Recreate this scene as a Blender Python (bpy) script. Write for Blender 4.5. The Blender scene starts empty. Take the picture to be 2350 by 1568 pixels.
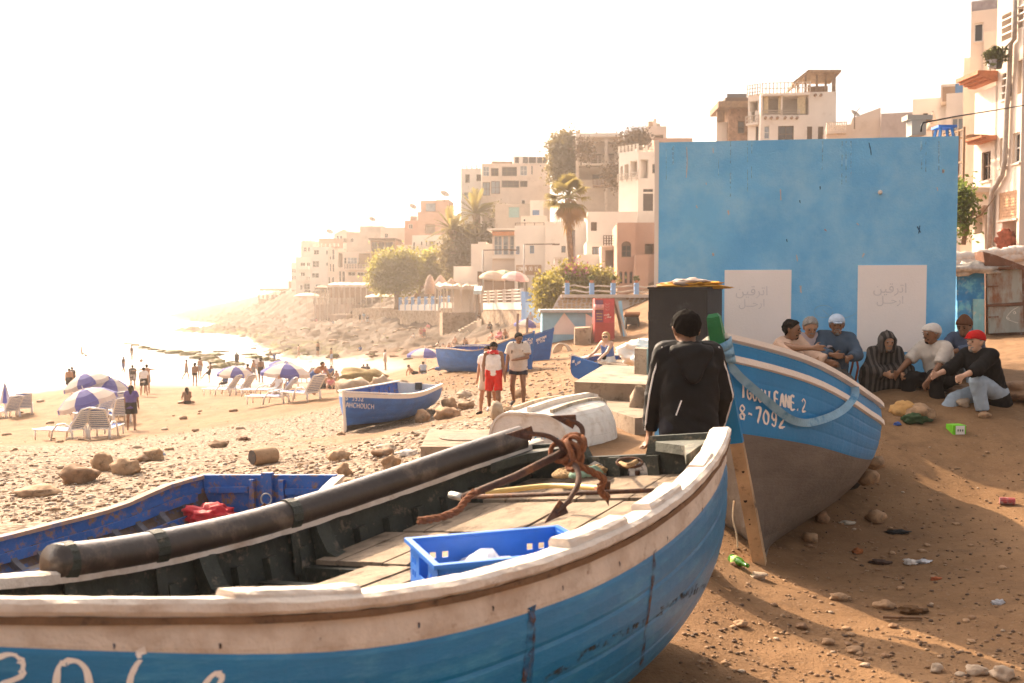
import bpy, math, random, time
import numpy as np
from mathutils import Vector, Matrix, noise as mn
from mathutils.bvhtree import BVHTree
random.seed(7); rng = np.random.default_rng(7)
sc = bpy.context.scene
COL = sc.collection
R = math.radians

# ------------------------------------------------------------------ camera, sky, sun, exposure
EYE = 1.8; FPX = 2306.0; CX, CY = 1175.0, 784.0; PITCH = math.atan(104/2306)
cam_d = bpy.data.cameras.new('camera'); cam = bpy.data.objects.new('camera', cam_d); COL.objects.link(cam)
cam.location = (0, 0, EYE); cam.rotation_euler = (math.pi/2-PITCH, 0, 0)
cam_d.sensor_width = 36; cam_d.lens = 36*FPX/2350; cam_d.clip_start = .1; cam_d.clip_end = 9000
cam_d.dof.use_dof = True; cam_d.dof.focus_distance = 9.5; cam_d.dof.aperture_fstop = 3.5
sc.camera = cam
SUN_EL = 34.0; SUN_DIR = Vector((.58, -.81, 0)).normalized()      # the way the shadows fall
wd = bpy.data.worlds.new('World'); sc.world = wd; wd.use_nodes = True
nt = wd.node_tree; bg = nt.nodes['Background']
sky = nt.nodes.new('ShaderNodeTexSky'); sky.sky_type = 'NISHITA'; sky.sun_disc = False
sky.sun_elevation = R(SUN_EL); sky.sun_rotation = math.atan2(-SUN_DIR.x, -SUN_DIR.y)
sky.altitude = 0; sky.air_density = 1.0; sky.dust_density = 7.0; sky.ozone_density = .6
hs = nt.nodes.new('ShaderNodeHueSaturation'); hs.inputs['Saturation'].default_value = .35
tint = nt.nodes.new('ShaderNodeMixRGB'); tint.blend_type = 'MULTIPLY'; tint.inputs[0].default_value = 1
tint.inputs[2].default_value = (1.0, .90, .82, 1)
nt.links.new(sky.outputs[0], hs.inputs['Color']); nt.links.new(hs.outputs[0], tint.inputs[1]); nt.links.new(tint.outputs[0], bg.inputs[0])
bg.inputs[1].default_value = .15
sd = bpy.data.lights.new('sun', 'SUN'); sun = bpy.data.objects.new('sun', sd); COL.objects.link(sun)
sd.energy = 4.2; sd.angle = R(.6); sd.color = (1.0, .76, .50)
_ld = Vector((SUN_DIR.x*math.cos(R(SUN_EL)), SUN_DIR.y*math.cos(R(SUN_EL)), -math.sin(R(SUN_EL))))
sun.rotation_euler = _ld.to_track_quat('-Z', 'Y').to_euler(); sun.location = (-40, 40, 60)
sc.view_settings.view_transform = 'Standard'; sc.view_settings.look = 'None'
sc.view_settings.exposure = 1.4; sc.view_settings.gamma = 1.0
try: sc.view_settings.use_curve_mapping = False
except Exception: pass
sc.render.engine = 'CYCLES'
sc.cycles.use_denoising = True
sc.cycles.max_bounces = 6; sc.cycles.diffuse_bounces = 3; sc.cycles.glossy_bounces = 2; sc.cycles.transmission_bounces = 4
sc.cycles.volume_bounces = 1; sc.cycles.transparent_max_bounces = 8; sc.cycles.sample_clamp_indirect = 6

# ------------------------------------------------------------------ pixel <-> place (2350 x 1568 frame)
_f = Vector((0, math.cos(PITCH), -math.sin(PITCH))); _u = Vector((0, math.sin(PITCH), math.cos(PITCH)))
def ray(px, py):
    return (Vector((1, 0, 0))*((px-CX)/FPX) + _u*(-(py-CY)/FPX) + _f)
ORG = Vector((0, 0, EYE))
def P(px, py, d):
    r = ray(px, py); return ORG + r*(d/r.y)
def on_plane(px, py, p0, n):
    r = ray(px, py); t = (Vector(p0)-ORG).dot(n)/r.dot(n); return ORG+r*t
# frames of the enlarged views used for measuring
def zf(x0, y0, k): return lambda x, y: (x0+x*k, y0+y*k)
Z1 = zf(0, 550.8, .322); Z2 = zf(587.5, 367.2, .2634); Z3 = zf(1009.8, 257, .2634); Z4 = zf(1560.6, 137.7, .336)
Z5 = zf(550.8, 688.5, .2634); Z6 = zf(973, 642.6, .281); Z8 = zf(1744.2, 596.7, .2927)
Y5 = zf(2019.6, 0, .1931); Y6 = zf(2019.6, 275.4, .3512)

# ------------------------------------------------------------------ ground heights: smooth surface through measured spots
CP = [(2350,1568,5.0),(1600,1500,5.4),(1745,1297,7.3),(2000,1195,8.6),(2350,1300,7.0),(2250,1085,9.9),(2200,992,10.6),(2040,895,12),
 (2300,965,10.8),(2340,900,11.9),(2300,800,22),(2280,768,28),(2700,905,13),(2700,1300,7),(1590,1268,7),(1450,1000,11.5),(1330,925,14),
 (1000,1085,11),(1140,1040,10.5),(1390,1000,11),(600,1068,13.8),(800,1095,11.6),(0,1220,10.2),(200,1130,13),(-400,1260,9.5),(-700,1010,24),
 (300,990,36),(170,1010,32),(0,985,40),(800,995,25),(960,965,27.5),(1130,948,24),(1190,938,24.2),(1300,880,27),(1360,862,25),
 (1020,853,40),(1170,880,33),(1270,825,42),(1400,778,55),(1250,788,58),(1475,762,55),(980,857,42),(720,907,54),(560,905,52),(430,925,46),
 (333,908,53.7),(445,887,66),(170,905,55),(0,918,57),(885,848,85),(760,842,92),(640,868,77),(300,858,82),
 (0,850,100),(-500,900,80),(200,800,132),(971,785,119),(835,748,150),(919,744,148),(1035,757,125),(1104,749,115),(1198,755,95),
 (600,705,250),(380,724,345),(450,755,187),(620,786,137),(700,812,112),(800,790,125),(900,800,106),(850,770,140),(560,740,205),(700,745,180),
 (300,765,230),(100,765,230),(400,778,170),(500,802,135),(1000,650,172),(1200,640,152),(1300,560,152),(1450,540,125),(700,640,235),
 (900,610,205),(1750,570,95),(2050,570,82),(2250,640,58),(2400,720,38),(1600,660,60),(500,700,300),(1000,590,300),(1800,500,200),
 (-200,1568,3.6),(900,1568,4.6),(1175,1400,6.2),(600,1300,7.2),(2350,2400,2.4),(0,2400,2.4),(1175,2400,2.4),(-600,1568,4.8),(1900,840,20),(1700,800,24),(760,740,183),(650,738,200),(1000,750,138),(770,704,198),(960,713,157),(1150,706,119),(640,712,225)]
def _uv(x, y):
    y = np.maximum(y, .8); return np.clip(x/y, -.75, .75)*1.6, np.log(np.minimum(y, 340.))
_cp = np.array([P(*c)[:] for c in CP]); _cu = np.stack(_uv(_cp[:,0], _cp[:,1]), 1)
def _tps(r2): return np.where(r2 > 1e-12, .5*r2*np.log(np.maximum(r2, 1e-12)), 0)
_n = len(_cu); _A = np.zeros((_n+3, _n+3))
_A[:_n,:_n] = _tps(((_cu[:,None]-_cu[None])**2).sum(-1)) + np.eye(_n)*.002
_A[:_n,_n] = 1; _A[:_n,_n+1:] = _cu; _A[_n,:_n] = 1; _A[_n+1:,:_n] = _cu.T
_W = np.linalg.solve(_A, np.concatenate([_cp[:,2], [0,0,0]]))
def gz_np(x, y):
    x = np.asarray(x, float); y = np.asarray(y, float); u, v = _uv(x, y); sh = u.shape; q = np.stack([u.ravel(), v.ravel()], 1)
    out = np.empty(len(q))
    for i in range(0, len(q), 20000):
        k = q[i:i+20000]; out[i:i+20000] = _tps(((k[:,None]-_cu[None])**2).sum(-1))@_W[:_n] + _W[_n] + k@_W[_n+1:]
    return out.reshape(sh)
def gz(x, y): return float(gz_np(np.array([x]), np.array([y]))[0])
def G(px, py, dmin=3.0, dmax=400.):
    """the spot on the ground seen at a pixel"""
    r = ray(px, py); ys = np.exp(np.linspace(math.log(dmin), math.log(dmax), 700)); t = ys/r.y
    h = EYE+r.z*t-gz_np(r.x*t, ys)
    k = np.where(h < 0)[0]
    if len(k) == 0: return Vector((r.x*t[-1], ys[-1], EYE+r.z*t[-1]))
    i = max(k[0], 1); a = h[i-1]/(h[i-1]-h[i]); y = ys[i-1]+(ys[i]-ys[i-1])*a
    x = r.x*y/r.y; return Vector((x, y, gz(x, y)))

# ------------------------------------------------------------------ objects
BASE = {}
def tag(o, label=None, cat=None, group=None, kind=None):
    for k, v in (('label', label), ('category', cat), ('group', group), ('kind', kind)):
        if v: o[k] = v
    return o
def thing(name, label, cat, loc=(0,0,0), group=None, rz=0):
    o = bpy.data.objects.new(name, None); o.empty_display_size = .1; COL.objects.link(o)
    o.location = loc; o.rotation_euler = (0, 0, rz); BASE[o.name] = Vector(loc); return tag(o, label, cat, group)
def base_of(o):
    while o.parent: o = o.parent
    return BASE.get(o.name, Vector((0,0,0)))
def children(o): return [c for c in bpy.data.objects if c.parent == o]
_kids = {}
def link(o, parent):
    COL.objects.link(o)
    if parent is not None: o.parent = parent; _kids.setdefault(parent.name, []).append(o)
    return o
def copy_tree(o, parent=None):
    c = o.copy(); link(c, parent)
    for k in list(_kids.get(o.name, [])): copy_tree(k, c)
    return c
def raw(name, V, F, mats, parent=None, smooth=False, mi=None, world=True):
    """vertices and faces (lists or arrays) -> one mesh object; world coordinates move to the base of the parent"""
    V = np.asarray(V, dtype=np.float64).reshape(-1, 3)
    if parent is not None and world: V = V-np.array(base_of(parent)[:])
    me = bpy.data.meshes.new(name)
    if isinstance(F, np.ndarray):
        k = F.shape[1]; me.vertices.add(len(V)); me.vertices.foreach_set('co', V.ravel().astype(np.float32))
        me.loops.add(F.size); me.loops.foreach_set('vertex_index', F.ravel().astype(np.int32))
        me.polygons.add(len(F)); me.polygons.foreach_set('loop_start', np.arange(0, F.size, k, dtype=np.int32))
        me.polygons.foreach_set('loop_total', np.full(len(F), k, dtype=np.int32)); me.update(calc_edges=True)
    else:
        me.from_pydata(V.tolist(), [], F)
    if not isinstance(mats, (list, tuple)): mats = [mats]
    for m in mats: me.materials.append(m)
    if mi is not None: me.polygons.foreach_set('material_index', np.asarray(mi, dtype=np.int32))
    if smooth: me.polygons.foreach_set('use_smooth', np.ones(len(me.polygons), dtype=bool))
    me.update()
    o = bpy.data.objects.new(name, me); return link(o, parent)

class MB:
    def __init__(s): s.v = []; s.f = []; s.m = []
    def add(s, V, F, m=0):
        k = len(s.v); s.v += [tuple(p) for p in V]; s.f += [tuple(i+k for i in f) for f in F]; s.m += [m]*len(F); return s
    def hexa(s, p, m=0):            # 8 corners: bottom 4, top 4
        return s.add(p, [(3,2,1,0),(4,5,6,7),(0,1,5,4),(1,2,6,5),(2,3,7,6),(3,0,4,7)], m)
    def box(s, c, d, rz=0, m=0, rx=0, ry=0):
        M = Matrix.Rotation(rz, 3, 'Z')@Matrix.Rotation(rx, 3, 'X')@Matrix.Rotation(ry, 3, 'Y'); c = Vector(c); x, y, z = [q/2 for q in d]
        return s.hexa([c+M@Vector(q) for q in ((-x,-y,-z),(x,-y,-z),(x,y,-z),(-x,y,-z),(-x,-y,z),(x,-y,z),(x,y,z),(-x,y,z))], m)
    def bar(s, a, b, w, h, up=(0,0,1), m=0):
        a, b = Vector(a), Vector(b); d = (b-a).normalized(); sd = d.cross(Vector(up))
        if sd.length < 1e-4: sd = d.cross(Vector((1,0,0)))
        sd.normalize(); u = sd.cross(d); sd *= w/2; u *= h/2
        return s.hexa([a-sd-u, a+sd-u, b+sd-u, b-sd-u, a-sd+u, a+sd+u, b+sd+u, b-sd+u], m)
    def loft(s, rings, m=0, cap=True, closed=True):
        n = len(rings[0]); V = [p for r in rings for p in r]; F = []
        for i in range(len(rings)-1):
            for j in range(n if closed else n-1):
                a, b = i*n+j, i*n+(j+1) % n; F.append((a, b, b+n, a+n))
        if cap and closed:
            F.append(tuple(range(n-1, -1, -1))); F.append(tuple(range((len(rings)-1)*n, len(rings)*n)))
        return s.add(V, F, m)
    def tube(s, pts, r, n=8, m=0, cap=True):
        pts = [Vector(p) for p in pts]; rings = []; u = None
        for i, p in enumerate(pts):
            d = (pts[min(i+1, len(pts)-1)]-pts[max(i-1, 0)]).normalized()
            if u is None: u = d.orthogonal().normalized()
            else:
                u = u-d*u.dot(d)
                u = u.normalized() if u.length > 1e-5 else d.orthogonal().normalized()
            w = d.cross(u); rr = r[i] if isinstance(r, (list, tuple)) else r
            rings.append([p+u*math.cos(2*math.pi*k/n)*rr+w*math.sin(2*math.pi*k/n)*rr for k in range(n)])
        return s.loft(rings, m, cap)
    def lathe(s, prof, c=(0,0,0), n=16, m=0, cap=True):
        c = Vector(c); return s.loft([[c+Vector((r*math.cos(2*math.pi*k/n), r*math.sin(2*math.pi*k/n), z)) for k in range(n)] for r, z in prof], m, cap)
    def slab(s, poly, n, t, m=0):    # polygon thickened by t along -n
        n = Vector(n); top = [Vector(p) for p in poly]; bot = [p-n*t for p in top]; k = len(top)
        return s.add(top+bot, [tuple(range(k)), tuple(range(2*k-1, k-1, -1))]+[(i, i+k, (i+1) % k+k, (i+1) % k) for i in range(k)], m)
    def make(s, name, mats, parent=None, smooth=False, world=True):
        return raw(name, s.v, s.f, mats, parent, smooth, s.m if isinstance(mats, (list, tuple)) and len(mats) > 1 else None, world)

# ------------------------------------------------------------------ materials
MATS = {}
def mat(name, c, r=.75, var=.18, scale=6., bump=.15, bscale=60., c2=None, t2=.6, s2=5., metal=0., spec=.35, stretch=None, emit=None, alpha=None, trans=0., coat=0., soft=.06, c3=None, t3=.65, s3=2.5):
    if name in MATS: return MATS[name]
    m = bpy.data.materials.new(name); m.use_nodes = True; t = m.node_tree; N = t.nodes; L = t.links; b = N['Principled BSDF']
    tc = N.new('ShaderNodeTexCoord'); vec = tc.outputs['Object']
    if stretch:
        mp = N.new('ShaderNodeMapping'); mp.inputs['Scale'].default_value = stretch; L.new(vec, mp.inputs[0]); vec = mp.outputs[0]
    def noi(sca, det=5, rough=.6):
        n = N.new('ShaderNodeTexNoise'); n.inputs['Scale'].default_value = sca; n.inputs['Detail'].default_value = det; n.inputs['Roughness'].default_value = rough
        L.new(vec, n.inputs['Vector']); return n.outputs[0]
    def mix(f, a, bb):
        x = N.new('ShaderNodeMixRGB'); L.new(f, x.inputs[0])
        for i, q in ((1, a), (2, bb)):
            if isinstance(q, tuple): x.inputs[i].default_value = (*q, 1)
            else: L.new(q, x.inputs[i])
        return x.outputs[0]
    def ramp(f, a, bb):
        x = N.new('ShaderNodeMapRange'); x.inputs[1].default_value = a; x.inputs[2].default_value = bb; L.new(f, x.inputs[0]); return x.outputs[0]
    base = mix(ramp(noi(scale), .3, .7), tuple(max(q*(1-var), 0) for q in c), tuple(min(q*(1+var), 1) for q in c))
    if c3: base = mix(ramp(noi(s3, 6), t3-.15, t3+.15), base, c3)
    if c2: base = mix(ramp(noi(s2, 8, .7), t2-soft, t2+soft), base, c2)
    L.new(base, b.inputs['Base Color']); b.inputs['Roughness'].default_value = r; b.inputs['Metallic'].default_value = metal
    b.inputs['Specular IOR Level'].default_value = spec
    if coat: b.inputs['Coat Weight'].default_value = coat
    if trans: b.inputs['Transmission Weight'].default_value = trans
    if bump:
        bp = N.new('ShaderNodeBump'); bp.inputs['Strength'].default_value = min(bump*2, 1); bp.inputs['Distance'].default_value = .01
        L.new(noi(bscale, 6, .65), bp.inputs['Height']); L.new(bp.outputs[0], b.inputs['Normal'])
    if alpha is not None: b.inputs['Alpha'].default_value = alpha
    MATS[name] = m; return m
def M(name): return MATS[name]

# ------------------------------------------------------------------ smooth bodies from blended rounded cones (surface nets)
def surface_net(Fd, org, h):
    S = Fd < 0; c = np.zeros(tuple(n-1 for n in Fd.shape), np.int8); sl = [slice(None, -1), slice(1, None)]
    for i in (0,1):
        for j in (0,1):
            for k in (0,1): c += S[sl[i], sl[j], sl[k]]
    act = (c > 0) & (c < 8); idx = -np.ones(act.shape, np.int64); cells = np.argwhere(act); idx[act] = np.arange(len(cells))
    acc = np.zeros((len(cells), 3)); cnt = np.zeros(len(cells))
    cs = [(i,j,k) for i in (0,1) for j in (0,1) for k in (0,1)]
    for a in cs:
        for ax in range(3):
            if a[ax] == 0:
                b = list(a); b[ax] = 1
                fa = Fd[cells[:,0]+a[0], cells[:,1]+a[1], cells[:,2]+a[2]]; fb = Fd[cells[:,0]+b[0], cells[:,1]+b[1], cells[:,2]+b[2]]
                w = (fa < 0) != (fb < 0); t = np.where(w, fa/np.where(fa == fb, 1, fa-fb), 0)
                p = np.array(a, float)[None].repeat(len(cells), 0); p[:,ax] += t; acc[w] += p[w]; cnt[w] += 1
    V = (cells+acc/cnt[:,None])*h+np.array(org); Q = []
    for ax in range(3):
        o = [x for x in range(3) if x != ax]; s0 = [slice(1,-1)]*3; s0[ax] = slice(0,-1); s1 = [slice(1,-1)]*3; s1[ax] = slice(1,None)
        A, B = S[tuple(s0)], S[tuple(s1)]; e = np.argwhere(A != B)
        if len(e) == 0: continue
        sg = A[tuple(e.T)]; e = e+np.array([0 if x == ax else 1 for x in range(3)])
        def cell(d1, d2):
            q = e.copy(); q[:,o[0]] -= d1; q[:,o[1]] -= d2; return idx[tuple(q.T)]
        q = np.stack([cell(1,1), cell(0,1), cell(0,0), cell(1,0)], 1)
        flip = sg if ax != 1 else ~sg
        q[~flip] = q[~flip][:,::-1]; Q.append(q)
    Q = np.concatenate(Q); return V, Q[(Q >= 0).all(1)]
def smin(a, b, k):
    h = np.clip(.5+.5*(b-a)/k, 0, 1); return b+(a-b)*h-k*h*(1-h)
class Blob:
    """list of (a, b, ra, rb, blend, flat) rounded cones, plus cuts"""
    def __init__(s, h): s.c = []; s.h = h; s.cut = []; s.fold = 0; s.sub = []; s.ell = []
    def cone(s, a, b, ra, rb=None, k=.02, flat=False): s.c.append((np.array(a, float), np.array(b, float), ra, ra if rb is None else rb, k, flat)); return s
    def ball(s, a, r, k=.02): return s.cone(a, np.array(a, float)+np.array([0,0,1e-4]), r, r, k)
    def mesh(s):
        pts = np.array([p for a, b, ra, rb, k, f in s.c for p in (a-max(ra,rb), a+max(ra,rb), b-max(ra,rb), b+max(ra,rb))])
        h = s.h; lo = pts.min(0)-3*h-s.fold; hi = pts.max(0)+3*h+s.fold; n = np.ceil((hi-lo)/h).astype(int)+1
        Fd = np.full(n, .25, np.float32); ax = [lo[i]+h*np.arange(n[i]) for i in range(3)]
        for a, b, ra, rb, k, flat in s.c:
            rm = max(ra, rb)+max(k, h)*2+2*h; l2 = np.minimum(a, b)-rm; h2 = np.maximum(a, b)+rm
            i0 = np.maximum(((l2-lo)/h).astype(int), 0); i1 = np.minimum(((h2-lo)/h).astype(int)+2, n)
            X, Y, Z = np.meshgrid(*[ax[i][i0[i]:i1[i]] for i in range(3)], indexing='ij', sparse=True)
            d = b-a; L2 = max(d@d, 1e-9); tr = ((X-a[0])*d[0]+(Y-a[1])*d[1]+(Z-a[2])*d[2])/L2; t = np.clip(tr, 0, 1)
            D = np.sqrt((X-a[0]-d[0]*t)**2+(Y-a[1]-d[1]*t)**2+(Z-a[2]-d[2]*t)**2)-(ra+(rb-ra)*t)
            if flat: D = np.maximum(D, np.maximum(tr-1, -tr)*math.sqrt(L2))
            sl = tuple(slice(i0[i], i1[i]) for i in range(3)); Fd[sl] = smin(Fd[sl], D, k) if k > 0 else np.minimum(Fd[sl], D)
        X, Y, Z = np.meshgrid(*ax, indexing='ij', sparse=True)
        if s.fold:
            q = 1/s.foldscale if hasattr(s, 'foldscale') else 1
            Fd = Fd+s.fold*(np.sin(31*q*X+9*np.sin(7*Z)+3)*np.sin(23*q*Z+11*np.sin(9*Y)+1)+.6*np.sin(47*q*Y+17*X+19*q*Z)).astype(np.float32)
        for a, r in s.sub:
            D = r-np.sqrt((X-a[0])**2+(Y-a[1])**2+(Z-a[2])**2); Fd = -smin(-Fd, -D.astype(np.float32), .006)
        for p, nn in s.cut:
            p = np.array(p, float); nn = np.array(nn, float); nn /= np.linalg.norm(nn)
            Fd = np.maximum(Fd, ((X-p[0])*nn[0]+(Y-p[1])*nn[1]+(Z-p[2])*nn[2]).astype(np.float32))
        Fd[0] = Fd[-1] = .1; Fd[:,0] = Fd[:,-1] = .1; Fd[:,:,0] = Fd[:,:,-1] = .1
        return surface_net(Fd, lo, h)

def skin_mats():
    mat('skin_tan', (.40,.21,.12), .5, .08, 20, .05, 90); mat('skin_brown', (.22,.105,.055), .5, .08, 20, .05, 90); mat('skin_light', (.56,.33,.22), .5, .08, 20, .05, 90)
    mat('hair_black', (.008,.006,.005), .9, .3, 60, .3, 160, spec=.08); mat('hair_grey', (.26,.24,.22), .7, .3, 60, .5, 160); mat('hair_blond', (.45,.28,.11), .5, .3, 60, .5, 160); mat('hair_brown', (.06,.03,.015), .6, .3, 60, .5, 160)
skin_mats()
def cloth(name, c, r=.85, **k):
    return mat('cloth_'+name, c, r, k.pop('var', .12), k.pop('scale', 12), k.pop('bump', .12), k.pop('bscale', 220), spec=.15, **k)

def limb_dir(s, a, b):
    a, b = R(a), R(b); return Vector((s*math.sin(b), math.sin(a)*math.cos(b), -math.cos(a)*math.cos(b)))
def person(name, label, loc, rz, H=1.72, vox=.03, arms=((8,8,14,4),(8,8,14,4)), legs=((4,4,-2,2),(-4,4,-6,2)), lean=(2,0), head=(0,0), twist=0,
           skin='skin_tan', hair='hair_black', hair_style='short', build=1.0, clothes=(), group=None, sit=None, cap=None, beard=None, fingers=False, handpose=(25,25), shoes=None, extra=None, glasses=False, wide=1.0, fold=.004, nz=None):
    """a figure posed by limb angles (0 = hanging down, 90 = straight ahead); y+ is the way it faces"""
    k = H/1.72; bl = build; J = {}
    hip = Vector((0,0,0)); tw = Matrix.Rotation(R(twist), 3, 'Z'); la, lb = R(lean[0]), R(lean[1])
    up = Vector((math.sin(lb), math.sin(la), math.cos(la)*math.cos(lb))).normalized(); fw = Vector((0,1,0)); sx = tw@Vector((1,0,0)); sx = (sx-up*sx.dot(up)).normalized(); fw = up.cross(sx)
    ch = hip+up*.30*k; sh0 = hip+up*.47*k; nk = sh0+up*.05*k
    hy, hp = R(head[0]), R(head[1]); hm = Matrix.Rotation(hy, 3, 'Z')
    hf = hm@Vector((0,1,0)); hf = (hf*math.cos(hp)+Vector((0,0,1))*math.sin(hp)).normalized(); hr = hf.cross(Vector((0,0,1))).normalized(); hu = hr.cross(hf)
    up2 = (up*.6+hu*.4).normalized(); hd = nk+up2*.095*k+hf*.02*k      # head centre
    B = Blob(vox); q = bl*k
    for s in (-1, 1):
        B.cone(hip+sx*s*.075*k+up*.0, ch+sx*s*.07*k-up*.08*k, .108*q, .098*q, .05); B.cone(ch+sx*s*.07*k-up*.08*k, ch+sx*s*.085*k+up*.07*k, .098*q, .103*q, .05)
        B.cone(ch+sx*s*.085*k+up*.07*k, sh0+sx*s*.10*k-up*.015*k, .10*q, .062*k, .05)
    B.cone(sh0+sx*-.17*k*wide, sh0+sx*.17*k*wide, .052*k, .052*k, .05)
    B.cone(sh0-fw*.01*k, hd-hu*.05*k, .056*k, .052*k, .03)
    # head
    B.cone(hd+hu*.035*k-hf*.018*k, hd+hu*.03*k+hf*.03*k, .083*k, .074*k, .02); B.cone(hd-hu*.03*k+hf*.03*k, hd-hu*.075*k+hf*.052*k, .062*k, .043*k, .03)
    if vox < .02:
        B.cone(hd+hu*.02*k+hf*.095*k, hd-hu*.018*k+hf*.113*k, .009*k, .015*k, .012)                  # nose
        B.cone(hd-hu*.052*k+hf*.088*k-hr*.018*k, hd-hu*.052*k+hf*.088*k+hr*.018*k, .011*k, .011*k, .01)  # mouth
        B.cone(hd+hu*.03*k+hf*.083*k-hr*.03*k, hd+hu*.03*k+hf*.083*k+hr*.03*k, .018*k, .018*k, .012)    # brow
        for s in (-1, 1):
            B.cone(hd+hr*s*.088*k+hu*.022*k-hf*.014*k, hd+hr*s*.080*k-hu*.028*k-hf*.004*k, .017*k, .011*k, .01)
            B.sub.append((hd+hr*s*.032*k+hu*.008*k+hf*.11*k, .019*k))
    for i, s in enumerate((-1, 1)):
        a1, b1, a2, b2 = arms[i]; S = sh0+sx*s*.185*k*wide-up*.012*k; E = S+tw@limb_dir(s, a1, b1)*.285*k; fd = tw@limb_dir(s, a2, b2); W = E+fd*.25*k
        J['S%d'%i], J['E%d'%i], J['W%d'%i] = S, E, W
        B.cone(S, E, .054*q, .041*q, .03); B.cone(E, W, .043*q, .028*k, .02)
        pn = fd.orthogonal().normalized(); ref = Vector((s,0,0)) if abs(fd.x) < .8 else Vector((0,0,1))
        pw = fd.cross(ref).normalized()     # across the palm
        pn = pw.cross(fd).normalized(); J['H%d'%i] = W+fd*.09*k; J['hd%d'%i] = (fd, pw, pn)
        if fingers:
            for t in (-1, -.33, .33, 1): B.cone(W+fd*.01*k+pw*t*.018*k, W+fd*.085*k+pw*t*.032*k, .016*k, .0135*k, .012)
            hp_ = handpose[i]
            for t, ln in ((-1, .068), (-.33, .08), (.33, .076), (1, .06)):
                c1 = R(hp_*.6); c2_ = R(hp_*1.5); p0 = W+fd*.085*k+pw*t*.032*k
                sgn = -s; d1 = fd*math.cos(c1)+pn*math.sin(c1)*sgn; d2 = fd*math.cos(c2_)+pn*math.sin(c2_)*sgn
                p1 = p0+d1*ln*.5*k; B.cone(p0, p1, .0115*k, .0105*k, .006); B.cone(p1, p1+d2*ln*.5*k, .0105*k, .0085*k, .004)
            tp = W+fd*.03*k-pw*.026*k; t1 = tp+(fd*.6-pw*.75-pn*.2*s)*.045*k; B.cone(tp, t1, .015*k, .012*k, .012); B.cone(t1, t1+(fd*.9-pw*.2-pn*.2*s)*.032*k, .0115*k, .009*k, .005)
        else:
            B.cone(W, W+fd*.13*k, .032*k, .022*k, .02); B.cone(W+fd*.02*k, W+fd*.07*k-pw*.045*k, .014*k, .011*k, .01)
        a1, b1, a2, b2 = legs[i]; Hp = hip+sx*s*.09*k-up*.04*k; K = Hp+limb_dir(s, a1, b1)*.425*k; A = K+limb_dir(s, a2, b2)*.415*k
        J['P%d'%i], J['K%d'%i], J['A%d'%i] = Hp, K, A
        B.cone(Hp, K, .088*q, .055*q, .04); cm = K+(A-K)*.3; B.cone(K, cm, .054*q, .056*q, .02); B.cone(cm, A, .056*q, .036*k, .03)
        fa = R(max(min(a2*.9+0, 40), -50)) if abs(a2) > 25 else 0
        ft = Vector((s*.12, math.cos(fa*.6), math.sin(fa*.6)*.8)).normalized(); hl = A+Vector((0,-.035*k,-.045*k)); toe = hl+ft*.19*k+Vector((0,0,-.012*k))
        J['F%d'%i] = (hl, toe)
        B.cone(hl, toe, .034*k, .024*k, .03); B.cone(A, hl, .036*k, .034*k, .02)
    V, Q = B.mesh()
    zmin = min(min(J['F%d'%i][0].z, J['F%d'%i][1].z) for i in (0,1))-.032*k
    z0 = nz if nz is not None else -zmin
    T = thing(name, label, 'person', (loc[0], loc[1], loc[2]), group, rz)
    off = np.array([0, 0, z0]); V = V+off
    raw('body', V, Q, M(skin), T, True, world=False)
    J.update(hip=hip, ch=ch, sh=sh0, hd=hd, hf=hf, hr=hr, hu=hu, up=up, fw=fw, sx=sx, k=k, q=q, z0=z0, tw=tw)
    def put(nm, b, m):
        if not b.c: return None
        v, f = b.mesh()
        return raw(nm, v+off, f, m, T, True, world=False) if len(f) else None
    for cl in clothes:
        kind, m = cl[0], cl[1]; o = dict(cl[2]) if len(cl) > 2 else {}; inf = o.get('inf', .016)*k; b = Blob(vox); b.fold = o.get('fold', fold)
        if kind in ('shirt', 'robe', 'vest', 'jacket'):
            hem = o.get('hem', .06); hb = hip-up*hem*k
            for s in (-1, 1):
                b.cone(hb+sx*s*.075*k, ch+sx*s*.07*k-up*.08*k, .108*q+inf*1.2, .10*q+inf*1.2, .05, False); b.cone(ch+sx*s*.07*k-up*.08*k, ch+sx*s*.085*k+up*.07*k, .10*q+inf, .103*q+inf, .05)
                if kind == 'vest':
                    b.cone(ch+sx*s*.08*k+up*.06*k, sh0+sx*s*.095*k, .095*q+inf*.6, .03*k+inf*.4, .04)
                else: b.cone(ch+sx*s*.085*k+up*.07*k, sh0+sx*s*.10*k-up*.015*k, .10*q+inf, .06*k+inf, .05)
            if kind != 'vest':
                b.cone(sh0+sx*-.17*k*wide, sh0+sx*.17*k*wide, .052*k+inf*.8, .052*k+inf*.8, .05)
                sl = o.get('sleeve', .55)
                for i in (0,1):
                    S, E, W = J['S%d'%i], J['E%d'%i], J['W%d'%i]; w = o.get('loose', 1.0)
                    if sl <= 1: b.cone(S, S+(E-S)*sl, .054*q+inf, .049*q+inf*1.5*w, .03, True)
                    else:
                        b.cone(S, E, .054*q+inf, .044*q+inf*1.3*w, .03); b.cone(E, E+(W-E)*(sl-1), .046*q+inf*1.3*w, .034*k+inf*1.2*w, .02, True)
            b.sub.append(((sh0+up*(.075+o.get('neck', .035))*k+fw*.01*k)[:], (.085 if kind != 'vest' else .10)*k)); b.cut.append((sh0+up*(o.get('neck', .035)+.035)*k, up))
            b.cut.append((hb-up*.05*k, -up)) if kind != 'robe' else None
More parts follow.
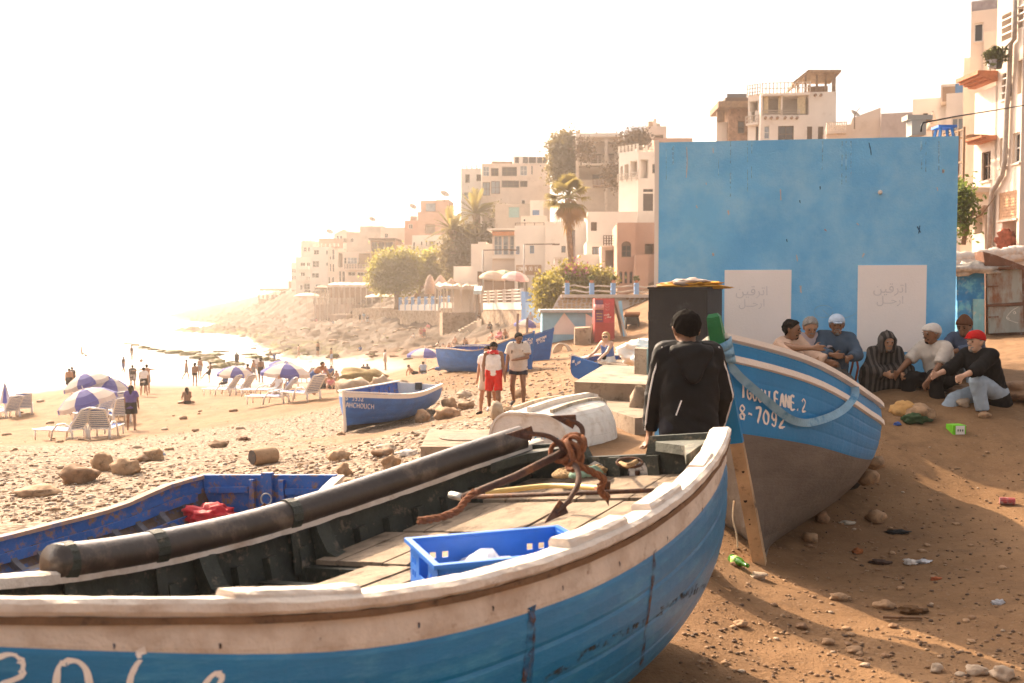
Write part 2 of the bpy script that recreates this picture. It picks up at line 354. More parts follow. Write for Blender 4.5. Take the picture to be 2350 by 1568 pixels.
            if kind == 'robe':
                rl = o.get('len', .75)
                for i in (0,1):
                    Hp, K, A = J['P%d'%i], J['K%d'%i], J['A%d'%i]; b.cone(Hp, K, .10*q+inf*1.6, .075*q+inf*2.5, .12); b.cone(K, K+(A-K)*rl, .075*q+inf*2.5, .07*q+inf*3, .14, True)
                K0, K1 = J['K0'], J['K1']; b.cone(K0, K1, .06*k, .06*k, .12); b.cone(J['P0'], J['K1'], .09*k, .07*k, .1); b.cone(J['P1'], J['K0'], .09*k, .07*k, .1)
                a0, a1 = K0+(J['A0']-K0)*rl*.7, K1+(J['A1']-K1)*rl*.7; b.cone(a0, a1, .06*k, .06*k, .12)
            put(o.get('name', kind), b, m)
        elif kind in ('shorts', 'trousers'):
            ln = o.get('len', .7 if kind == 'shorts' else 1.9); w = o.get('loose', 1.0)
            for s in (-1, 1): b.cone(hip+sx*s*.075*k+up*o.get('top', .07)*k, hip+sx*s*.085*k-up*.04*k, .104*q+inf, .108*q+inf, .05)
            for i in (0,1):
                Hp, K, A = J['P%d'%i], J['K%d'%i], J['A%d'%i]
                if ln <= 1: b.cone(Hp, Hp+(K-Hp)*ln, .092*q+inf, (.092-(.034)*ln)*q+inf*2.0*w, .02, True)
                else: b.cone(Hp, K, .092*q+inf, .058*q+inf*1.4*w, .02); b.cone(K, K+(A-K)*(ln-1), .058*q+inf*1.4*w, .044*k+inf*1.5*w, .02, True)
            put(o.get('name', kind), b, m)
        elif kind == 'bikini':
            b.fold = 0; b.cone(ch+sx*-.08*k+fw*.03*k+up*.04*k, ch+sx*.08*k+fw*.03*k+up*.04*k, .1*q, .1*q, .05); b.cut += [(ch+up*.10*k, up), (ch-up*.0*k, -up)]; put('bikini_top', b, m)
            b = Blob(vox); [b.cone(hip+sx*s*.075*k-up*.02*k, hip+sx*s*.085*k-up*.06*k, .115*q, .112*q, .05) for s in (-1,1)]; b.cut.append((hip+up*.05*k, up)); put('bikini_bottom', b, m)
    if hair:
        b = Blob(vox); hs_ = hair_style; g = .016*k
        b.fold = .006 if vox < .02 else 0; b.foldscale = .3
        b.cone(hd+hu*.045*k-hf*.022*k, hd+hu*.045*k+hf*.022*k, .083*k+g, .072*k+g, .02)
        if hs_ == 'long':
            b.cone(hd-hf*.04*k, nk-hf*.075*k-up*.16*k, .085*k, .05*k, .04); b.cone(hd+hr*.05*k-hf*.02*k, nk+hr*.085*k-up*.10*k, .05*k, .035*k, .03); b.cone(hd-hr*.05*k-hf*.02*k, nk-hr*.085*k-up*.10*k, .05*k, .035*k, .03)
            b.cut.append((hd+hf*.055*k+hu*.05*k, (hf*.9-hu*.5)[:]))
        elif hs_ == 'bun': b.ball(hd+hu*.12*k-hf*.06*k, .045*k); b.cut.append((hd+hf*.03*k+hu*.03*k, (hf*.75-hu*.75)[:]))
        elif hs_ == 'curly': b.ball(hd+hu*.08*k-hf*.01*k, .115*k, .03); b.ball(hd+hu*.0*k-hf*.06*k, .10*k, .03); b.cut.append((hd+hf*.045*k+hu*.05*k, (hf*.8-hu*.6)[:]))
        else:
            b.cone(hd-hf*.035*k+hu*.02*k, hd-hf*.032*k-hu*.07*k, .072*k+g*.3, .046*k, .02); b.cut.append((hd+hf*.042*k+hu*.045*k, (hf*.72-hu*.7)[:])); b.cut.append((hd-hu*.088*k, (-hu*.8+hf*.5)[:]))
        put('hair', b, M(hair))
    if beard and vox < .02:
        b = Blob(vox*.8); b.cone(hd-hu*.05*k+hf*.052*k, hd-hu*.08*k+hf*.056*k, .048*k, .038*k, .02); b.cut.append((hd-hu*.05*k+hf*.07*k, (hu*.9-hf*.25)[:]))
        put('beard', b, M(beard))
        b = Blob(vox*.6); b.cone(hd-hu*.036*k+hf*.105*k-hr*.028*k, hd-hu*.036*k+hf*.105*k+hr*.028*k, .009*k, .009*k, .01); put('moustache', b, M(beard))
    if vox < .02:
        mat('eye_dark', (.012,.008,.006), .2)
        for s in (-1, 1):
            b = MB(); c = hd+hr*s*.032*k+hu*.008*k+hf*.089*k+Vector((0,0,z0)); b.lathe([(.001,-.009*k),(.011*k,-.004*k),(.012*k,0),(.011*k,.004*k),(.001,.009*k)], c, 8); b.make('eye', M('eye_dark'), T, True, world=False)
            b = MB(); c = hd+hr*s*.032*k+hu*.03*k+hf*.103*k+Vector((0,0,z0)); b.bar(c-hr*.018*k, c+hr*.018*k, .006, .008*k, hu); b.make('eyebrow', M(hair if hair else 'hair_grey'), T, world=False)
    if glasses:
        b = MB(); 
        for s in (-1, 1): b.box(hd+hr*s*.034*k+hu*.01*k+hf*.112*k+Vector((0,0,z0)), (.052*k,.008,.036*k), math.atan2(-hf.x, hf.y))
        b.bar(hd-hr*.075*k+hu*.015*k+hf*.105*k+Vector((0,0,z0)), hd+hr*.075*k+hu*.015*k+hf*.105*k+Vector((0,0,z0)), .006, .006); b.make('sunglasses', mat('black_plastic', (.012,.012,.013), .25, spec=.5), T, world=False)
    if cap:
        cm, ck = cap; b = Blob(vox*.8); b.cone(hd+hu*.05*k-hf*.022*k, hd+hu*.05*k+hf*.022*k, .092*k+.012, .084*k+.012, .02)
        if ck == 'beanie': b.cone(hd+hu*.09*k-hf*.01*k, hd+hu*.13*k-hf*.02*k, .075*k, .05*k, .04)
        b.cut.append((hd+hu*.045*k+hf*.06*k, (-hu*.96+hf*.22)[:])); put('cap' if ck == 'cap' else 'knit_hat', b, cm)
        if ck == 'cap':
            b = Blob(vox*.7); c = hd+hu*.058*k+hf*.085*k
            for t in (-1,-.5,0,.5,1): b.cone(c+hr*t*.055*k, c+hr*t*.045*k+hf*(.075-.02*abs(t))*k-hu*.012*k, .009, .008, .012)
            put('cap_brim', b, cm)
    if shoes:
        for i in (0,1):
            hl, toe = J['F%d'%i]; b = Blob(vox*.9); b.cone(hl+Vector((0,0,-.004)), toe+(toe-hl)*.06, .042*k, .034*k, .03); b.cone(J['A%d'%i]-Vector((0,0,.03)), hl, .042*k, .04*k, .02)
            if shoes[1] == 'sandal': b.cut.append((hl+Vector((0,0,-.002)), (0,0,1)))
            put('shoe', b, shoes[0])
    if extra: extra(T, J, put, off)
    return T

# ------------------------------------------------------------------ ground, sea, headland
SEA = -4.72
_us = np.concatenate([np.linspace(-3, -.75, 30, endpoint=False), np.linspace(-.75, .75, 700), np.linspace(.75, 3, 31)[1:]])
_vs = np.concatenate([np.linspace(math.log(.8), math.log(3.2), 24, endpoint=False), np.linspace(math.log(3.2), math.log(80), 340, endpoint=False), np.linspace(math.log(80), math.log(260), 250, endpoint=False), np.linspace(math.log(260), math.log(420), 40, endpoint=False), np.linspace(math.log(420), math.log(2900), 14)])
_U, _Vv = np.meshgrid(_us, _vs); gy = np.exp(_Vv); gx = _U*gy
gzv = gz_np(gx, gy)
PEB = [G(*p) for p in ((60,1080),(250,1050),(420,1020),(560,1000),(700,985),(400,1110),(200,1130),(850,960),(930,1010))]
def seg_soft(x, y, pts, rad):
    d = np.full(x.shape, 9e9)
    for p, r in zip(pts, rad): d = np.minimum(d, ((x-p.x)**2+(y-p.y)**2)/r**2)
    return np.clip(1.6-d, 0, 1)
peb = seg_soft(gx, gy, PEB, [3.5,4,4.5,5,5,4,3,4,2.5])
uu = gx/gy
rock = np.clip((gy-88-12*np.clip(uu+.12, 0, 1)*0-np.clip(uu, -.2, .05)*-40)/14, 0, 1)*np.clip((.06-uu)/.05, 0, 1)
rock = rock*np.clip((gzv+4.95)/.25, 0, 1)*np.clip((260-gy)/60+1, 0, 1)
wet = np.clip((-3.95-gzv)/.45, 0, 1)
Z = gzv.copy(); fx, fy = gx.ravel(), gy.ravel(); n1 = np.zeros(fx.size); n2 = np.zeros(fx.size)
sel = np.where((np.abs(uu.ravel()) < .76) & (fy < 330))[0]
for i in sel:
    x, y = fx[i], fy[i]
    s = 1.3 if y < 75 else .5
    n1[i] = mn.fractal((x*s, y*s, 0), .9, 2.1, 4); n2[i] = mn.noise((x*.22, y*.22, 5))
n1 = n1.reshape(gx.shape); n2 = n2.reshape(gx.shape)
amp = np.where(gy < 14, .022, np.where(gy < 70, .06, .08))*np.clip(gy/5, .5, 1)*(1-wet*.85)
Z += n1*amp*(1-rock)
strat = (gx*.55+gy*.83)/4.2+n2*1.3; fr = strat-np.floor(strat)
Z += rock*((fr**2.2-.45)*.75+n1*.26+np.clip(n2, 0, 1)*.35)
Z = np.where(gy > 420, np.maximum(-9, Z*0-9), Z)
nr, nc = gx.shape; idx = np.arange(nr*nc).reshape(nr, nc)
F = np.stack([idx[:-1,:-1], idx[:-1,1:], idx[1:,1:], idx[1:,:-1]], -1).reshape(-1, 4)
GV = np.stack([gx, gy, Z], -1).reshape(-1, 3)
GV = np.concatenate([GV, [[-60,-30,-.2],[60,-30,-.2]]])
gm = bpy.data.materials.new('beach_ground'); gm.use_nodes = True
def ground_mat(m):
    t = m.node_tree; N = t.nodes; L = t.links; b = N['Principled BSDF']; b.inputs['Roughness'].default_value = .9; b.inputs['Specular IOR Level'].default_value = .2
    geo = N.new('ShaderNodeNewGeometry'); pos = geo.outputs['Position']; at = N.new('ShaderNodeAttribute'); at.attribute_name = 'zone'
    sp = N.new('ShaderNodeSeparateColor'); L.new(at.outputs['Color'], sp.inputs[0])
    def noi(s, d=6, r=.65):
        n = N.new('ShaderNodeTexNoise'); n.inputs['Scale'].default_value = s; n.inputs['Detail'].default_value = d; n.inputs['Roughness'].default_value = r; L.new(pos, n.inputs['Vector']); return n.outputs[0]
    def mr(x, a, c):
        q = N.new('ShaderNodeMapRange'); q.inputs[1].default_value = a; q.inputs[2].default_value = c; L.new(x, q.inputs[0]); return q.outputs[0]
    def mix(f, a, c, bt='MIX'):
        x = N.new('ShaderNodeMixRGB'); x.blend_type = bt
        if isinstance(f, float): x.inputs[0].default_value = f
        else: L.new(f, x.inputs[0])
        for i, q in ((1, a), (2, c)):
            if isinstance(q, tuple): x.inputs[i].default_value = (*q, 1)
            else: L.new(q, x.inputs[i])
        return x.outputs[0]
    def mul(a, c):
        x = N.new('ShaderNodeMath'); x.operation = 'MULTIPLY'; L.new(a, x.inputs[0])
        if isinstance(c, float): x.inputs[1].default_value = c
        else: L.new(c, x.inputs[1])
        return x.outputs[0]
    def vor(s, feat='F1'):
        v = N.new('ShaderNodeTexVoronoi'); v.inputs['Scale'].default_value = s; L.new(pos, v.inputs['Vector']); v.feature = feat; return v
    sand = mix(mr(noi(.6), .35, .65), (.18,.098,.046), (.25,.145,.072))
    sand = mix(mul(mr(noi(7, 8, .75), .5, .75), .55), sand, (.115,.058,.027))
    sand = mix(mul(mr(noi(1.9, 5, .7), .5, .68), .6), sand, (.10,.056,.028))
    sand = mix(mul(mr(noi(38, 4, .7), .55, .8), .5), sand, (.085,.055,.036))
    gr = vor(16); sand = mix(mul(mr(gr.outputs['Distance'], .22, .08), .35), sand, (.30,.22,.155))
    v = vor(13); pb = mix(mr(v.outputs['Color'], .1, .9), (.22,.15,.095), (.38,.30,.23)); pb = mix(mr(v.outputs['Distance'], .35, .7), pb, (.12,.08,.05))
    col = mix(sp.outputs[0], sand, pb)
    rk = mix(mr(noi(.35, 6), .35, .65), (.095,.06,.038), (.06,.04,.025)); rk = mix(mul(mr(noi(2.2, 6), .5, .7), .7), rk, (.04,.028,.018))
    al = mix(mr(noi(.25, 4), .45, .6), rk, (.13,.125,.035)); lo = N.new('ShaderNodeSeparateXYZ'); L.new(pos, lo.inputs[0])
    rk = mix(mr(lo.outputs[2], -3.9, -4.6), rk, al); col = mix(sp.outputs[1], col, rk)
    col = mix(mul(sp.outputs[2], .6), col, (.16,.10,.06)); L.new(col, b.inputs['Base Color'])
    rg = N.new('ShaderNodeMapRange'); rg.inputs[3].default_value = .92; rg.inputs[4].default_value = .32; L.new(sp.outputs[2], rg.inputs[0]); L.new(rg.outputs[0], b.inputs['Roughness'])
    bp = N.new('ShaderNodeBump'); bp.inputs['Strength'].default_value = .8; bp.inputs['Distance'].default_value = .03
    hh = mix(.5, noi(9, 8, .7), noi(45, 4, .7)); pv = N.new('ShaderNodeMath'); pv.operation = 'MULTIPLY'; L.new(v.outputs['Distance'], pv.inputs[0]); L.new(sp.outputs[0], pv.inputs[1])
    sb = N.new('ShaderNodeMath'); sb.operation = 'SUBTRACT'; L.new(hh, sb.inputs[0]); L.new(pv.outputs[0], sb.inputs[1])
    dry = N.new('ShaderNodeMath'); dry.operation = 'SUBTRACT'; dry.inputs[0].default_value = 1; L.new(mul(sp.outputs[2], .9), dry.inputs[1]); L.new(mul(sb.outputs[0], dry.outputs[0]), bp.inputs['Height']); L.new(bp.outputs[0], b.inputs['Normal'])
ground_mat(gm)
F = np.concatenate([F, [[len(GV)-2, len(GV)-1, nc-1, 0]]])
ground = raw('ground', GV, F, gm, None, True); tag(ground, 'sandy and pebbly beach ground sloping to the sea', None, None, 'structure')
ca = ground.data.color_attributes.new('zone', 'FLOAT_COLOR', 'POINT')
cz = np.zeros((len(GV), 4), np.float32); cz[:nr*nc,0] = peb.ravel(); cz[:nr*nc,1] = rock.ravel(); cz[:nr*nc,2] = (wet*(1-rock)).ravel(); cz[:,3] = 1
ca.data.foreach_set('color', cz.ravel())
GZ_GRID = (gx, gy, Z)
def gzf(x, y):
    """height of the built sheet (with its relief)"""
    u = x/max(y, .8); v = math.log(max(y, .8)); i = int(np.searchsorted(_vs, v))-1; j = int(np.searchsorted(_us, u))-1
    i = min(max(i, 0), nr-2); j = min(max(j, 0), nc-2); a = (v-_vs[i])/(_vs[i+1]-_vs[i]); b = (u-_us[j])/(_us[j+1]-_us[j])
    return float((Z[i,j]*(1-b)+Z[i,j+1]*b)*(1-a)+(Z[i+1,j]*(1-b)+Z[i+1,j+1]*b)*a)
def GF(px, py):
    p = G(px, py); return Vector((p.x, p.y, gzf(p.x, p.y)))

sm = bpy.data.materials.new('sea_water'); sm.use_nodes = True
def sea_mat(m):
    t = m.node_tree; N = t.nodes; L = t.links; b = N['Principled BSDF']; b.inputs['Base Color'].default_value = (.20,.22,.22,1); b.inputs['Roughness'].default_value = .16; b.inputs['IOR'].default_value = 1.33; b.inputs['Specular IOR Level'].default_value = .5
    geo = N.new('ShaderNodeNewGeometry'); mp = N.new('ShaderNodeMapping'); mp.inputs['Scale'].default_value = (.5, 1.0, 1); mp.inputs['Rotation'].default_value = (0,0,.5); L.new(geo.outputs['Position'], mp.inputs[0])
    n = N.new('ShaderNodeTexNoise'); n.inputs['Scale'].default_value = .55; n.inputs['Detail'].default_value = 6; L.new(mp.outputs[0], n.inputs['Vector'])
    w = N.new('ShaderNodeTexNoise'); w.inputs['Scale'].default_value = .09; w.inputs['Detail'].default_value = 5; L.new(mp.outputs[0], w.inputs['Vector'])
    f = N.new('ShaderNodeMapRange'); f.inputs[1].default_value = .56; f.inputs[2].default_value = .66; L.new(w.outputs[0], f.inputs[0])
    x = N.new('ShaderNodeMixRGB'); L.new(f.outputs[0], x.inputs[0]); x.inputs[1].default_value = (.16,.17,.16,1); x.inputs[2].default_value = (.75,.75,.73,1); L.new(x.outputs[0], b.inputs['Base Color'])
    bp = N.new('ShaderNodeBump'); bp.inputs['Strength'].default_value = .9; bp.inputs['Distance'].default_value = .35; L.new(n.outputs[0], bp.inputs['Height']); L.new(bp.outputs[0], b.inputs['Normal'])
sea_mat(sm)
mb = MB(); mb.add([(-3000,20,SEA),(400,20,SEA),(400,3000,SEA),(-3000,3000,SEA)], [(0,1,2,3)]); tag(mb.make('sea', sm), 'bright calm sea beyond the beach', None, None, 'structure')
# far headland in the haze
hl = []; hn = 60
for r in range(4):
    for i in range(hn):
        px = 470+i*(760-470)/(hn-1); d = 1150+r*90
        top = 672-34*math.exp(-((px-610)/60)**2)-22*math.exp(-((px-700)/60)**2)+3*mn.noise((px*.05, 3, r))
        y = [684, (684+top)/2+2, top, 684][r]; q = P(px, y, d); hl.append((q.x, q.y, max(q.z, SEA-1) if r not in (0,3) else SEA-1))
hi = np.arange(4*hn).reshape(4, hn)
tag(raw('far_headland', hl, np.stack([hi[:-1,:-1], hi[:-1,1:], hi[1:,1:], hi[1:,:-1]], -1).reshape(-1,4), mat('headland_earth', (.22,.18,.13), .95, .2, .02, 0), None, True), 'low far headland fading in the haze across the bay', None, None, 'structure')
# air
hz = MB(); hz.box((-1200, 1440, 14), (3900, 3260, 48)); haze = hz.make('haze', []); tag(haze, 'warm sunlit sea haze filling the air', None, None, 'stuff')
hm_ = bpy.data.materials.new('haze_air'); hm_.use_nodes = True; t = hm_.node_tree; t.nodes.remove(t.nodes['Principled BSDF'])
pv = t.nodes.new('ShaderNodeVolumePrincipled'); pv.inputs['Color'].default_value = (.98,.88,.80,1); pv.inputs['Density'].default_value = .0006; pv.inputs['Anisotropy'].default_value = .6
t.links.new(pv.outputs[0], t.nodes['Material Output'].inputs['Volume']); haze.data.materials.append(hm_)

# ------------------------------------------------------------------ paint and wood
DARKGREEN = mat('boat_inside_dark', (.035,.040,.032), .6, .35, 9, .5, 40, c2=(.16,.13,.09), t2=.62, s2=14)
BLUE_NEAR = mat('blue_hull_paint', (.003,.165,.37), .33, .12, 3, .12, 30, c2=(.05,.27,.46), t2=.62, s2=5, spec=.5, stretch=(1,1,4), soft=.12)
WHITE_WORN = mat('worn_white_paint', (.66,.58,.50), .6, .08, 9, .5, 45, c2=(.24,.14,.075), t2=.66, s2=11, c3=(.42,.31,.23), t3=.62, s3=6)
WHITE_CLEAN = mat('white_boat_paint', (.78,.70,.62), .5, .05, 6, .25, 50, c2=(.35,.25,.18), t2=.72, s2=9)
BLUE2 = mat('fresh_blue_boat_paint', (.006,.20,.46), .42, .10, 3, .15, 30, c2=(.06,.30,.55), t2=.70, s2=9, spec=.45)
GREY2 = mat('grey_hull_bottom_paint', (.135,.11,.09), .6, .2, 2.5, .3, 25, c2=(.10,.08,.07), t2=.68, s2=8, stretch=(1,1,2.5))
OLDBLUE = mat('flaking_blue_paint', (.02,.10,.36), .6, .2, 6, .4, 40, c2=(.23,.13,.07), t2=.57, s2=9)
OLDBLUE2 = mat('faded_blue_boat_paint', (.025,.13,.40), .55, .2, 3, .3, 40, c2=(.10,.16,.24), t2=.66, s2=7, stretch=(1,1,2))
BROWN = mat('brown_weathered_wood', (.17,.095,.05), .8, .3, 10, .4, 60, c2=(.05,.03,.02), t2=.62, s2=12)
DECK = mat('sun_bleached_deck_wood', (.25,.19,.135), .85, .3, 8, .45, 60, c2=(.10,.07,.045), t2=.58, s2=6)
BLACKPIPE = mat('worn_black_pipe', (.04,.028,.022), .3, .35, 5, .15, 40, c2=(.12,.085,.06), t2=.60, s2=5, spec=.5)
RUSTIRON = mat('rusty_iron', (.075,.035,.022), .75, .35, 18, .6, 60, c2=(.17,.065,.025), t2=.58, s2=15)
ROPE_BROWN = mat('reddish_brown_rope', (.21,.075,.03), .9, .35, 40, .5, 150)
ROPE_TAN = mat('tan_rope', (.36,.24,.12), .9, .3, 40, .5, 150)
ROPE_GREEN = mat('pale_green_rope', (.22,.34,.26), .9, .3, 40, .5, 150)
STEMWOOD = mat('orange_weathered_stem_wood', (.44,.29,.165), .75, .3, 4, .4, 50, c2=(.06,.04,.03), t2=.60, s2=7)
BLACKBOT = mat('dark_hull_bottom', (.02,.02,.03), .55, .3, 4, .3, 40)
GREENP = mat('green_paint', (.02,.19,.06), .5, .15, 8, .3, 50)
WHITEP = mat('white_lettering_paint', (.80,.74,.68), .6, .05, 20, .1, 60)

def interp(xs, ys):
    xs = np.array(xs, float); ys = np.array(ys, float)
    # smooth monotone-ish cubic
    m = np.gradient(ys, xs)
    def f(x):
        x = min(max(x, xs[0]), xs[-1]); i = min(int(np.searchsorted(xs, x, 'right'))-1, len(xs)-2); h = xs[i+1]-xs[i]; t = (x-xs[i])/h
        return float((2*t**3-3*t*t+1)*ys[i]+(t**3-2*t*t+t)*h*m[i]+(-2*t**3+3*t*t)*ys[i+1]+(t**3-t*t)*h*m[i+1])
    return f
class Hull:
    """s runs along the keel, t from keel (0) to gunwale (1); side +1 / -1"""
    def __init__(s, O, ang, heel, L, beam, sheer, keel, ew, ez=None, rake=None, pitch=0):
        s.O = Vector(O); s.a = Vector((math.cos(ang), math.sin(ang), 0)); s.n = Vector((-math.sin(ang), math.cos(ang), 0)); s.L = L
        s.beam, s.sheer, s.keel, s.ew, s.ez, s.rake = beam, sheer, keel, ew, ez or (lambda q: 1.0), rake or (lambda q, z: 0)
        s.M = Matrix.Rotation(heel, 3, s.a)@Matrix.Rotation(pitch, 3, s.n)
    def w(s, x, y, z): return s.O+s.M@(s.a*x+s.n*y+Vector((0,0,z)))
    def sec(s, q, t):
        p = t*math.pi/2; zs, zk = s.sheer(q), s.keel(q)
        return max(s.beam(q), .004)*max(math.sin(p), 1e-6)**s.ew(q), zk+(zs-zk)*max(1-math.cos(p), 0)**s.ez(q)
    def pt(s, q, t, side, off=0, dz=0):
        y, z = s.sec(q, t)
        y0, z0 = s.sec(q, max(t-.03, 0)); y1, z1 = s.sec(q, min(t+.03, 1)); dy, dz_ = y1-y0, z1-z0; l = math.hypot(dy, dz_) or 1
        y, z = y+dz_/l*off, z-dy/l*off+dz
        return s.w(q+s.rake(q, z), side*max(y, 0), z)
    def inside(s, q, z): # half width of the inner hull at height z
        lo, hi = 0., 1.
        for _ in range(24):
            m = (lo+hi)/2
            if s.sec(q, m)[1] < z: lo = m
            else: hi = m
        return s.sec(q, lo)[0]
    def strake(s, T, side, t0, t1, mo, mi, qs, th=.022, name='plank', lap=.004):
        mb = MB(); rings = []; f0, f1 = (t if callable(t) else (lambda q, t=t: t) for t in (t0, t1))
        for q in qs:
            t0, t1 = f0(q), f1(q); e = min(.012, (t1-t0)*.15)
            rings.append([s.pt(q, t0, side, -lap), s.pt(q, t0+e, side), s.pt(q, (t0+t1)/2, side, .0015), s.pt(q, t1-e, side), s.pt(q, t1, side, -lap), s.pt(q, t1, side, -th), s.pt(q, (t0+t1)/2, side, -th), s.pt(q, t0, side, -th)])
        n = 8
        for i in range(len(rings)-1):
            for j in range(n):
                k = (j+1) % n; f = [rings[i][j], rings[i][k], rings[i+1][k], rings[i+1][j]]
                if side > 0: f = f[::-1]
                mb.add(f, [(0,1,2,3)], 1 if 4 <= j <= 7 else 0)
        mb.add(rings[0], [tuple(range(n))]); mb.add(rings[-1], [tuple(range(n))])
        return mb.make(name, [mo, mi], T, False)
    def sweep(s, T, name, side, qs, prof, m, t=1.0, smooth=False, jit=0.):
        """prof: (outward, up) corner points of a rail's section, carried along the gunwale"""
        mb = MB(); rings = []
        for q in qs:
            y, z = s.sec(q, t)
            rings.append([s.w(q+s.rake(q, z), side*(y+o), z+u)+(mn.noise_vector((q*9, side*2+o*60, u*60))*jit+mn.noise_vector((q*31, o*60, u*60))*jit*.6 if jit else Vector()) for o, u in prof])
        mb.loft(rings if side > 0 else [r[::-1] for r in rings]); return mb.make(name, m, T, smooth)

# ------------------------------------------------------------------ painted strokes on surfaces
FONT = {
'A':[[(0,0),(.45,1),(.9,0)],[(.2,.38),(.72,.38)]],'B':[[(0,0),(0,1),(.6,.95),(.7,.75),(.5,.55),(0,.5)],[(.5,.53),(.8,.3),(.6,.03),(0,0)]],'C':[[(.85,.85),(.5,1),(.1,.75),(0,.4),(.2,.05),(.6,0),(.85,.15)]],
'D':[[(0,0),(0,1),(.5,.95),(.85,.6),(.75,.2),(.4,0),(0,0)]],'E':[[(.75,1),(0,1),(0,0),(.8,0)],[(0,.52),(.6,.52)]],'F':[[(.8,1),(0,1),(0,0)],[(0,.52),(.6,.52)]],'G':[[(.85,.85),(.45,1),(.05,.7),(.02,.3),(.35,0),(.8,.1),(.85,.45),(.5,.45)]],
'H':[[(0,0),(0,1)],[(.8,0),(.8,1)],[(0,.5),(.8,.5)]],'I':[[(.3,0),(.3,1)]],'L':[[(0,1),(0,0),(.75,0)]],'M':[[(0,0),(.1,1),(.5,.35),(.85,1),(.95,0)]],'N':[[(0,0),(0,1),(.8,0),(.8,1)]],'O':[[(.45,1),(.1,.8),(0,.45),(.15,.1),(.45,0),(.8,.15),(.9,.55),(.75,.9),(.45,1)]],
'R':[[(0,0),(0,1),(.6,.95),(.75,.72),(.5,.5),(0,.48)],[(.35,.48),(.85,0)]],'S':[[(.8,.88),(.45,1),(.08,.8),(.2,.58),(.7,.42),(.8,.18),(.45,0),(0,.12)]],'T':[[(0,1),(.85,1)],[(.42,1),(.42,0)]],'U':[[(0,1),(.02,.3),(.25,0),(.6,.02),(.8,.3),(.82,1)]],'Y':[[(0,1),(.42,.5),(.85,1)],[(.42,.5),(.42,0)]],
'0':[[(.4,1),(.05,.7),(.02,.3),(.35,0),(.7,.2),(.78,.65),(.4,1)]],'1':[[(.2,.8),(.45,1),(.45,0)]],'2':[[(.05,.78),(.35,1),(.72,.8),(.6,.5),(.0,.02),(.8,.05)]],'3':[[(.05,.95),(.6,.95),(.3,.58),(.7,.4),(.6,.08),(.3,0),(0,.12)]],'4':[[(.6,0),(.6,1),(0,.35),(.8,.35)]],'5':[[(.75,1),(.15,1),(.08,.58),(.5,.62),(.75,.35),(.55,.03),(.05,.06)]],
'6':[[(.65,.95),(.2,.65),(.02,.25),(.3,0),(.7,.15),(.65,.45),(.3,.5),(.05,.3)]],'7':[[(0,1),(.8,1),(.3,0)]],'8':[[(.4,.52),(.08,.75),(.4,1),(.72,.78),(.4,.52),(.02,.25),(.4,0),(.8,.22),(.4,.52)]],'9':[[(.72,.65),(.4,.42),(.08,.65),(.35,1),(.7,.85),(.7,.4),(.5,.02),(.1,.08)]],
'-':[[(.1,.5),(.6,.5)]],'.':[[(.2,.02),(.28,.08)]],'e':[[(.05,.3),(.7,.34),(.62,.6),(.3,.66),(.02,.35),(.2,.02),(.65,.1)]],'i':[[(.2,.6),(.2,0)],[(.2,.82),(.24,.92)]],' ':[]}
def layout(txt, x0, y0, x1, y1, h, adv=None, slant=0.):
    """strokes in pixels for a line of hand lettering whose baseline runs (x0,y0)->(x1,y1)"""
    n = len(txt); dx, dy = (x1-x0)/n, (y1-y0)/n; L = math.hypot(dx, dy); ux, uy = dx/L, dy/L; out = []
    for i, ch in enumerate(txt):
        ox, oy = x0+dx*i, y0+dy*i
        for st in FONT.get(ch, []):
            out.append([(ox+ux*(a*L*.78+slant*b*h)+uy*b*h*.0, oy+uy*a*L*.78-b*h) for a, b in st])
    return out
def smooth_line(p, n=5):
    if len(p) < 3: return [tuple(np.array(p[0])*(1-t)+np.array(p[-1])*t) for t in np.linspace(0, 1, n+1)]
    p = [np.array(q, float) for q in p]; out = []
    for i in range(len(p)-1):
        a = p[max(i-1,0)]; b = p[i]; c = p[i+1]; d = p[min(i+2, len(p)-1)]
        for t in np.linspace(0, 1, n, endpoint=False): out.append(tuple(.5*(2*b+(c-a)*t+(2*a-5*b+4*c-d)*t*t+(3*b-a-3*c+d)*t**3)))
    return out+[tuple(p[-1])]
def bvh_of(objs):
    V = []; Fc = []
    for o in objs:
        k = len(V); b = base_of(o) if o.parent else Vector((0,0,0)); V += [v.co+b for v in o.data.vertices]; Fc += [tuple(i+k for i in p.vertices) for p in o.data.polygons]
    return BVHTree.FromPolygons(V, Fc)
def paint_strokes(parent, name, objs, strokes, wpx, m, off=.004, jit=.25, bvh=None):
    bvh = bvh or bvh_of(objs); mb = MB()
    for st in strokes:
        L = []
        for (x, y) in smooth_line(st):
            hit = bvh.ray_cast(ORG, ray(x, y).normalized())
            if hit[0] is not None:
                nn = hit[1]; nn = nn if nn.dot(ray(x, y)) < 0 else -nn; L.append((hit[0]+nn*off, nn, (hit[0]-ORG).length))
        for i in range(len(L)):
            p, nn, d = L[i]; t = (L[min(i+1, len(L)-1)][0]-L[max(i-1, 0)][0])
            if t.length < 1e-6: continue
            s_ = t.normalized().cross(nn)*(wpx*d/FPX/2*(1+jit*mn.noise(p*30))); L[i] = (p-s_, p+s_, t)
        ok = [q for q in L if isinstance(q[0], Vector) and isinstance(q[1], Vector) and isinstance(q[2], Vector) and q[1] is not None]
        ok = [q for q in L if isinstance(q[2], Vector)]
        for a, b in zip(ok[:-1], ok[1:]):
            if (a[0]-b[0]).length < .4: mb.add([a[0], a[1], b[1], b[0]], [(0,1,2,3)])
    return mb.make(name, m, parent) if mb.f else None
def lin(a, b, n): return [a+(b-a)*i/(n-1) for i in range(n)]

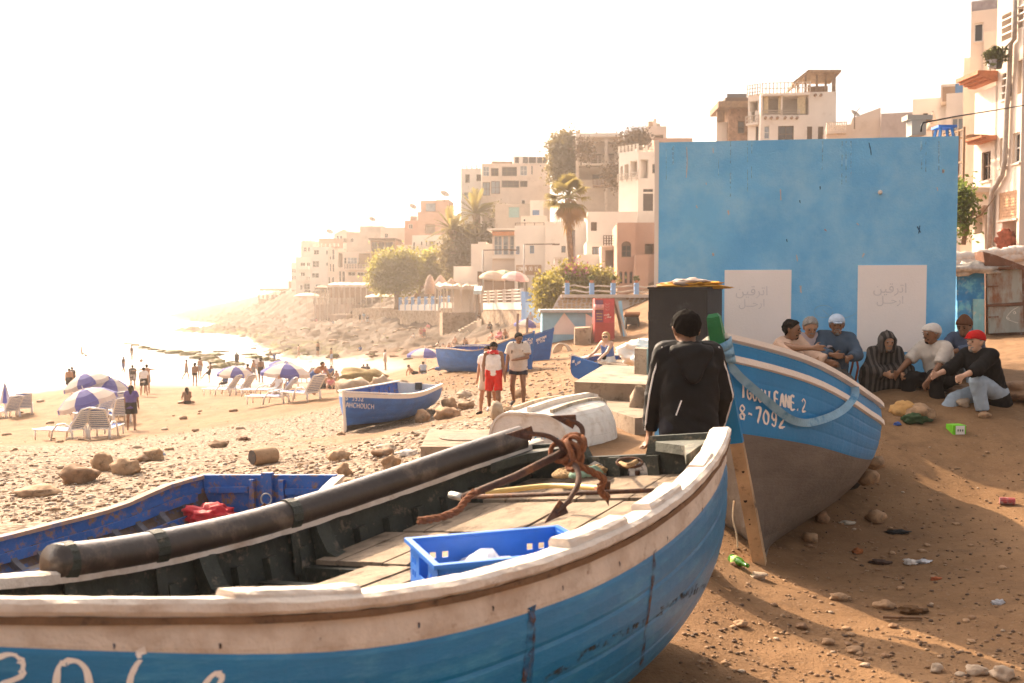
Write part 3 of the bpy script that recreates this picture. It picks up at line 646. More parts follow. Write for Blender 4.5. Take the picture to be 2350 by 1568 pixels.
# ------------------------------------------------------------------ the near boat (stern far right, bow at the left edge)
NB_O = Vector((.75, 5.70, -.065)); NB_ANG = math.atan2(-.77, -.64)
H1 = Hull(NB_O, NB_ANG, R(8.0), 3.95,
    interp([0,.4,.9,1.5,2.0,2.5,2.9,3.2,3.5,3.75,3.95], [.66,.82,.96,1.05,1.06,1.02,.94,.82,.58,.30,.0]),
    interp([0,.5,1,2,2.8,3.5,3.95], [1.03,.945,.865,.775,.80,.915,1.0]),
    interp([0,.5,2,3,3.95], [.10,.02,-.08,-.06,.35]), interp([0,1,2.5,3.95], [.62,.55,.6,1.1]))
nb = thing('near_fishing_boat', 'large blue fishing boat with peeling white gunwale in the foreground', 'boat', (-.4, 4.4, gz(-.4, 4.4)))
qs1 = lin(0, 3.93, 34); nb_out = []
TB = lambda q: .90+.028*max(0, (q-1.9)/2)
ts = [0,.22,.40,.55,.68,.80,TB]
for side in (-1, 1):
    for t0, t1 in zip(ts[:-1], ts[1:]): nb_out.append(H1.strake(nb, side, t0, t1, BLUE_NEAR, DARKGREEN, qs1))
    nb_out.append(H1.strake(nb, side, TB, .995, WHITE_WORN, DARKGREEN, qs1, name='sheer_plank'))
    H1.sweep(nb, 'rubbing_strip', side, qs1, [(-.02,-.022),(.036,-.022),(.036,-.001),(-.02,-.001)], BROWN, jit=.003)
    # cap rail with its soft worn corners
    cap = H1.sweep(nb, 'gunwale_cap', side, lin(0, 3.93, 150), [(-.085,.0),(.028,.0),(.044,.012),(.046,.036),(.03,.05),(-.06,.052),(-.085,.04)], WHITE_WORN, smooth=False, jit=.004)
    for q in lin(.25, 3.3, 17):     # frames
        mb = MB(); rings = []
        for t in lin(.08, .93, 9):
            p0, p1 = H1.pt(q-.028, t, side, -.024), H1.pt(q+.028, t, side, -.024); r0, r1 = H1.pt(q-.025, t, side, -.075), H1.pt(q+.025, t, side, -.075); rings.append([p0, p1, r1, r0])
        mb.loft(rings); mb.make('frame', DARKGREEN, nb)
    mb = MB(); rings = []
    for q in qs1[1:-3]:
        y, z = H1.sec(q, .74); rings.append([H1.w(q, side*(y-.075-o), z+u) for o, u in ((0,-.03),(.02,-.03),(.02,.03),(0,.03))])
    mb.loft(rings); mb.make('stringer', mat('stringer_wood', (.12,.10,.07), .7, .3, 10, .4), nb)
# raised blocks on the near gunwale
for q0, q1, h in ((1.10,1.42,.035),(1.62,2.0,.04),(2.88,3.22,.03),(.55,.75,.02)):
    for side in (1,) if q0 != 1.62 else (1, -1):
        H1.sweep(nb, 'oarlock_block', side, lin(q0, q1, 16), [(-.075,.040),(.026,.040),(.022,.03+h),(.012,.04+h),(-.06,.045+h),(-.072,.03+h)], WHITE_WORN, smooth=False, jit=.005)
# transom with the notch for the outboard
mb = MB(); outl = []
z_t = H1.sheer(0); wt = H1.beam(0)-.02
tr = [(-wt, z_t+.02), (-.24, z_t+.02), (-.2, z_t-.07), (.2, z_t-.07), (.24, z_t+.03), (wt, z_t+.03)]
bot = [(H1.sec(0, t)[0]-.02, H1.sec(0, t)[1]) for t in lin(.98, .04, 10)]
poly = [H1.w(.03, y, z) for y, z in tr]+[H1.w(.03, y, z) for y, z in bot]+[H1.w(.03, -y, z) for y, z in bot[::-1]]
mb.slab(poly, H1.M@(-H1.a), .05); mb.make('transom', DARKGREEN, nb)
PADW = mat('scratched_white_pad', (.5,.46,.42), .7, .4, 20, .4, 60, c2=(.03,.03,.03), t2=.56, s2=16)
for y in (-.15, .14):
    mb = MB(); mb.slab([H1.w(.086, y+.07*math.cos(k*.785), z_t-.17+.075*math.sin(k*.785)) for k in range(8)], H1.M@H1.a, .012); p = mb.make('engine_pad', PADW, nb)
    mb = MB(); mb.lathe([(.012,-.012),(.014,.0),(.012,.012)], H1.w(.094, y, z_t-.17), 8); mb.make('bolt', RUSTIRON, p)
for y in (-.24, .0, .26):
    mb = MB(); mb.bar(H1.w(.10, y, z_t-.42), H1.w(.10, y, z_t-.075), .075, .03, H1.a); mb.make('transom_post', DARKGREEN, nb)
for side in (-1, 1):  # quarter knees between transom and sides
    mb = MB(); y = side*(wt-.04); mb.slab([H1.w(.04, y, z_t+.0), H1.w(.04, y-side*.34, z_t-.0), H1.w(.12, y-side*.30, z_t-.0), H1.w(.22, y-side*.06, z_t-.02), H1.w(.42, y+side*.06, z_t-.05)], (0,0,1), .05); mb.make('quarter_knee', DARKGREEN if side < 0 else mat('grey_green_board', (.10,.105,.085), .7, .35, 12, .4, 50, c2=(.3,.25,.19), t2=.6), nb)
# stern deck of bleached planks in three sections, cross gaps between
zd = lambda q: H1.sheer(q)-.165
for (q0, q1) in ((.10,.50),(.54,1.02),(1.06,1.55),(1.60,1.95)):
    ws = H1.inside((q0+q1)/2, zd(q0))-.10; n = int(2*ws/.155); cw = 2*ws/n
    for i in range(n):
        y0, y1 = -ws+cw*i+.003, -ws+cw*(i+1)-.003; dz = rng.normal()*.003; e = rng.normal()*.008
        if q0 > 1.5 and i not in (3,4,5,7,8,9): continue
        lim0, lim1 = H1.inside(q0, zd(q0))-.06, H1.inside(q1, zd(q1))-.06
        c = lambda y, l: max(min(y, l), -l)
        if abs(c(y1, lim0)-c(y0, lim0)) < .02: continue
        pp = [H1.w(q0, c(y0,lim0), zd(q0)+dz), H1.w(q0, c(y1,lim0), zd(q0)+dz), H1.w(q1+e, c(y1,lim1), zd(q1)+dz), H1.w(q1+e, c(y0,lim1), zd(q1)+dz)]
        mb = MB(); mb.slab(pp[::-1], (0,0,1), .024); mb.make('deck_plank', DECK, nb)
mb = MB()
for q in (.30,.52,1.04,1.57,1.84):
    ww = H1.inside(q, zd(q)-.07)-.05; mb = MB(); mb.bar(H1.w(q, -ww, zd(q)-.065), H1.w(q, ww, zd(q)-.065), .06, .07, (0,0,1)); mb.make('deck_beam', DARKGREEN, nb)
mb = MB()     # bilge floor
rings = [[H1.w(q, -H1.inside(q, .12)+.03, .13), H1.w(q, H1.inside(q, .12)-.03, .13), H1.w(q, H1.inside(q, .12)-.03, .10), H1.w(q, -H1.inside(q, .12)+.03, .10)] for q in lin(.1, 3.3, 14)]
mb.loft(rings); mb.make('floor', DARKGREEN, nb)
for q in (2.10, 2.95):                          # thwarts and their knees
    z = H1.sheer(q)-.26; ww = H1.inside(q, z)-.06; mb = MB(); mb.hexa([H1.w(q-.12, -ww, z-.035), H1.w(q+.12, -ww, z-.035), H1.w(q+.12, ww, z-.035), H1.w(q-.12, ww, z-.035), H1.w(q-.12, -ww, z), H1.w(q+.12, -ww, z), H1.w(q+.12, ww, z), H1.w(q-.12, ww, z)]); mb.make('thwart', DECK if q > 2.5 else DARKGREEN, nb)
for q in (1.50, 2.2):
    z = H1.sheer(q); yy = H1.beam(q); prof = [(0,.03),(-.05,.03),(-.09,-.06),(-.14,-.14),(-.26,-.18),(-.40,-.20),(-.47,-.25),(-.44,-.30),(-.16,-.30),(-.06,-.30)]
    mb = MB(); front = [H1.w(q, -(yy+o*1.0-.02), z+u) for o, u in prof]; mb.slab(front, H1.M@H1.a, .09); mb.make('knee', DARKGREEN, nb, False)
mb = MB(); mb.hexa([H1.w(q, y, z) for z in (.55,.585) for q, y in ((2.2,.05),(2.2,.16),(3.3,.16),(3.3,.05))]); mb.make('side_bench', DECK, nb)
# roller pipe along the far gunwale
pts = [H1.w(q, -(H1.sec(q,1)[0]-.035), H1.sheer(q)+.085) for q in lin(.10, 2.92, 26)]
mb = MB(); mb.tube(pts, .078, 18); mb.make('net_roller_pipe', BLACKPIPE, nb, True)
for q in (2.86, 1.62, 2.4):
    mb = MB(); c = H1.w(q, -(H1.sec(q,1)[0]-.035), H1.sheer(q)+.085)
    ring = []
    for k in range(9):
        th = R(-70+k*25); ring.append(c+H1.M@(H1.n*math.cos(th)+Vector((0,0,1))*math.sin(th))*.078)
    for a, b in zip(ring[:-1], ring[1:]): mb.bar(a, b, .05, .008, H1.n) if False else mb.bar(a, b, .06, .012, (a+b)/2-c)
    mb.bar(ring[0], H1.w(q, -(H1.sec(q,1)[0]-.07), H1.sheer(q)-.22), .05, .012, H1.n); mb.make('pipe_bracket', DARKGREEN, nb)
# rust runs and the lettering on the near side
bvn = bvh_of(nb_out)
RUST = mat('rust_stain', (.11,.05,.022), .7, .4, 14, .1, 60, c2=(.006,.12,.28), t2=.52, s2=14, stretch=(1,1,.25), soft=.05)
def patchy(m, lo, hi, sc=16):      # stain that lets the paint show through in places
    t = m.node_tree; tc = t.nodes.new('ShaderNodeTexCoord'); n = t.nodes.new('ShaderNodeTexNoise'); n.inputs['Scale'].default_value = sc; n.inputs['Detail'].default_value = 5; r = t.nodes.new('ShaderNodeMapRange'); r.inputs[1].default_value = lo; r.inputs[2].default_value = hi; t.links.new(tc.outputs['Object'], n.inputs['Vector']); t.links.new(n.outputs[0], r.inputs[0]); t.links.new(r.outputs[0], t.nodes['Principled BSDF'].inputs['Alpha'])
patchy(RUST, .38, .62)
DIRT = mat('dirty_scuff', (.05,.05,.045), .8, .4, 20); patchy(DIRT, .46, .72, 22)
for k in range(16): x = 1250+22*k; y = 1560-k*13+random.uniform(-8,8); paint_strokes(nb, 'scuff', None, [[(x, y), (x+40, y-26)]], random.uniform(8,20), DIRT, .0025, .6, bvn)
for st, w in (([(1502,1262),(1497,1330),(1484,1420),(1470,1530)], 15), ([(1219,1392),(1217,1450),(1208,1520),(1200,1568)], 30), ([(1226,1440),(1222,1500),(1216,1568)], 9)): paint_strokes(nb, 'rust_run', None, [st], w, RUST, .003, .5, bvn)
for x, y in ((262,1478),(505,1478),(735,1462),(960,1430),(1130,1392),(1290,1345),(1420,1290),(1530,1232),(1610,1165),(1660,1095)): paint_strokes(nb, 'nail_stain', None, [[(x, y), (x+1, y+4), (x+.5, y+9)]], 6, RUST, .003, .5, bvn)
lt = [[(-14,1512),(18,1503),(42,1508),(53,1530),(48,1550),(20,1564),(-10,1572)], [(128,1580),(136,1534),(150,1520),(180,1519),(200,1540),(207,1580)], [(296,1580),(304,1545),(320,1518)], [(318,1502),(330,1492)], [(462,1590),(478,1560),(500,1545),(508,1558),(495,1582)]]
for l_ in lt: paint_strokes(nb, 'letter', None, [l_], 17, WHITEP, .003, .25, bvn)

# ------------------------------------------------------------------ things lying in the near boat
def rope(name, label, pts, r, m, loc=None, twist=True, cat='rope', parent=None, group=None):
    pts = [Vector(q) for q in smooth_line([tuple(p) for p in pts], 8)]
    T = parent or thing(name, label, cat, pts[0], group)
    mb = MB()
    if twist:      # three strands laid round each other
        for k in range(3):
            st = []; acc = 0; u = None
            fine = [Vector(q) for q in smooth_line([tuple(p) for p in pts], 4)]
            for i, p in enumerate(fine):
                d = (fine[min(i+1, len(fine)-1)]-fine[max(i-1, 0)]); acc += d.length/2; d.normalize()
                u = d.orthogonal().normalized() if u is None else (u-d*u.dot(d)).normalized(); w = d.cross(u); th = acc/r*1.1+k*2.094
                st.append(p+(u*math.cos(th)+w*math.sin(th))*r*.5)
            mb.tube(st, r*.55, 6)
    else: mb.tube(pts, r, 8)
    mb.make('rope' if parent else 'strand', m, T, True); return T
def nbp(px, py, dz=0): # point on the stern deck plane seen at a pixel
    nrm = H1.M@Vector((0,0,1)); q = 1.
    for _ in range(4): p = on_plane(px, py, H1.w(q, 0, zd(q)+.006), nrm); q = min(max((p-H1.O).dot(H1.a), .05), 2)
    return p+Vector((0,0,dz))
# grapnel anchor
anc = thing('grapnel_anchor', 'rusty four-armed grapnel anchor lashed with reddish rope, standing in the near boat', 'anchor', nbp(1290,1185))
crown = P(1300,1035,4.62)
arms_ = [[(1300,1050,4.62),(1285,1020,4.6),(1260,1002,4.58),(1225,996,4.56),(1196,996,4.54)], [(1302,1050,4.62),(1328,1020,4.7),(1337,990,4.74),(1325,972,4.76),(1295,963,4.78)], [(1308,1055,4.6),(1326,1080,4.5),(1325,1115,4.4),(1300,1155,4.32),(1276,1178,4.28)], [(1310,1055,4.62),(1345,1075,4.72),(1380,1100,4.78),(1390,1130,4.8)]]
for A in arms_:
    p = [P(*a) for a in A]; L = [Vector(q) for q in smooth_line([tuple(x) for x in p], 6)]; mb = MB(); n = len(L); mb.tube(L, [.0145-.004*i/n for i in range(n)], 8)
    ar = mb.make('arm', RUSTIRON, anc, True); e = L[-1]; d = (L[-1]-L[-3]).normalized(); mb = MB(); sdv = d.cross(Vector((0,-1,0))).normalized()
    mb.slab([e-d*.06+sdv*.005, e-d*.05+sdv*.035, e+d*.075, e-d*.05-sdv*.035], Vector((0,-1,0)), .014); mb.make('fluke', RUSTIRON, ar)
mb = MB(); mb.tube([crown, P(1180,1095,4.55), P(1062,1142,4.5)], [.02,.019,.018], 8); mb.make('shank', RUSTIRON, anc, True)
# knotted rope round the crown
mb = MB(); random.seed(3)
for k in range(9):
    c = crown+Vector((random.uniform(-.035,.045), random.uniform(-.03,.02), random.uniform(-.06,.035))); ax = Vector((random.uniform(-1,1), random.uniform(-1,1), random.uniform(-.6,.6))).normalized(); u = ax.orthogonal().normalized(); w = ax.cross(u); rr = random.uniform(.035,.06)
    mb.tube([c+(u*math.cos(t)+w*math.sin(t))*rr for t in lin(0, 6.3, 14)], .0125, 6)
mb.make('rope_lashing', ROPE_BROWN, anc, True)
rope('brown_mooring_rope', 'reddish brown twisted rope running from the anchor down to the boat deck', [P(1310,1060,4.56), P(1362,1085,4.55), P(1385,1100,4.55), P(1378,1125,4.56), P(1392,1140,4.58), nbp(1370,1130,.015)], .017, ROPE_BROWN)
rope('brown_trailing_rope', 'reddish brown rope trailing along the anchor shank into the boat', [P(1090,1128,4.5), P(1068,1150,4.45), P(1050,1172,4.4), P(1010,1188,4.35), P(960,1196,4.3)], .017, ROPE_BROWN)
cc = nbp(1330,1105,.02); 
def coil(name, label, c, rx, ry, r, m, turns=3):
    pts = []
    for i in range(turns*12+1):
        t = i/12*2*math.pi; k = 1-.09*(i/12); pts.append(c+H1.M@(Vector((1,0,0))*rx*k*math.cos(t)+Vector((0,1,0))*ry*k*math.sin(t)+Vector((0,0,.012+.012*(i/12)*.7))))
    return rope(name, label, pts, r, m)
coil('tan_rope_coil', 'tan rope coil on the bleached stern deck behind the anchor', nbp(1330,1095,.01), .15, .13, .016, ROPE_TAN)
coil('green_rope_coil', 'pale green rope bundle inside the tan rope coil', nbp(1345,1103,.02), .085, .06, .015, ROPE_GREEN, 4)
rope('tan_mooring_line', 'tan line running from the rope coil to the iron ring on the transom', [nbp(1375,1088,.03), nbp(1410,1075,.04), P(1440,1068,5.2), P(1462,1058,5.5)], .013, ROPE_TAN)
mb = MB(); c = P(1445,1062,5.45); mb.tube([c+Vector((.07*math.cos(t), .03*math.sin(t), .02*math.sin(t))) for t in lin(0, 6.283, 18)], .008, 6); mb.make('mooring_ring', RUSTIRON, nb, True)
rope('yellow_hose', 'pale yellow hose lying across the deck of the near boat', [nbp(1115,1140,.02), nbp(1180,1132,.02), nbp(1260,1124,.02), nbp(1330,1126,.02), nbp(1375,1130,.02)], .014, mat('yellow_hose_rubber', (.55,.38,.13), .5), twist=False, cat='hose')
po = thing('rusty_pole', 'long thin rusty iron pole lying across the stern deck planks', 'pole', nbp(1085,1150)); mb = MB(); mb.tube([nbp(1060,1150,.02), nbp(1320,1142,.02), nbp(1545,1134,.02)], .011, 8); mb.make('rod', RUSTIRON, po, True)
mb = MB(); mb.tube([nbp(1035,1147,.025), nbp(1060,1150,.02)], .02, 8); mb.make('grip', mat('galvanised_metal', (.45,.43,.40), .35, metal=.8), po, True)
# blue plastic fish crate
CRATE = mat('blue_plastic', (.03,.17,.62), .38, .1, 8, .05, 60, spec=.5)
def crate(label, c, rz, L=.60, W=.40, Hh=.24):
    T = thing('fish_crate', label, 'crate', c, None, rz); th = .018
    def panel(nm, along, half, off, hx):
        # a wall with a handle hole and a patch of small square holes, built as a grid with cells left out
        nx, nz = 24, 10; mb = MB(); V = {}
        def keep(i, k):
            x, z = (i+.5)/nx, (k+.5)/nz
            if nm == 'end' and .33 < x < .67 and .62 < z < .86: return False
            if .3 < z < .8 and (.08 < x < .26 or .74 < x < .92) and i % 2 and k % 2: return False
            return True
        for i in range(nx):
            for k in range(nz):
                if keep(i, k):
                    a0, a1 = -half+2*half*i/nx, -half+2*half*(i+1)/nx; z0, z1 = Hh*k/nz, Hh*(k+1)/nz
                    p = [(a0,off,z0),(a1,off,z0),(a1,off,z1),(a0,off,z1)]; q = [(a, off-math.copysign(th*.35, off), z) for a, _, z in p]
                    if along == 'y': p = [(o, a, z) for a, o, z in p]; q = [(o, a, z) for a, o, z in q]
                    mb.add(p+q, [(0,1,2,3),(7,6,5,4),(0,4,5,1),(1,5,6,2),(2,6,7,3),(3,7,4,0)])
        return mb.make(nm+'_wall', CRATE, T, world=False)
    panel('side', 'x', L/2, W/2, 0); panel('side', 'x', L/2, -W/2, 0); panel('end', 'y', W/2, L/2, 0); panel('end', 'y', W/2, -L/2, 0)
    mb = MB(); mb.box((0,0,.006), (L-.01, W-.01, .012)); mb.make('bottom', CRATE, T, world=False)
    mb = MB()
    for s in (-1,1): mb.box((0, s*(W/2+.008), Hh+.004), (L+.04, .024, .016)); mb.box((s*(L/2+.008), 0, Hh+.0045), (.024, W-.008, .0155))
    mb.make('rim', CRATE, T, world=False)
    mb = MB()
    for s in (-1,1):
        for x in lin(-L/2+.03, L/2-.03, 5): mb.box((x, s*(W/2+.006), Hh*.46), (.012,.012,Hh*.88))
        for z in (.08, .16): mb.box((0, s*(W/2+.005), z), (L-.02,.010,.010))
    mb.make('rib', CRATE, T, world=False); return T
cr = crate('blue plastic fish crate holding clear bags inside the near boat', P(1150,1325,3.85)+Vector((0,0,-.13)), R(20), .62, .40, .25)
BAGP = mat('clear_plastic_bag', (.75,.78,.82), .15, .1, 20, .5, 30, alpha=.55)
def lump(name, label, cat, c, dims, m, seed=0, rough=.35, freq=2.2, sub=3, parent=None, flat=None, rz=0, group=None, smooth=True, partname=None):
    """an irregular lump: a sphere pushed about by noise"""
    import bmesh
    bm = bmesh.new(); bmesh.ops.create_icosphere(bm, subdivisions=sub, radius=1)
    for v in bm.verts:
        n_ = mn.fractal(v.co*freq*.6+Vector((seed*3.1, seed*1.7, seed)), .8, 2.0, 4); v.co *= 1+rough*n_
        if flat is not None and v.co.z < flat: v.co.z = flat+(v.co.z-flat)*.15
    V = np.array([v.co[:] for v in bm.verts])*np.array(dims)/2; Fc = np.array([[x.index for x in f.verts] for f in bm.faces]); bm.free()
    cz_, sz_ = math.cos(rz), math.sin(rz); V = np.stack([V[:,0]*cz_-V[:,1]*sz_, V[:,0]*sz_+V[:,1]*cz_, V[:,2]], 1)
    if parent is not None: return raw(name, V+np.array(c), Fc, m, parent, smooth)
    o = raw(name, V, Fc, m, None, smooth); o.location = c; return tag(o, label, cat, group)
lump('plastic_bag', 'crumpled clear plastic bags lying in the blue crate', 'plastic bag', P(1120,1300,3.85)+Vector((0,0,-.03)), (.34,.22,.14), BAGP, 4, .6, 3.5)

# ------------------------------------------------------------------ the blue and grey boat with the painted name
b2o = P(1745,1296,7.35)
def b2rake(q, z): return -max(1-q/1.6, 0)**1.5*max(z, 0)*.26
H2 = Hull(b2o, R(71), R(-9.0), 3.2,
    interp([0,.15,.4,.8,1.3,1.9,2.5,2.9,3.2], [.035,.22,.48,.76,.93,1.0,.98,.90,.76]),
    interp([0,.4,1,1.7,2.5,3.2], [1.70,1.46,1.11,.89,.80,.80]), interp([0,.2,1,2,3.2], [.0,.02,.06,.12,.26]), interp([0,.35,1,2,3.2], [1.9,1.25,.80,.60,.58]), None, b2rake)
b2 = thing('named_fishing_boat', 'blue fishing boat with grey bottom and white rub rail, chocked up beside the blue building', 'boat', (2.5, 8.6, gz(2.5, 8.6)))
qs2 = lin(0, 3.18, 30); b2_out = []
tb = lambda q: .735-.075*q
def t_rail(q):
    zs, zk = H2.sheer(q), H2.keel(q); c = 1-(zs-.135-zk)/(zs-zk); return math.acos(max(min(c, 1), 0))/(math.pi/2)
for side in (-1, 1):
    for i in range(5):
        f = lambda k: (lambda q: tb(q)*k/5); b2_out.append(H2.strake(b2, side, f(i), f(i+1), GREY2, DARKGREEN, qs2, lap=.0015))
    for i in range(4):
        f = lambda k: (lambda q: tb(q)+(t_rail(q)-tb(q))*k/4); b2_out.append(H2.strake(b2, side, f(i), f(i+1), BLUE2, DARKGREEN, qs2, lap=.003))
    b2_out.append(H2.strake(b2, side, t_rail, lambda q: .995, BLUE2, BLUE2, qs2, name='sheer_plank'))
    mb = MB(); rings = []
    for q in qs2:
        y, z = H2.sec(q, t_rail(q)); rings.append([H2.w(q+H2.rake(q, z), side*(y+o), z+u) for o, u in ((-.01,-.026),(.024,-.022),(.024,.022),(-.01,.026))])
    mb.loft(rings); mb.make('rub_rail', WHITE_CLEAN, b2)
    H2.sweep(b2, 'gunwale_cap', side, qs2, [(-.06,.0),(.032,.0),(.034,.036),(-.06,.038)], WHITE_CLEAN)
    mb = MB(); y, z = H2.sec(2.95, 1); yr, zr = H2.sec(2.95, t_rail(2.95)); mb.bar(H2.w(2.95, side*(y+.008), z), H2.w(2.95, side*(yr+.008), zr+.02), .07, .018, H2.n); mb.make('quarter_post', BLUE2, b2)
# stem: painted above, bare wood below, green head
def stem_pt(z, dx=0, dy=0): return H2.w(H2.rake(0, z)+dx, dy, z)
def stem_piece(nm, z0, z1, m, w0=.045, fwd=.075, back=.05, n=8):
    mb = MB(); mb.loft([[stem_pt(z, -fwd, -w0), stem_pt(z, back, -w0), stem_pt(z, back, w0), stem_pt(z, -fwd, w0)] for z in lin(z0, z1, n)]); return mb.make(nm, m, b2)
stem_piece('stem_foot', -.0, .95, STEMWOOD); stem_piece('stem', .95, 1.58, BLUE2); stem_piece('stem_collar', 1.58, 1.66, WHITE_CLEAN, .05, .08, .06, 3)
mb = MB(); mb.loft([[stem_pt(z, -.07+d, -.048*k), stem_pt(z, .06-d, -.048*k), stem_pt(z, .06-d, .048*k), stem_pt(z, -.07+d, .048*k)] for z, d, k in ((1.66,0,1),(1.80,.004,.98),(1.86,.012,.9),(1.885,.03,.6))]); mb.make('stem_head', GREENP, b2)
mb = MB()
for z, r in ((.34,.007),(.375,.006),(.52,.014),(.74,.011)):
    hb = MB(); c = stem_pt(z, -.0755, .012*math.sin(z*40)); hb.slab([c+H2.M@(H2.n*r*math.cos(t)+Vector((0,0,1))*r*1.2*math.sin(t)) for t in lin(0, 5.5, 8)], H2.M@(-H2.a), .004); hb.make('bolt_hole', mat('dark_hole', (.015,.011,.008), .9), b2)
# keel under the hull, transom, green net and thwarts
mb = MB(); rings = [[H2.w(q, -.035, z0), H2.w(q, .035, z0), H2.w(q, .035, H2.keel(q)+.04), H2.w(q, -.035, H2.keel(q)+.04)] for q, z0 in ((.03,-.01),(.35,-.005),(.7,.02),(2,.06),(3.1,.18))]; mb.loft(rings); mb.make('keel', GREY2, b2)
bot = [(H2.sec(3.18, t)[0]-.015, H2.sec(3.18, t)[1]) for t in lin(.99, .03, 12)]
mb = MB(); mb.slab([H2.w(3.17, y, z) for y, z in bot]+[H2.w(3.17, -y, z) for y, z in bot[::-1]], H2.M@H2.a, .04); mb.make('transom', BLUE2, b2)
for q in (.9, 1.7, 2.5):
    z = H2.sheer(q)-.14; ww = H2.inside(q, z)-.03; mb = MB(); mb.hexa([H2.w(q+dx, y, z+dz) for dz in (-.04, 0) for dx, y in ((-.11,-ww),(.11,-ww),(.11,ww),(-.11,ww))]); mb.make('thwart', BLUE2, b2)
NETG = mat('green_fishing_net', (.03,.22,.07), .8, .4, 40, .8, 90)
c = H2.w(2.65, -.55, H2.sheer(2.6)-.03); lump('net_heap', 'green net heaped inside the named blue boat, just above its gunwale', 'net', c, (.75,.5,.24), NETG, 9, .4, 3)
bv2 = bvh_of(b2_out)
for i, st in enumerate(layout('IGOUILFANE.2', 1702, 912, 1852, 947, 29)): paint_strokes(b2, 'letter', None, [st], 6.0, WHITEP, .0045, .3, bv2)
for st in layout('8-7092', 1697, 962, 1806, 984, 33): paint_strokes(b2, 'letter', None, [st], 7.0, WHITEP, .0045, .3, bv2)
# cloth strap slung along the side
def ribbon(name, label, cat, pxs, w, m, bvh, off=.03, thick=.004, extra=None):
    pts = smooth_line(pxs, 8); L = []
    for x, y in pts:
        h = bvh.ray_cast(ORG, ray(x, y).normalized())
        L.append((h[0]+ (h[1] if h[1].dot(ray(x, y)) < 0 else -h[1])*off) if h[0] is not None else None)
    k = [i for i, q in enumerate(L) if q is not None]
    for i in range(len(L)):
        if L[i] is None: j = min(k, key=lambda q: abs(q-i)); L[i] = P(pts[i][0], pts[i][1], L[j].y-.01)
    for _ in range(6): L = [L[0]]+[(L[i-1]+L[i]*2+L[i+1])/4 for i in range(1, len(L)-1)]+[L[-1]]
    L = [p+(ORG-p).normalized()*.03 for p in L]
    T = thing(name, label, cat, L[0]); mb = MB(); rings = []
    for i, p in enumerate(L):
        t = (L[min(i+1, len(L)-1)]-L[max(i-1, 0)]).normalized(); n_ = (ORG-p).normalized(); th = .3*math.sin(i*.11+.6); s_ = t.cross(n_).normalized(); s_ = (s_*math.cos(th*.6)+n_*math.sin(th*.6))*w/2; e = n_*thick
        rings.append([p-s_, p+s_, p+s_+e, p-s_+e])
    mb.loft(rings); mb.make('band', m, T); return T
STRAP = mat('faded_printed_strap', (.22,.38,.50), .7, .15, 10, .2, 60, c2=(.08,.24,.40), t2=.58, s2=9)
strap = ribbon('cloth_strap', 'faded blue printed strap slung along the side of the named boat', 'strap', [(1648,800),(1672,840),(1700,872),(1740,906),(1790,950),(1830,968),(1870,965),(1920,945),(1948,918),(1962,888)], .06, STRAP, bv2)
mb = MB(); c = stem_pt(1.62, -.02)      # strap wound round the stem
for k in range(3):
    z = 1.58+.04*k; mb.loft([[stem_pt(z-.03+.03*math.sin(t+k), .0+.11*math.cos(t), .085*math.sin(t)), stem_pt(z+.035+.03*math.sin(t+k), .0+.11*math.cos(t), .085*math.sin(t)), stem_pt(z+.035+.03*math.sin(t+k), .0+.118*math.cos(t), .093*math.sin(t)), stem_pt(z-.03+.03*math.sin(t+k), .0+.118*math.cos(t), .093*math.sin(t))] for t in lin(0, 6.283, 18)], 0, False)
mb.make('wrapped_strap', STRAP, strap, True)
# tyre and rocks chocking it up
TYRE = mat('tyre_rubber', (.022,.019,.017), .8, .3, 12, .4, 50)
tc = Vector((H2.w(2.2, -.35, 0).x, H2.w(2.2, -.35, 0).y, 0)); tc.z = gz(tc.x, tc.y)+.10
ty = thing('rubber_tyre_chock', 'old black tyre lying flat under the stern of the named boat', 'tyre', tc-Vector((0,0,.1)))
mb = MB(); prof = [(.20,-.05),(.22,-.085),(.28,-.105),(.34,-.09),(.37,-.055),(.375,0),(.37,.055),(.34,.09),(.28,.105),(.22,.085),(.20,.05),(.235,.0)]
rings = [[tc+Vector((r*math.cos(t), r*math.sin(t), z)) for r, z in prof] for t in lin(0, 2*math.pi, 33)]; mb.loft(rings, 0, False); mb.make('carcass', TYRE, ty, True)
ROCK = mat('tan_beach_rock', (.33,.205,.115), .85, .25, 5, .5, 25, c2=(.15,.10,.06), t2=.6, s2=4)
ROCKD = mat('brown_rock', (.24,.14,.078), .85, .25, 5, .5, 25, c2=(.14,.09,.055), t2=.6, s2=4)
ROCKL = mat('pale_stone', (.38,.29,.21), .85, .2, 5, .5, 25, c2=(.30,.21,.14), t2=.62, s2=4)
def rock(px, py, wpx, hpx, label, m=None, seed=None, group=None, dpt=1.0, name='rock', rough=.42, sub=2, z=None, cat='rock'):
    """a stone whose foot stands at a pixel, sized in pixels"""
    p = G(px, py); k = p.y/FPX; w, h = wpx*k, hpx*k; seed = seed if seed is not None else random.random()*50
    p.y += w*.35*dpt; p.x *= p.y/(p.y-w*.35*dpt); zz = gzf(p.x, p.y) if z is None else z
    return lump(name, label, cat, Vector((p.x, p.y, zz+h*.38)), (w*1.08, w*dpt*.9, h*1.25), m or ROCK, seed, rough, 2.0, sub, rz=random.uniform(-.4,.4), group=group, smooth=False)
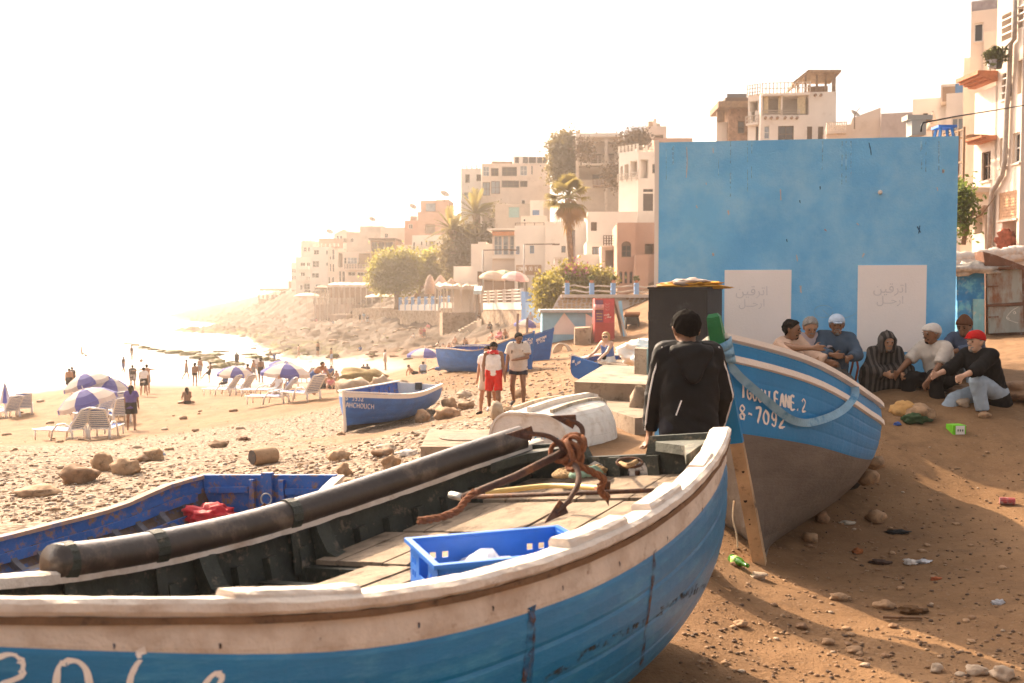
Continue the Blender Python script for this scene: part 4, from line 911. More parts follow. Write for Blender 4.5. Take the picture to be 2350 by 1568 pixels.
for i, (px, py, w, h, lab, m) in enumerate(((2012,1200,42,30,'angular tan stone lying in front of the old tyre', ROCK), (2005,1150,50,26,'tan stone wedged on the tyre under the boat, upper of two', ROCK), (1995,1170,46,30,'tan stone resting in the tyre under the boat, lower of two', ROCK), (1888,1205,32,26,'small brown stone under the grey hull left of the tyre', ROCKD), (1860,1245,36,22,'conical pale stone on the ground under the grey hull', ROCK))):
    rock(px, py, w, h, lab, m, 20+i, z=(tc.z+.10 if i == 1 else tc.z if i == 2 else None))
rope('frayed_rope', 'frayed pale rope end hanging beside the wooden stem foot', [P(1684,1150,7.25), P(1682,1190,7.2), P(1690,1225,7.15), P(1693,1256,7.12)], .006, mat('frayed_fibre', (.45,.36,.25), .9))

# ------------------------------------------------------------------ generic small open boats
def open_boat(name, label, O, ang, heel, L, beam, depth, bow_h, stern_h, bands, mi, cap, keel_rise=(.12,.0,.12), tr=.62, nst=20, thw=(.35,.6), ew=(1.5,.75,.62), cat='boat', group=None, flip=False, pitch=0, stem_m=None, frames=0, zadj=0):
    """bow at s = L; bands: list of (t0, t1, material)"""
    sh = interp([0,.25*L,.6*L,L], [stern_h,depth,depth*1.02,bow_h]); ke = interp([0,.3*L,.7*L,.93*L,L], [keel_rise[0],keel_rise[1],keel_rise[1],.02,keel_rise[2]]); bm_ = interp([0,.2*L,.45*L,.65*L,.82*L,.93*L,L], [beam*tr,beam*.88,beam,beam*.94,beam*.64,beam*.32,.02])
    e = interp([0,.5*L,.8*L,L], [ew[2],ew[2],ew[1],ew[0]])
    H = Hull(O, ang, heel, L, bm_, sh, ke, e, None, lambda q, z: max(q/L-.6, 0)**1.5*z*.55, pitch)
    T = thing(name, label, cat, Vector(O), group); out = []; qs = lin(0, L-.01, nst)
    for side in (-1, 1):
        for t0, t1, m in bands: out.append(H.strake(T, side, t0, t1, m, mi, qs))
        H.sweep(T, 'gunwale_cap', side, qs, [(-.05,.0),(.03,.0),(.03,.035),(-.05,.035)], cap)
        for q in lin(.12*L, .85*L, frames) if frames else ():
            mb = MB(); mb.loft([[H.pt(q-.022, t, side, -.024), H.pt(q+.022, t, side, -.024), H.pt(q+.022, t, side, -.06), H.pt(q-.022, t, side, -.06)] for t in lin(.1, .95, 7)]); mb.make('frame', mi, T)
    b_ = [(H.sec(0, t)[0]-.012, H.sec(0, t)[1]) for t in lin(.99, .04, 9)]
    mb = MB(); mb.slab([H.w(.02, y, z) for y, z in b_]+[H.w(.02, -y, z) for y, z in b_[::-1]], H.M@(-H.a), .04); out.append(mb.make('transom', bands[-1][2], T))
    mb = MB(); mb.loft([[H.w(L+H.rake(L, z)-.04, -.03, z), H.w(L+H.rake(L, z)+.035, -.025, z), H.w(L+H.rake(L, z)+.035, .025, z), H.w(L+H.rake(L, z)-.04, .03, z)] for z in lin(ke(L)-.02, bow_h+.06, 7)]); out.append(mb.make('stem', stem_m or bands[-1][2], T))
    mb = MB(); mb.loft([[H.w(q, -.03, ke(q)-.05), H.w(q, .03, ke(q)-.05), H.w(q, .03, ke(q)+.03), H.w(q, -.03, ke(q)+.03)] for q in lin(.05, L-.02, 8)]); mb.make('keel', bands[0][2], T)
    for f in thw:
        q = f*L; z = sh(q)-.17; ww = H.inside(q, z)-.03; mb = MB(); mb.hexa([H.w(q+dx, y, z+dz) for dz in (-.04, 0) for dx, y in ((-.11,-ww),(.11,-ww),(.11,ww),(-.11,ww))]); mb.make('thwart', mi, T)
    mb = MB(); zf_ = depth*.28; mb.loft([[H.w(q, -H.inside(q, zf_)+.02, zf_), H.w(q, H.inside(q, zf_)-.02, zf_), H.w(q, H.inside(q, zf_)-.02, zf_-.025), H.w(q, -H.inside(q, zf_)+.02, zf_-.025)] for q in lin(.06*L, .85*L, 8)]); mb.make('floor', mi, T)
    return T, H, out
# left boat: flaking blue inside, stern to the back
lbo = Vector((-2.08, 8.75, gz(-2.1, 8.4)-.05)); LBz = .13-lbo.z
H3 = Hull(lbo, math.atan2(-.95, -.34), R(3), 4.4, interp([0,.4,1,1.8,2.6,3.3,4,4.4], [.69,.80,.93,1.02,1.0,.85,.45,.0]), interp([0,.45,.8,1.6,3,4.4], [LBz+.08,LBz+.05,LBz-.02,LBz-.05,LBz,LBz+.12]), interp([0,2,4.4], [.08,.0,.25]), interp([0,2,4.4], [.6,.58,1.1]))
lb = thing('flaking_blue_boat', 'open boat with flaking blue paint inside, lying left of the near boat', 'boat', lbo)
qs3 = lin(0, 4.35, 22); INBLUE = OLDBLUE; INDARK = mat('brown_inner_planking', (.10,.065,.05), .8, .3, 9, .4, 40, c2=(.03,.10,.28), t2=.60, s2=7)
for side in (-1, 1):
    for t0, t1 in ((0,.25),(.25,.45),(.45,.62),(.62,.8)): H3.strake(lb, side, t0, t1, OLDBLUE2, INDARK, qs3)
    H3.strake(lb, side, .8, .995, WHITE_CLEAN if side > 0 else OLDBLUE2, INBLUE, qs3, name='sheer_plank')
    H3.sweep(lb, 'gunwale_cap', side, qs3, [(-.06,.0),(.03,.0),(.03,.03),(-.06,.03)], mat('dusty_pink_wood', (.33,.22,.17), .8, .2, 9, .4, c2=(.05,.13,.33), t2=.6) if side < 0 else WHITE_WORN)
    for q in lin(.35, 3.6, 15):
        mb = MB(); mb.loft([[H3.pt(q-.025, t, side, -.024), H3.pt(q+.025, t, side, -.024), H3.pt(q+.025, t, side, -.07), H3.pt(q-.025, t, side, -.07)] for t in lin(.2, .82, 7)]); mb.make('frame', mat('grey_blue_frame', (.09,.09,.11), .8, .3, 9), lb)
    for t in (.55, .8):
        mb = MB(); mb.loft([[H3.w(q, side*(H3.sec(q, t)[0]-.07-o), H3.sec(q, t)[1]+u) for o, u in ((0,-.035),(.022,-.035),(.022,.035),(0,.035))] for q in qs3[1:-3]]); mb.make('stringer', OLDBLUE, lb)
z_t = H3.sheer(0); wt = H3.beam(0)-.02; bot = [(H3.sec(0, t)[0]-.02, H3.sec(0, t)[1]) for t in lin(.98, .04, 9)]
mb = MB(); mb.slab([H3.w(.03, y, z) for y, z in [(-wt, z_t+.03),(wt, z_t+.04)]+bot]+[H3.w(.03, -y, z) for y, z in bot[::-1]], H3.M@(-H3.a), .05); mb.make('transom', OLDBLUE, lb)
for y, w, h in ((.02,.10,.06),(-.14,.05,0),(.16,.05,0)):
    mb = MB(); mb.bar(H3.w(.10, y, z_t-.5), H3.w(.10, y, z_t+h), w, .045, H3.a); mb.make('transom_post', OLDBLUE, lb)
mb = MB(); mb.bar(H3.w(.10, -.62, z_t-.1), H3.w(.10, -.18, z_t-.09), .05, .045, H3.a); mb.make('transom_rail', OLDBLUE, lb)
mb = MB(); mb.bar(H3.w(.10, .2, z_t-.1), H3.w(.10, .62, z_t-.1), .05, .045, H3.a); mb.make('transom_rail', OLDBLUE, lb)
mb = MB(); c = H3.w(.15, .03, z_t-.16); mb.tube([c+Vector((.045*math.cos(t), -.01, .05*math.sin(t))) for t in lin(0, 6.283, 16)], .007, 6); mb.make('iron_ring', mat('galvanised_metal', (.45,.43,.40), .35, metal=.8), lb, True)
zf_ = z_t-.34; n = 9; wd_ = .92
for i in range(n):
    y0, y1 = -wd_+2*wd_*i/n+.004, -wd_+2*wd_*(i+1)/n-.004; c = lambda q, y: max(min(y, H3.inside(q, zf_)-.06), -H3.inside(q, zf_)+.06)
    mb = MB(); mb.loft([[H3.w(q, c(q,y0), zf_), H3.w(q, c(q,y1), zf_), H3.w(q, c(q,y1), zf_-.02), H3.w(q, c(q,y0), zf_-.02)] for q in lin(.15, 3.4, 10)]); mb.make('floor_plank', mat('grey_floor_wood', (.17,.135,.11), .85, .25, 8, .3, c2=(.07,.11,.22), t2=.62), lb)
nrm3 = H3.M@Vector((0,0,1)); lbp = lambda px, py, dz=0: on_plane(px, py, H3.w(1, 0, zf_), nrm3)+Vector((0,0,dz))
lump('red_cloth', 'crumpled red cloth lying in the flaking blue boat', 'cloth', lbp(482,1200,.06), (.42,.28,.20), mat('red_fabric', (.50,.02,.035), .6, .25, 12, .3), 6, .38, 5, 4)
rope('brown_stern_rope', 'bundle of brown rope tied to the ring of the flaking blue boat', [c+Vector(d) for c in (H3.w(.16, .03, z_t-.2),) for d in ((.0,-.02,0),(-.06,-.08,-.05),(-.16,-.16,-.1),(-.26,-.2,-.13),(-.32,-.3,-.14),(-.22,-.3,-.12),(-.1,-.2,-.1),(-.02,-.1,-.06))], .016, ROPE_BROWN)
# boat with number and name, bow towards the left
B5 = [(0,.32,BLACKBOT),(.32,.52,OLDBLUE2),(.52,.70,OLDBLUE2),(.70,.92,OLDBLUE2),(.92,.995,WHITE_CLEAN)]
o5 = P(962,948,30.0); st5 = P(786,996,25.0); ax5 = (st5-o5); L5 = math.hypot(ax5.x, ax5.y)-.15; an5 = math.atan2(ax5.y, ax5.x)
o5.z = (gz(o5.x, o5.y)+gz(st5.x, st5.y))/2+.03
ah, H5, out5 = open_boat('lettered_beach_boat', 'faded blue boat with white gunwale lying on the sand, white letters on its bow', o5, an5, R(-2), L5, .95, .78, 1.0, .80, B5, OLDBLUE, WHITE_CLEAN, keel_rise=(.1,.0,.02), nst=24, thw=(.3,.55,.72), ew=(1.3,.72,.6), tr=.75, frames=8, stem_m=WHITE_CLEAN)
bv5 = bvh_of(out5)
for st in layout('8-5932', 793, 918, 836, 921, 12): paint_strokes(ah, 'letter', None, [st], 1.8, WHITEP, .012, .2, bv5)
for st in layout('AHCHOUCH', 794, 934, 860, 939, 10.5): paint_strokes(ah, 'letter', None, [st], 1.7, WHITEP, .012, .2, bv5)
mb = MB(); e = H5.w(.1, 0, H5.sheer(0)-.08); mb.box(e, (.2,.16,.22)); mb.make('outboard_bracket', mat('black_metal', (.02,.02,.02), .5), ah)
lump('turquoise_bucket_heap', 'turquoise plastic gear lying inside the lettered beach boat', 'gear', H5.w(1.5, .1, .52), (.9,.5,.25), mat('turquoise_plastic', (.10,.42,.55), .5), 3, .3, 2)
# two boats further back
def placed(pa, pb):   # stern point, bow point (px, py, d)
    a, b = P(*pa), P(*pb); v = b-a; return a, math.atan2(v.y, v.x), math.hypot(v.x, v.y)
BB = [(0,.3,BLACKBOT),(.3,.55,OLDBLUE2),(.55,.78,OLDBLUE2),(.78,.995,OLDBLUE2)]
oA, aA, LA = placed((1024,851,40.), (1226,839,36.5)); oA.z = gz(oA.x, oA.y)+.05
bA, HA, outA = open_boat('long_blue_boat', 'long blue boat with high bow and white arabic name behind the two walking men', oA, aA, R(2), LA-.2, .85, .95, 1.65, .92, [(0,.34,OLDBLUE2)]+BB[1:] , OLDBLUE, mat('pale_gunwale', (.45,.36,.28), .7), keel_rise=(.02,.0,.15), nst=24, thw=(.35,.6), ew=(1.2,.75,.6), tr=.6)
bvA = bvh_of(outA)
for st in layout('8-6321', *Z6(822,535), *Z6(890,520), 6): paint_strokes(bA, 'letter', None, [st], 1.5, WHITEP, .02, .1, bvA)
ARAB = [[(0,.35),(.06,.15),(.12,.4)],[(.12,.3),(.22,.28),(.26,.5)],[(.26,.28),(.36,.28),(.38,.5)],[(.4,.28),(.5,.3),(.55,.75),(.6,.3)],[(.6,.28),(.72,.3),(.74,.5)],[(.76,.3),(.9,.28),(.95,.6),(.85,.55)],[(.3,.75),(.33,.8)],[(.66,.72),(.7,.76)],[(.2,0),(.24,.04)]]
paint_strokes(bA, 'arabic_name', None, [[(lambda q: (Z6(808+82*x, 520-45*y-18*x)))(0) for x, y in st] for st in ARAB], 1.6, WHITEP, .02, .1, bvA)
oB, aB, LB = placed((1060,830,44.), (1266,822,42.)); oB.z = gz(oB.x, oB.y)+.05
bB, HB, outB = open_boat('second_blue_boat', 'dark blue boat with tall raised prow, farther of the two boats behind the walking men', oB, aB, R(-2), LB-.2, .85, 1.0, 1.75, .95, BB, OLDBLUE, OLDBLUE2, keel_rise=(.02,.0,.1), nst=24, ew=(1.2,.75,.6), tr=.6)
bvB = bvh_of(outB)
for st in layout('MARYAM', *Z6(918,505), *Z6(1000,472), 6): paint_strokes(bB, 'letter', None, [st], 1.5, WHITEP, .02, .1, bvB)
for st in layout('8.5596', *Z6(925,522), *Z6(990,500), 5): paint_strokes(bB, 'letter', None, [st], 1.4, WHITEP, .02, .1, bvB)
# small boat by the seated woman
oC, aC, LC = placed((1330,872,23.6), (1420,830,26.)); oC.z = gz(oC.x, oC.y)
bC, HC, outC = open_boat('small_blue_boat', 'small blue boat tipped on its side beside the seated blonde woman', oC, aC, R(14), LC, .42, .5, .55, .62, [(0,.3,OLDBLUE2),(.3,.55,OLDBLUE2),(.55,.78,OLDBLUE2),(.78,.995,OLDBLUE2)], OLDBLUE, WHITE_CLEAN, nst=16, tr=.85, ew=(1.2,.75,.5))
bvC = bvh_of(outC)
for st in layout('IHI', *Z6(1212,680), *Z6(1235,672), 6)+layout('8.5808', *Z6(1240,700), *Z6(1282,675), 5): paint_strokes(bC, 'letter', None, [st], 1.3, WHITEP, .015, .1, bvC)
# white dinghy lying upside down
oD, aD, LD = placed((1210,1062,10.1), (1345,1008,11.4)); WHITED = mat('chalky_white_paint', (.66,.61,.55), .65, .08, 5, .35, 40, c2=(.12,.30,.42), t2=.735, s2=5, c3=(.45,.36,.27), t3=.66, s3=9)
oD.z = gz(oD.x, oD.y)+.45
dg, HD, outD = open_boat('upturned_dinghy', 'white dinghy lying upside down on the sand behind the near boat', oD, aD, math.pi, LD+.3, .54, .44, .38, .44, [(0,.2,WHITED),(.2,.4,WHITED),(.4,.6,WHITED),(.6,.8,WHITED),(.8,.995,WHITED)], WHITED, WHITED, keel_rise=(.03,.0,.05), nst=22, thw=(), tr=.86, ew=(.7,.5,.42))
for s_ in (-1, 1):
    mb = MB(); rings = []
    for q in lin(.1, 1.5, 9):
        y = s_*.22; lo, hi = 0., 1.
        for _ in range(20):
            m_ = (lo+hi)/2
            if HD.sec(q, m_)[0] < abs(y): lo = m_
            else: hi = m_
        z = HD.sec(q, lo)[1]; rings.append([HD.w(q, y-.02, z+.01), HD.w(q, y+.02, z+.01), HD.w(q, y+.018, z-.035), HD.w(q, y-.018, z-.035)])
    mb.loft(rings); mb.make('bottom_runner', mat('worn_cream_strip', (.48,.38,.28), .8, .2, 9, .4, c2=(.12,.09,.07), t2=.6), dg)
bvD = bvh_of(outD); BLUEGRAF = mat('blue_paint_smear', (.06,.30,.50), .7, .3, 12, .1)
for st, w in (([Z6(640,1250),(Z6(690,1245)),Z6(740,1255)], 9), ([Z6(655,1275),Z6(700,1270)], 6), ([Z6(860,1300),Z6(890,1305),Z6(920,1280)], 2.5), ([Z6(960,1275),Z6(963,1310)], 2), ([Z6(985,1272),Z6(990,1300)], 2), ([Z6(1010,1280),Z6(1050,1300),Z6(1100,1295)], 3)): paint_strokes(dg, 'paint_smear', None, [st], w, BLUEGRAF, .004, .5, bvD)

# ------------------------------------------------------------------ buildings: facades with real openings
PLW = mat('white_plaster', (.72,.65,.58), .85, .06, .5, .25, 3, c2=(.55,.47,.40), t2=.68, s2=.8, soft=.1)
PLW2 = mat('cream_plaster', (.64,.54,.46), .85, .07, .5, .25, 3, c2=(.50,.40,.32), t2=.66, s2=.8, soft=.1)
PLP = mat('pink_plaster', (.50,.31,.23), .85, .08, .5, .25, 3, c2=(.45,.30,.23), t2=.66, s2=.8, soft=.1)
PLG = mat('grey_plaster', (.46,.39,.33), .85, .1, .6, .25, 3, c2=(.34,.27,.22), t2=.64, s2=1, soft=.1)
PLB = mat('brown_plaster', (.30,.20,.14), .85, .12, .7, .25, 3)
GLASS = mat('dark_window_glass', (.035,.035,.04), .12, .3, 1, 0, spec=.6)
GLASSB = mat('pale_window_glass', (.22,.26,.30), .12, .3, 1, 0, spec=.6)
FRW = mat('white_window_frame', (.68,.64,.60), .6, .05, 5, 0)
FRB = mat('brown_window_frame', (.10,.06,.04), .7, .2, 5, 0)
FRBL = mat('blue_window_frame', (.09,.20,.38), .6, .1, 5, 0)
DOORB = mat('dark_door', (.06,.045,.04), .7, .2, 3, .1)
WOODT = mat('thin_wood_slats', (.22,.14,.085), .85, .25, 3, .3, 20)
RAILM = mat('pale_rail_wood', (.50,.42,.35), .8, .15, 3, .1)
TERRA = mat('terracotta_tile', (.42,.16,.08), .8, .2, 4, .3, 20)
THATCH = mat('reed_thatch', (.30,.20,.12), .95, .3, 3, .6, 25, c2=(.14,.09,.05), t2=.58)
STONE = None
class House:
    """a block whose front stands in a vertical plane; the front is set out by the pixels seen on it"""
    def __init__(s, name, label, pxl, pxr, ytop, ybot, d, yaw, depth, m, wins=(), cat='house', group=None, parapet=.25, dpx=None, roofless=False):
        yw = R(yaw); s.nrm = Vector((-math.sin(yw), -math.cos(yw), 0)); s.t = Vector((math.cos(yw), -math.sin(yw), 0)); s.p0 = P((pxl+pxr)/2 if dpx is None else dpx, 680, d)
        a = on_plane(pxl, ytop, s.p0, s.nrm); b = on_plane(pxr, ytop, s.p0, s.nrm); s.zt = (a.z+b.z)/2; zb = min(on_plane(pxl, ybot, s.p0, s.nrm).z, on_plane(pxr, ybot, s.p0, s.nrm).z)
        zb = min(zb, gz(s.p0.x, s.p0.y)-.6); s.u0, s.u1 = (a-s.p0).dot(s.t), (b-s.p0).dot(s.t); s.zb = zb; s.depth = depth; s.yaw = yw
        s.T = thing(name, label, cat, Vector((s.p0.x, s.p0.y, zb)), group); s.m = m
        s.wall([s.rect(*w[:4])+tuple(w[4:]) for w in wins], parapet)
    def rect(s, x0, y0, x1, y1):
        a = on_plane(x0, y0, s.p0, s.nrm); b = on_plane(x1, y1, s.p0, s.nrm); u0, u1 = sorted(((a-s.p0).dot(s.t), (b-s.p0).dot(s.t))); z0, z1 = sorted((a.z, b.z)); e = .05
        return (max(u0, s.u0+e), max(z0, s.zb+e), min(u1, s.u1-e), min(z1, s.zt-.12))
    def w(s, u, z, out=0): q = s.p0+s.t*u+s.nrm*out; return Vector((q.x, q.y, z))
    def wall(s, holes, parapet):
        holes = [h for h in holes if h[2]-h[0] > .1 and h[3]-h[1] > .1]
        us = sorted({s.u0, s.u1, *[h[0] for h in holes], *[h[2] for h in holes]}); zs = sorted({s.zb, s.zt, *[h[1] for h in holes], *[h[3] for h in holes]}); mb = MB()
        for a, b in zip(us[:-1], us[1:]):
            for c, d in zip(zs[:-1], zs[1:]):
                m_ = ((a+b)/2, (c+d)/2)
                if not any(h[0] < m_[0] < h[2] and h[1] < m_[1] < h[3] for h in holes): mb.add([s.w(a,c), s.w(b,c), s.w(b,d), s.w(a,d)], [(0,1,2,3)])
        D = s.depth
        for h in holes:
            rd = 1.6 if len(h) > 4 and h[4] == 'o' else .22
            p = [s.w(h[0],h[1]), s.w(h[2],h[1]), s.w(h[2],h[3]), s.w(h[0],h[3])]; q = [s.w(h[0],h[1],-rd), s.w(h[2],h[1],-rd), s.w(h[2],h[3],-rd), s.w(h[0],h[3],-rd)]
            mb.add(p+q, [(0,4,5,1),(1,5,6,2),(2,6,7,3),(3,7,4,0)])
        zr = s.zt-parapet   # sides, back, sunken roof
        o = [s.w(s.u0,s.zb), s.w(s.u1,s.zb), s.w(s.u1,s.zb,-D), s.w(s.u0,s.zb,-D), s.w(s.u0,s.zt), s.w(s.u1,s.zt), s.w(s.u1,s.zt,-D), s.w(s.u0,s.zt,-D)]
        k = .18; i = [s.w(s.u0+k,s.zt,-k), s.w(s.u1-k,s.zt,-k), s.w(s.u1-k,s.zt,-D+k), s.w(s.u0+k,s.zt,-D+k)]; r = [Vector((v.x, v.y, zr)) for v in i]
        mb.add(o+i+r, [(1,2,6,5),(2,3,7,6),(3,0,4,7),(4,5,9,8),(5,6,10,9),(6,7,11,10),(7,4,8,11),(8,9,13,12),(9,10,14,13),(10,11,15,14),(11,8,12,15),(12,13,14,15)])
        mb.make('wall', s.m, s.T)
        for h in holes: s.fill(h)
    def fill(s, h):
        k = h[4] if len(h) > 4 else 'w'; u0, z0, u1, z1 = h[:4]; W, Hh = u1-u0, z1-z0
        if k == 'o':
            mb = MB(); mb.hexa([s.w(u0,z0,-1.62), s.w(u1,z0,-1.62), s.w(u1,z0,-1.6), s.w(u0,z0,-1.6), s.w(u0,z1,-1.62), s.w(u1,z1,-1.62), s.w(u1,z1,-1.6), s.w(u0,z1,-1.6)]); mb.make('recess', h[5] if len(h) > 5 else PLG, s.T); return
        if k == 'd':
            mb = MB(); mb.hexa([s.w(u,z,o) for z in (z0,z1) for u, o in ((u0,-.2),(u1,-.2),(u1,-.12),(u0,-.12))]); mb.make('door', h[5] if len(h) > 5 else DOORB, s.T); return
        fr = h[5] if len(h) > 5 else FRW; fw = min(.07, W*.14); mb = MB()
        for a, b, c, d in ((u0,u0+fw,z0,z1),(u1-fw,u1,z0,z1),(u0+fw,u1-fw,z0,z0+fw),(u0+fw,u1-fw,z1-fw,z1)): mb.hexa([s.w(u,z,o) for z in (c,d) for u, o in ((a,-.16),(b,-.16),(b,-.10),(a,-.10))])
        nx = 3 if W > 1.8 else 2 if W > .7 else 1; nz = 2 if Hh > 1.0 else 1
        for i in range(1, nx): u = u0+W*i/nx; mb.hexa([s.w(q,z,o) for z in (z0+fw,z1-fw) for q, o in ((u-fw*.35,-.155),(u+fw*.35,-.155),(u+fw*.35,-.105),(u-fw*.35,-.105))])
        for i in range(1, nz): z = z0+Hh*i/nz; mb.hexa([s.w(q,zz,o) for zz in (z-fw*.3,z+fw*.3) for q, o in ((u0+fw,-.15),(u1-fw,-.15),(u1-fw,-.11),(u0+fw,-.11))])
        f = mb.make('window', fr, s.T); mb = MB(); mb.hexa([s.w(u,z,o) for z in (z0,z1) for u, o in ((u0,-.19),(u1,-.19),(u1,-.165),(u0,-.165))]); mb.make('pane', h[6] if len(h) > 6 else GLASS, f)
        if Hh > .5 and k == 'w': mb = MB(); mb.hexa([s.w(u,z,o) for z in (z0-.09,z0-.005) for u, o in ((u0-.06,-.02),(u1+.06,-.02),(u1+.06,.07),(u0-.06,.07))]); mb.make('sill', s.m, f)
    # trims set out by pixels on the front
    def block(s, nm, x0, y0, x1, y1, o0, o1, m, parent=None):
        u0, z0, u1, z1 = s.raw(x0, y0, x1, y1); mb = MB(); mb.hexa([s.w(u,z,o) for z in (z0,z1) for u, o in ((u0,o0),(u1,o0),(u1,o1),(u0,o1))]); return mb.make(nm, m, parent or s.T)
    def raw(s, x0, y0, x1, y1):
        a = on_plane(x0, y0, s.p0, s.nrm); b = on_plane(x1, y1, s.p0, s.nrm); u0, u1 = sorted(((a-s.p0).dot(s.t), (b-s.p0).dot(s.t))); z0, z1 = sorted((a.z, b.z)); return u0, z0, u1, z1
    def rail(s, x0, x1, y0, y1, out=.9, m=None, rails=3, posts=5, slab=None, nm='balcony_rail', ends=True):
        """balcony: floor slab at y1, rail up to y0"""
        u0, z0, u1, z1 = s.raw(x0, y0, x1, y1); m = m or RAILM; r = MB(); b = nm
        if slab: q = MB(); q.hexa([s.w(u,z,o) for z in (z0-.18,z0) for u, o in ((u0,.002),(u1,.002),(u1,out),(u0,out))]); q.make('balcony_slab', slab, s.T)
        for i in range(posts): u = u0+(u1-u0)*i/(posts-1); r.bar(s.w(u,z0,out-.05), s.w(u,z1,out-.05), .09, .09)
        for i in range(rails): z = z0+(z1-z0)*(i+1)/rails-.04; r.bar(s.w(u0,z,out-.05), s.w(u1,z,out-.05), .06, .06)
        if ends and out > .2:
            for u in (u0, u1):
                for i in range(rails): z = z0+(z1-z0)*(i+1)/rails-.04; r.bar(s.w(u,z,0), s.w(u,z,out-.1), .06, .06)
        return r.make(nm, m, s.T)
    def roofrail(s, x0, x1, ytop, m=None, posts=4, rails=2, inset=.12):
        u0 = s.raw(x0, 0, x1, 1)[0]; u1 = s.raw(x0, 0, x1, 1)[2]; zt = on_plane(x0, ytop, s.p0, s.nrm).z; m = m or RAILM
        for i in range(posts):
            u = u0+(u1-u0)*i/(posts-1); r = MB(); r.bar(s.w(u,s.zt-.01,-inset), s.w(u,zt,-inset), .22, .22); r.make('roof_post', s.m, s.T)
        r = MB()
        for i in range(rails): z = s.zt+(zt-s.zt)*(i+1)/(rails+.3); r.bar(s.w(u0,z,-inset), s.w(u1,z,-inset), .06, .06)
        r.make('roof_rail', m, s.T)
    def box(s, nm, x0, y0, x1, y1, o0, o1, m): return s.block(nm, x0, y0, x1, y1, o0, o1, m)
def zr(Z, x0, y0, x1, y1, *k): a = Z(x0, y0); b = Z(x1, y1); return (a[0], a[1], b[0], b[1])+k
def hz_(Z, name, label, x0, y0, x1, y1, d, yaw, depth, m, wins=(), **k):
    a = Z(x0, y0); b = Z(x1, y1); return House(name, label, a[0], b[0], a[1], b[1], d, yaw, depth, m, [zr(Z, *w) for w in wins], **k)

# ---- the blue building by the boats
BLUEW = mat('painted_blue_wall', (.17,.48,.78), .75, .07, .7, .3, 40, c2=(.28,.57,.80), t2=.55, s2=1.1, soft=.12, c3=(.12,.40,.72), t3=.58, s3=1.7)
HB_ = House('blue_building', 'flat-fronted bright blue building with two white painted panels beside the boats', 1509, 2200, 320, 960, 13.0, 8.2, 4.2, BLUEW, cat='building', parapet=.1)
PANEL = mat('white_wall_panel', (.90,.81,.75), .8, .03, 1.5, .2, 40, c2=(.55,.42,.35), t2=.76, s2=6)
for x0, y0, x1, y1 in ((1663,620,1814,806),(1969,609,2123,808)): HB_.block('painted_panel', x0, y0, x1, y1, .0, .012, PANEL)
HB_.block('white_corner', 1503, 322, 1509, 900, -.3, .003, PLW)
bvw = None
def wall_text(txt, x, y, h, m):
    c = bpy.data.curves.new('t', 'FONT'); c.body = txt; c.size = 1; c.align_x = 'CENTER'; o = bpy.data.objects.new('t', c); COL.objects.link(o); dg_ = bpy.context.evaluated_depsgraph_get(); me = bpy.data.meshes.new_from_object(o.evaluated_get(dg_)); V = np.array([v.co[:] for v in me.vertices]); Fc = [tuple(p.vertices) for p in me.polygons]; bpy.data.objects.remove(o)
    if len(V) == 0: return
    k = h/max(np.ptp(V[:,1]), .01); c0 = on_plane(x, y, HB_.p0, HB_.nrm); u = (c0-HB_.p0).dot(HB_.t); raw('wall_writing', [HB_.w(u+v[0]*k, c0.z+v[1]*k, .0155) for v in V], Fc, m, HB_.T)
FADED = mat('faded_grey_writing', (.73,.66,.63), .85, .1, 8, 0)
for x in (1725, 2042):
    wall_text('\uFEE6\uFEF4\uFED7\uFEAE\uFE97\u0627', x, 678 if x < 1900 else 672, .16, FADED); wall_text('\uFEDE\u0640\u0640\uFEA3\u0631\u0627', x, 704 if x < 1900 else 697, .13, FADED)
# marks on the blue wall: bare plaster chips, scratches, dark nicks
CHIP = mat('bare_plaster_chip', (.55,.47,.43), .9); NICK = mat('dark_blue_nick', (.02,.09,.20), .8); bw = [c for c in _kids[HB_.T.name] if c.name.startswith('wall') and not c.name.startswith('wall_w')]; bvw = bvh_of(bw)
for st, w, m in (([(1576,338),(1577,372),(1575,408)], 1.6, CHIP), ([(1636,340),(1637,352)], 1.5, CHIP), ([(1671,483),(1672,492)], 4, CHIP), ([(1791,435),(1792,460)], 2.2, CHIP), ([(1828,585),(1830,600)], 2, CHIP), ([(1983,582),(1979,590)], 4, CHIP), ([(2165,390),(2164,396)], 5, CHIP), ([(1966,513),(1970,516)], 3, CHIP), ([(2105,520),(2112,534)], 2.5, NICK), ([(2111,518),(2108,536)], 2, NICK), ([(1994,328),(1998,345),(1999,356)], 2.2, NICK), ([(1805,549),(1806,555)], 3, NICK), ([(1882,428),(1882,434)], 3, NICK), ([(1837,656),(1838,672)], 4, CHIP), ([(1620,420),(1621,424)], 3, CHIP), ([(1598,472),(1600,478)], 3, CHIP), ([(2150,430),(2152,438)], 2, CHIP), ([(1835,460),(1836,466)], 2.4, NICK), ([(1892,527),(1896,530)], 3.5, mat('reddish_chip', (.4,.17,.12), .9)), ([(1636,582),(1637,586)], 5, CHIP)):
    paint_strokes(HB_.T, 'wall_mark', None, [st], w, m, .003, .5, bvw)
for q in (lin(0, 5.8, 14),):
    paint_strokes(HB_.T, 'scratched_drawing', None, [[(1890+22*math.cos(t), 715+14*math.sin(t)) for t in q], [(1930+50*math.cos(t), 690+40*math.sin(t)) for t in lin(-.8, 2.6, 10)]], 1.2, mat('pale_blue_scratch', (.25,.45,.62), .9), .003, .3, bvw)
DRIP = mat('pale_blue_drip', (.30,.58,.80), .8); patchy(DRIP, .42, .62, 9)
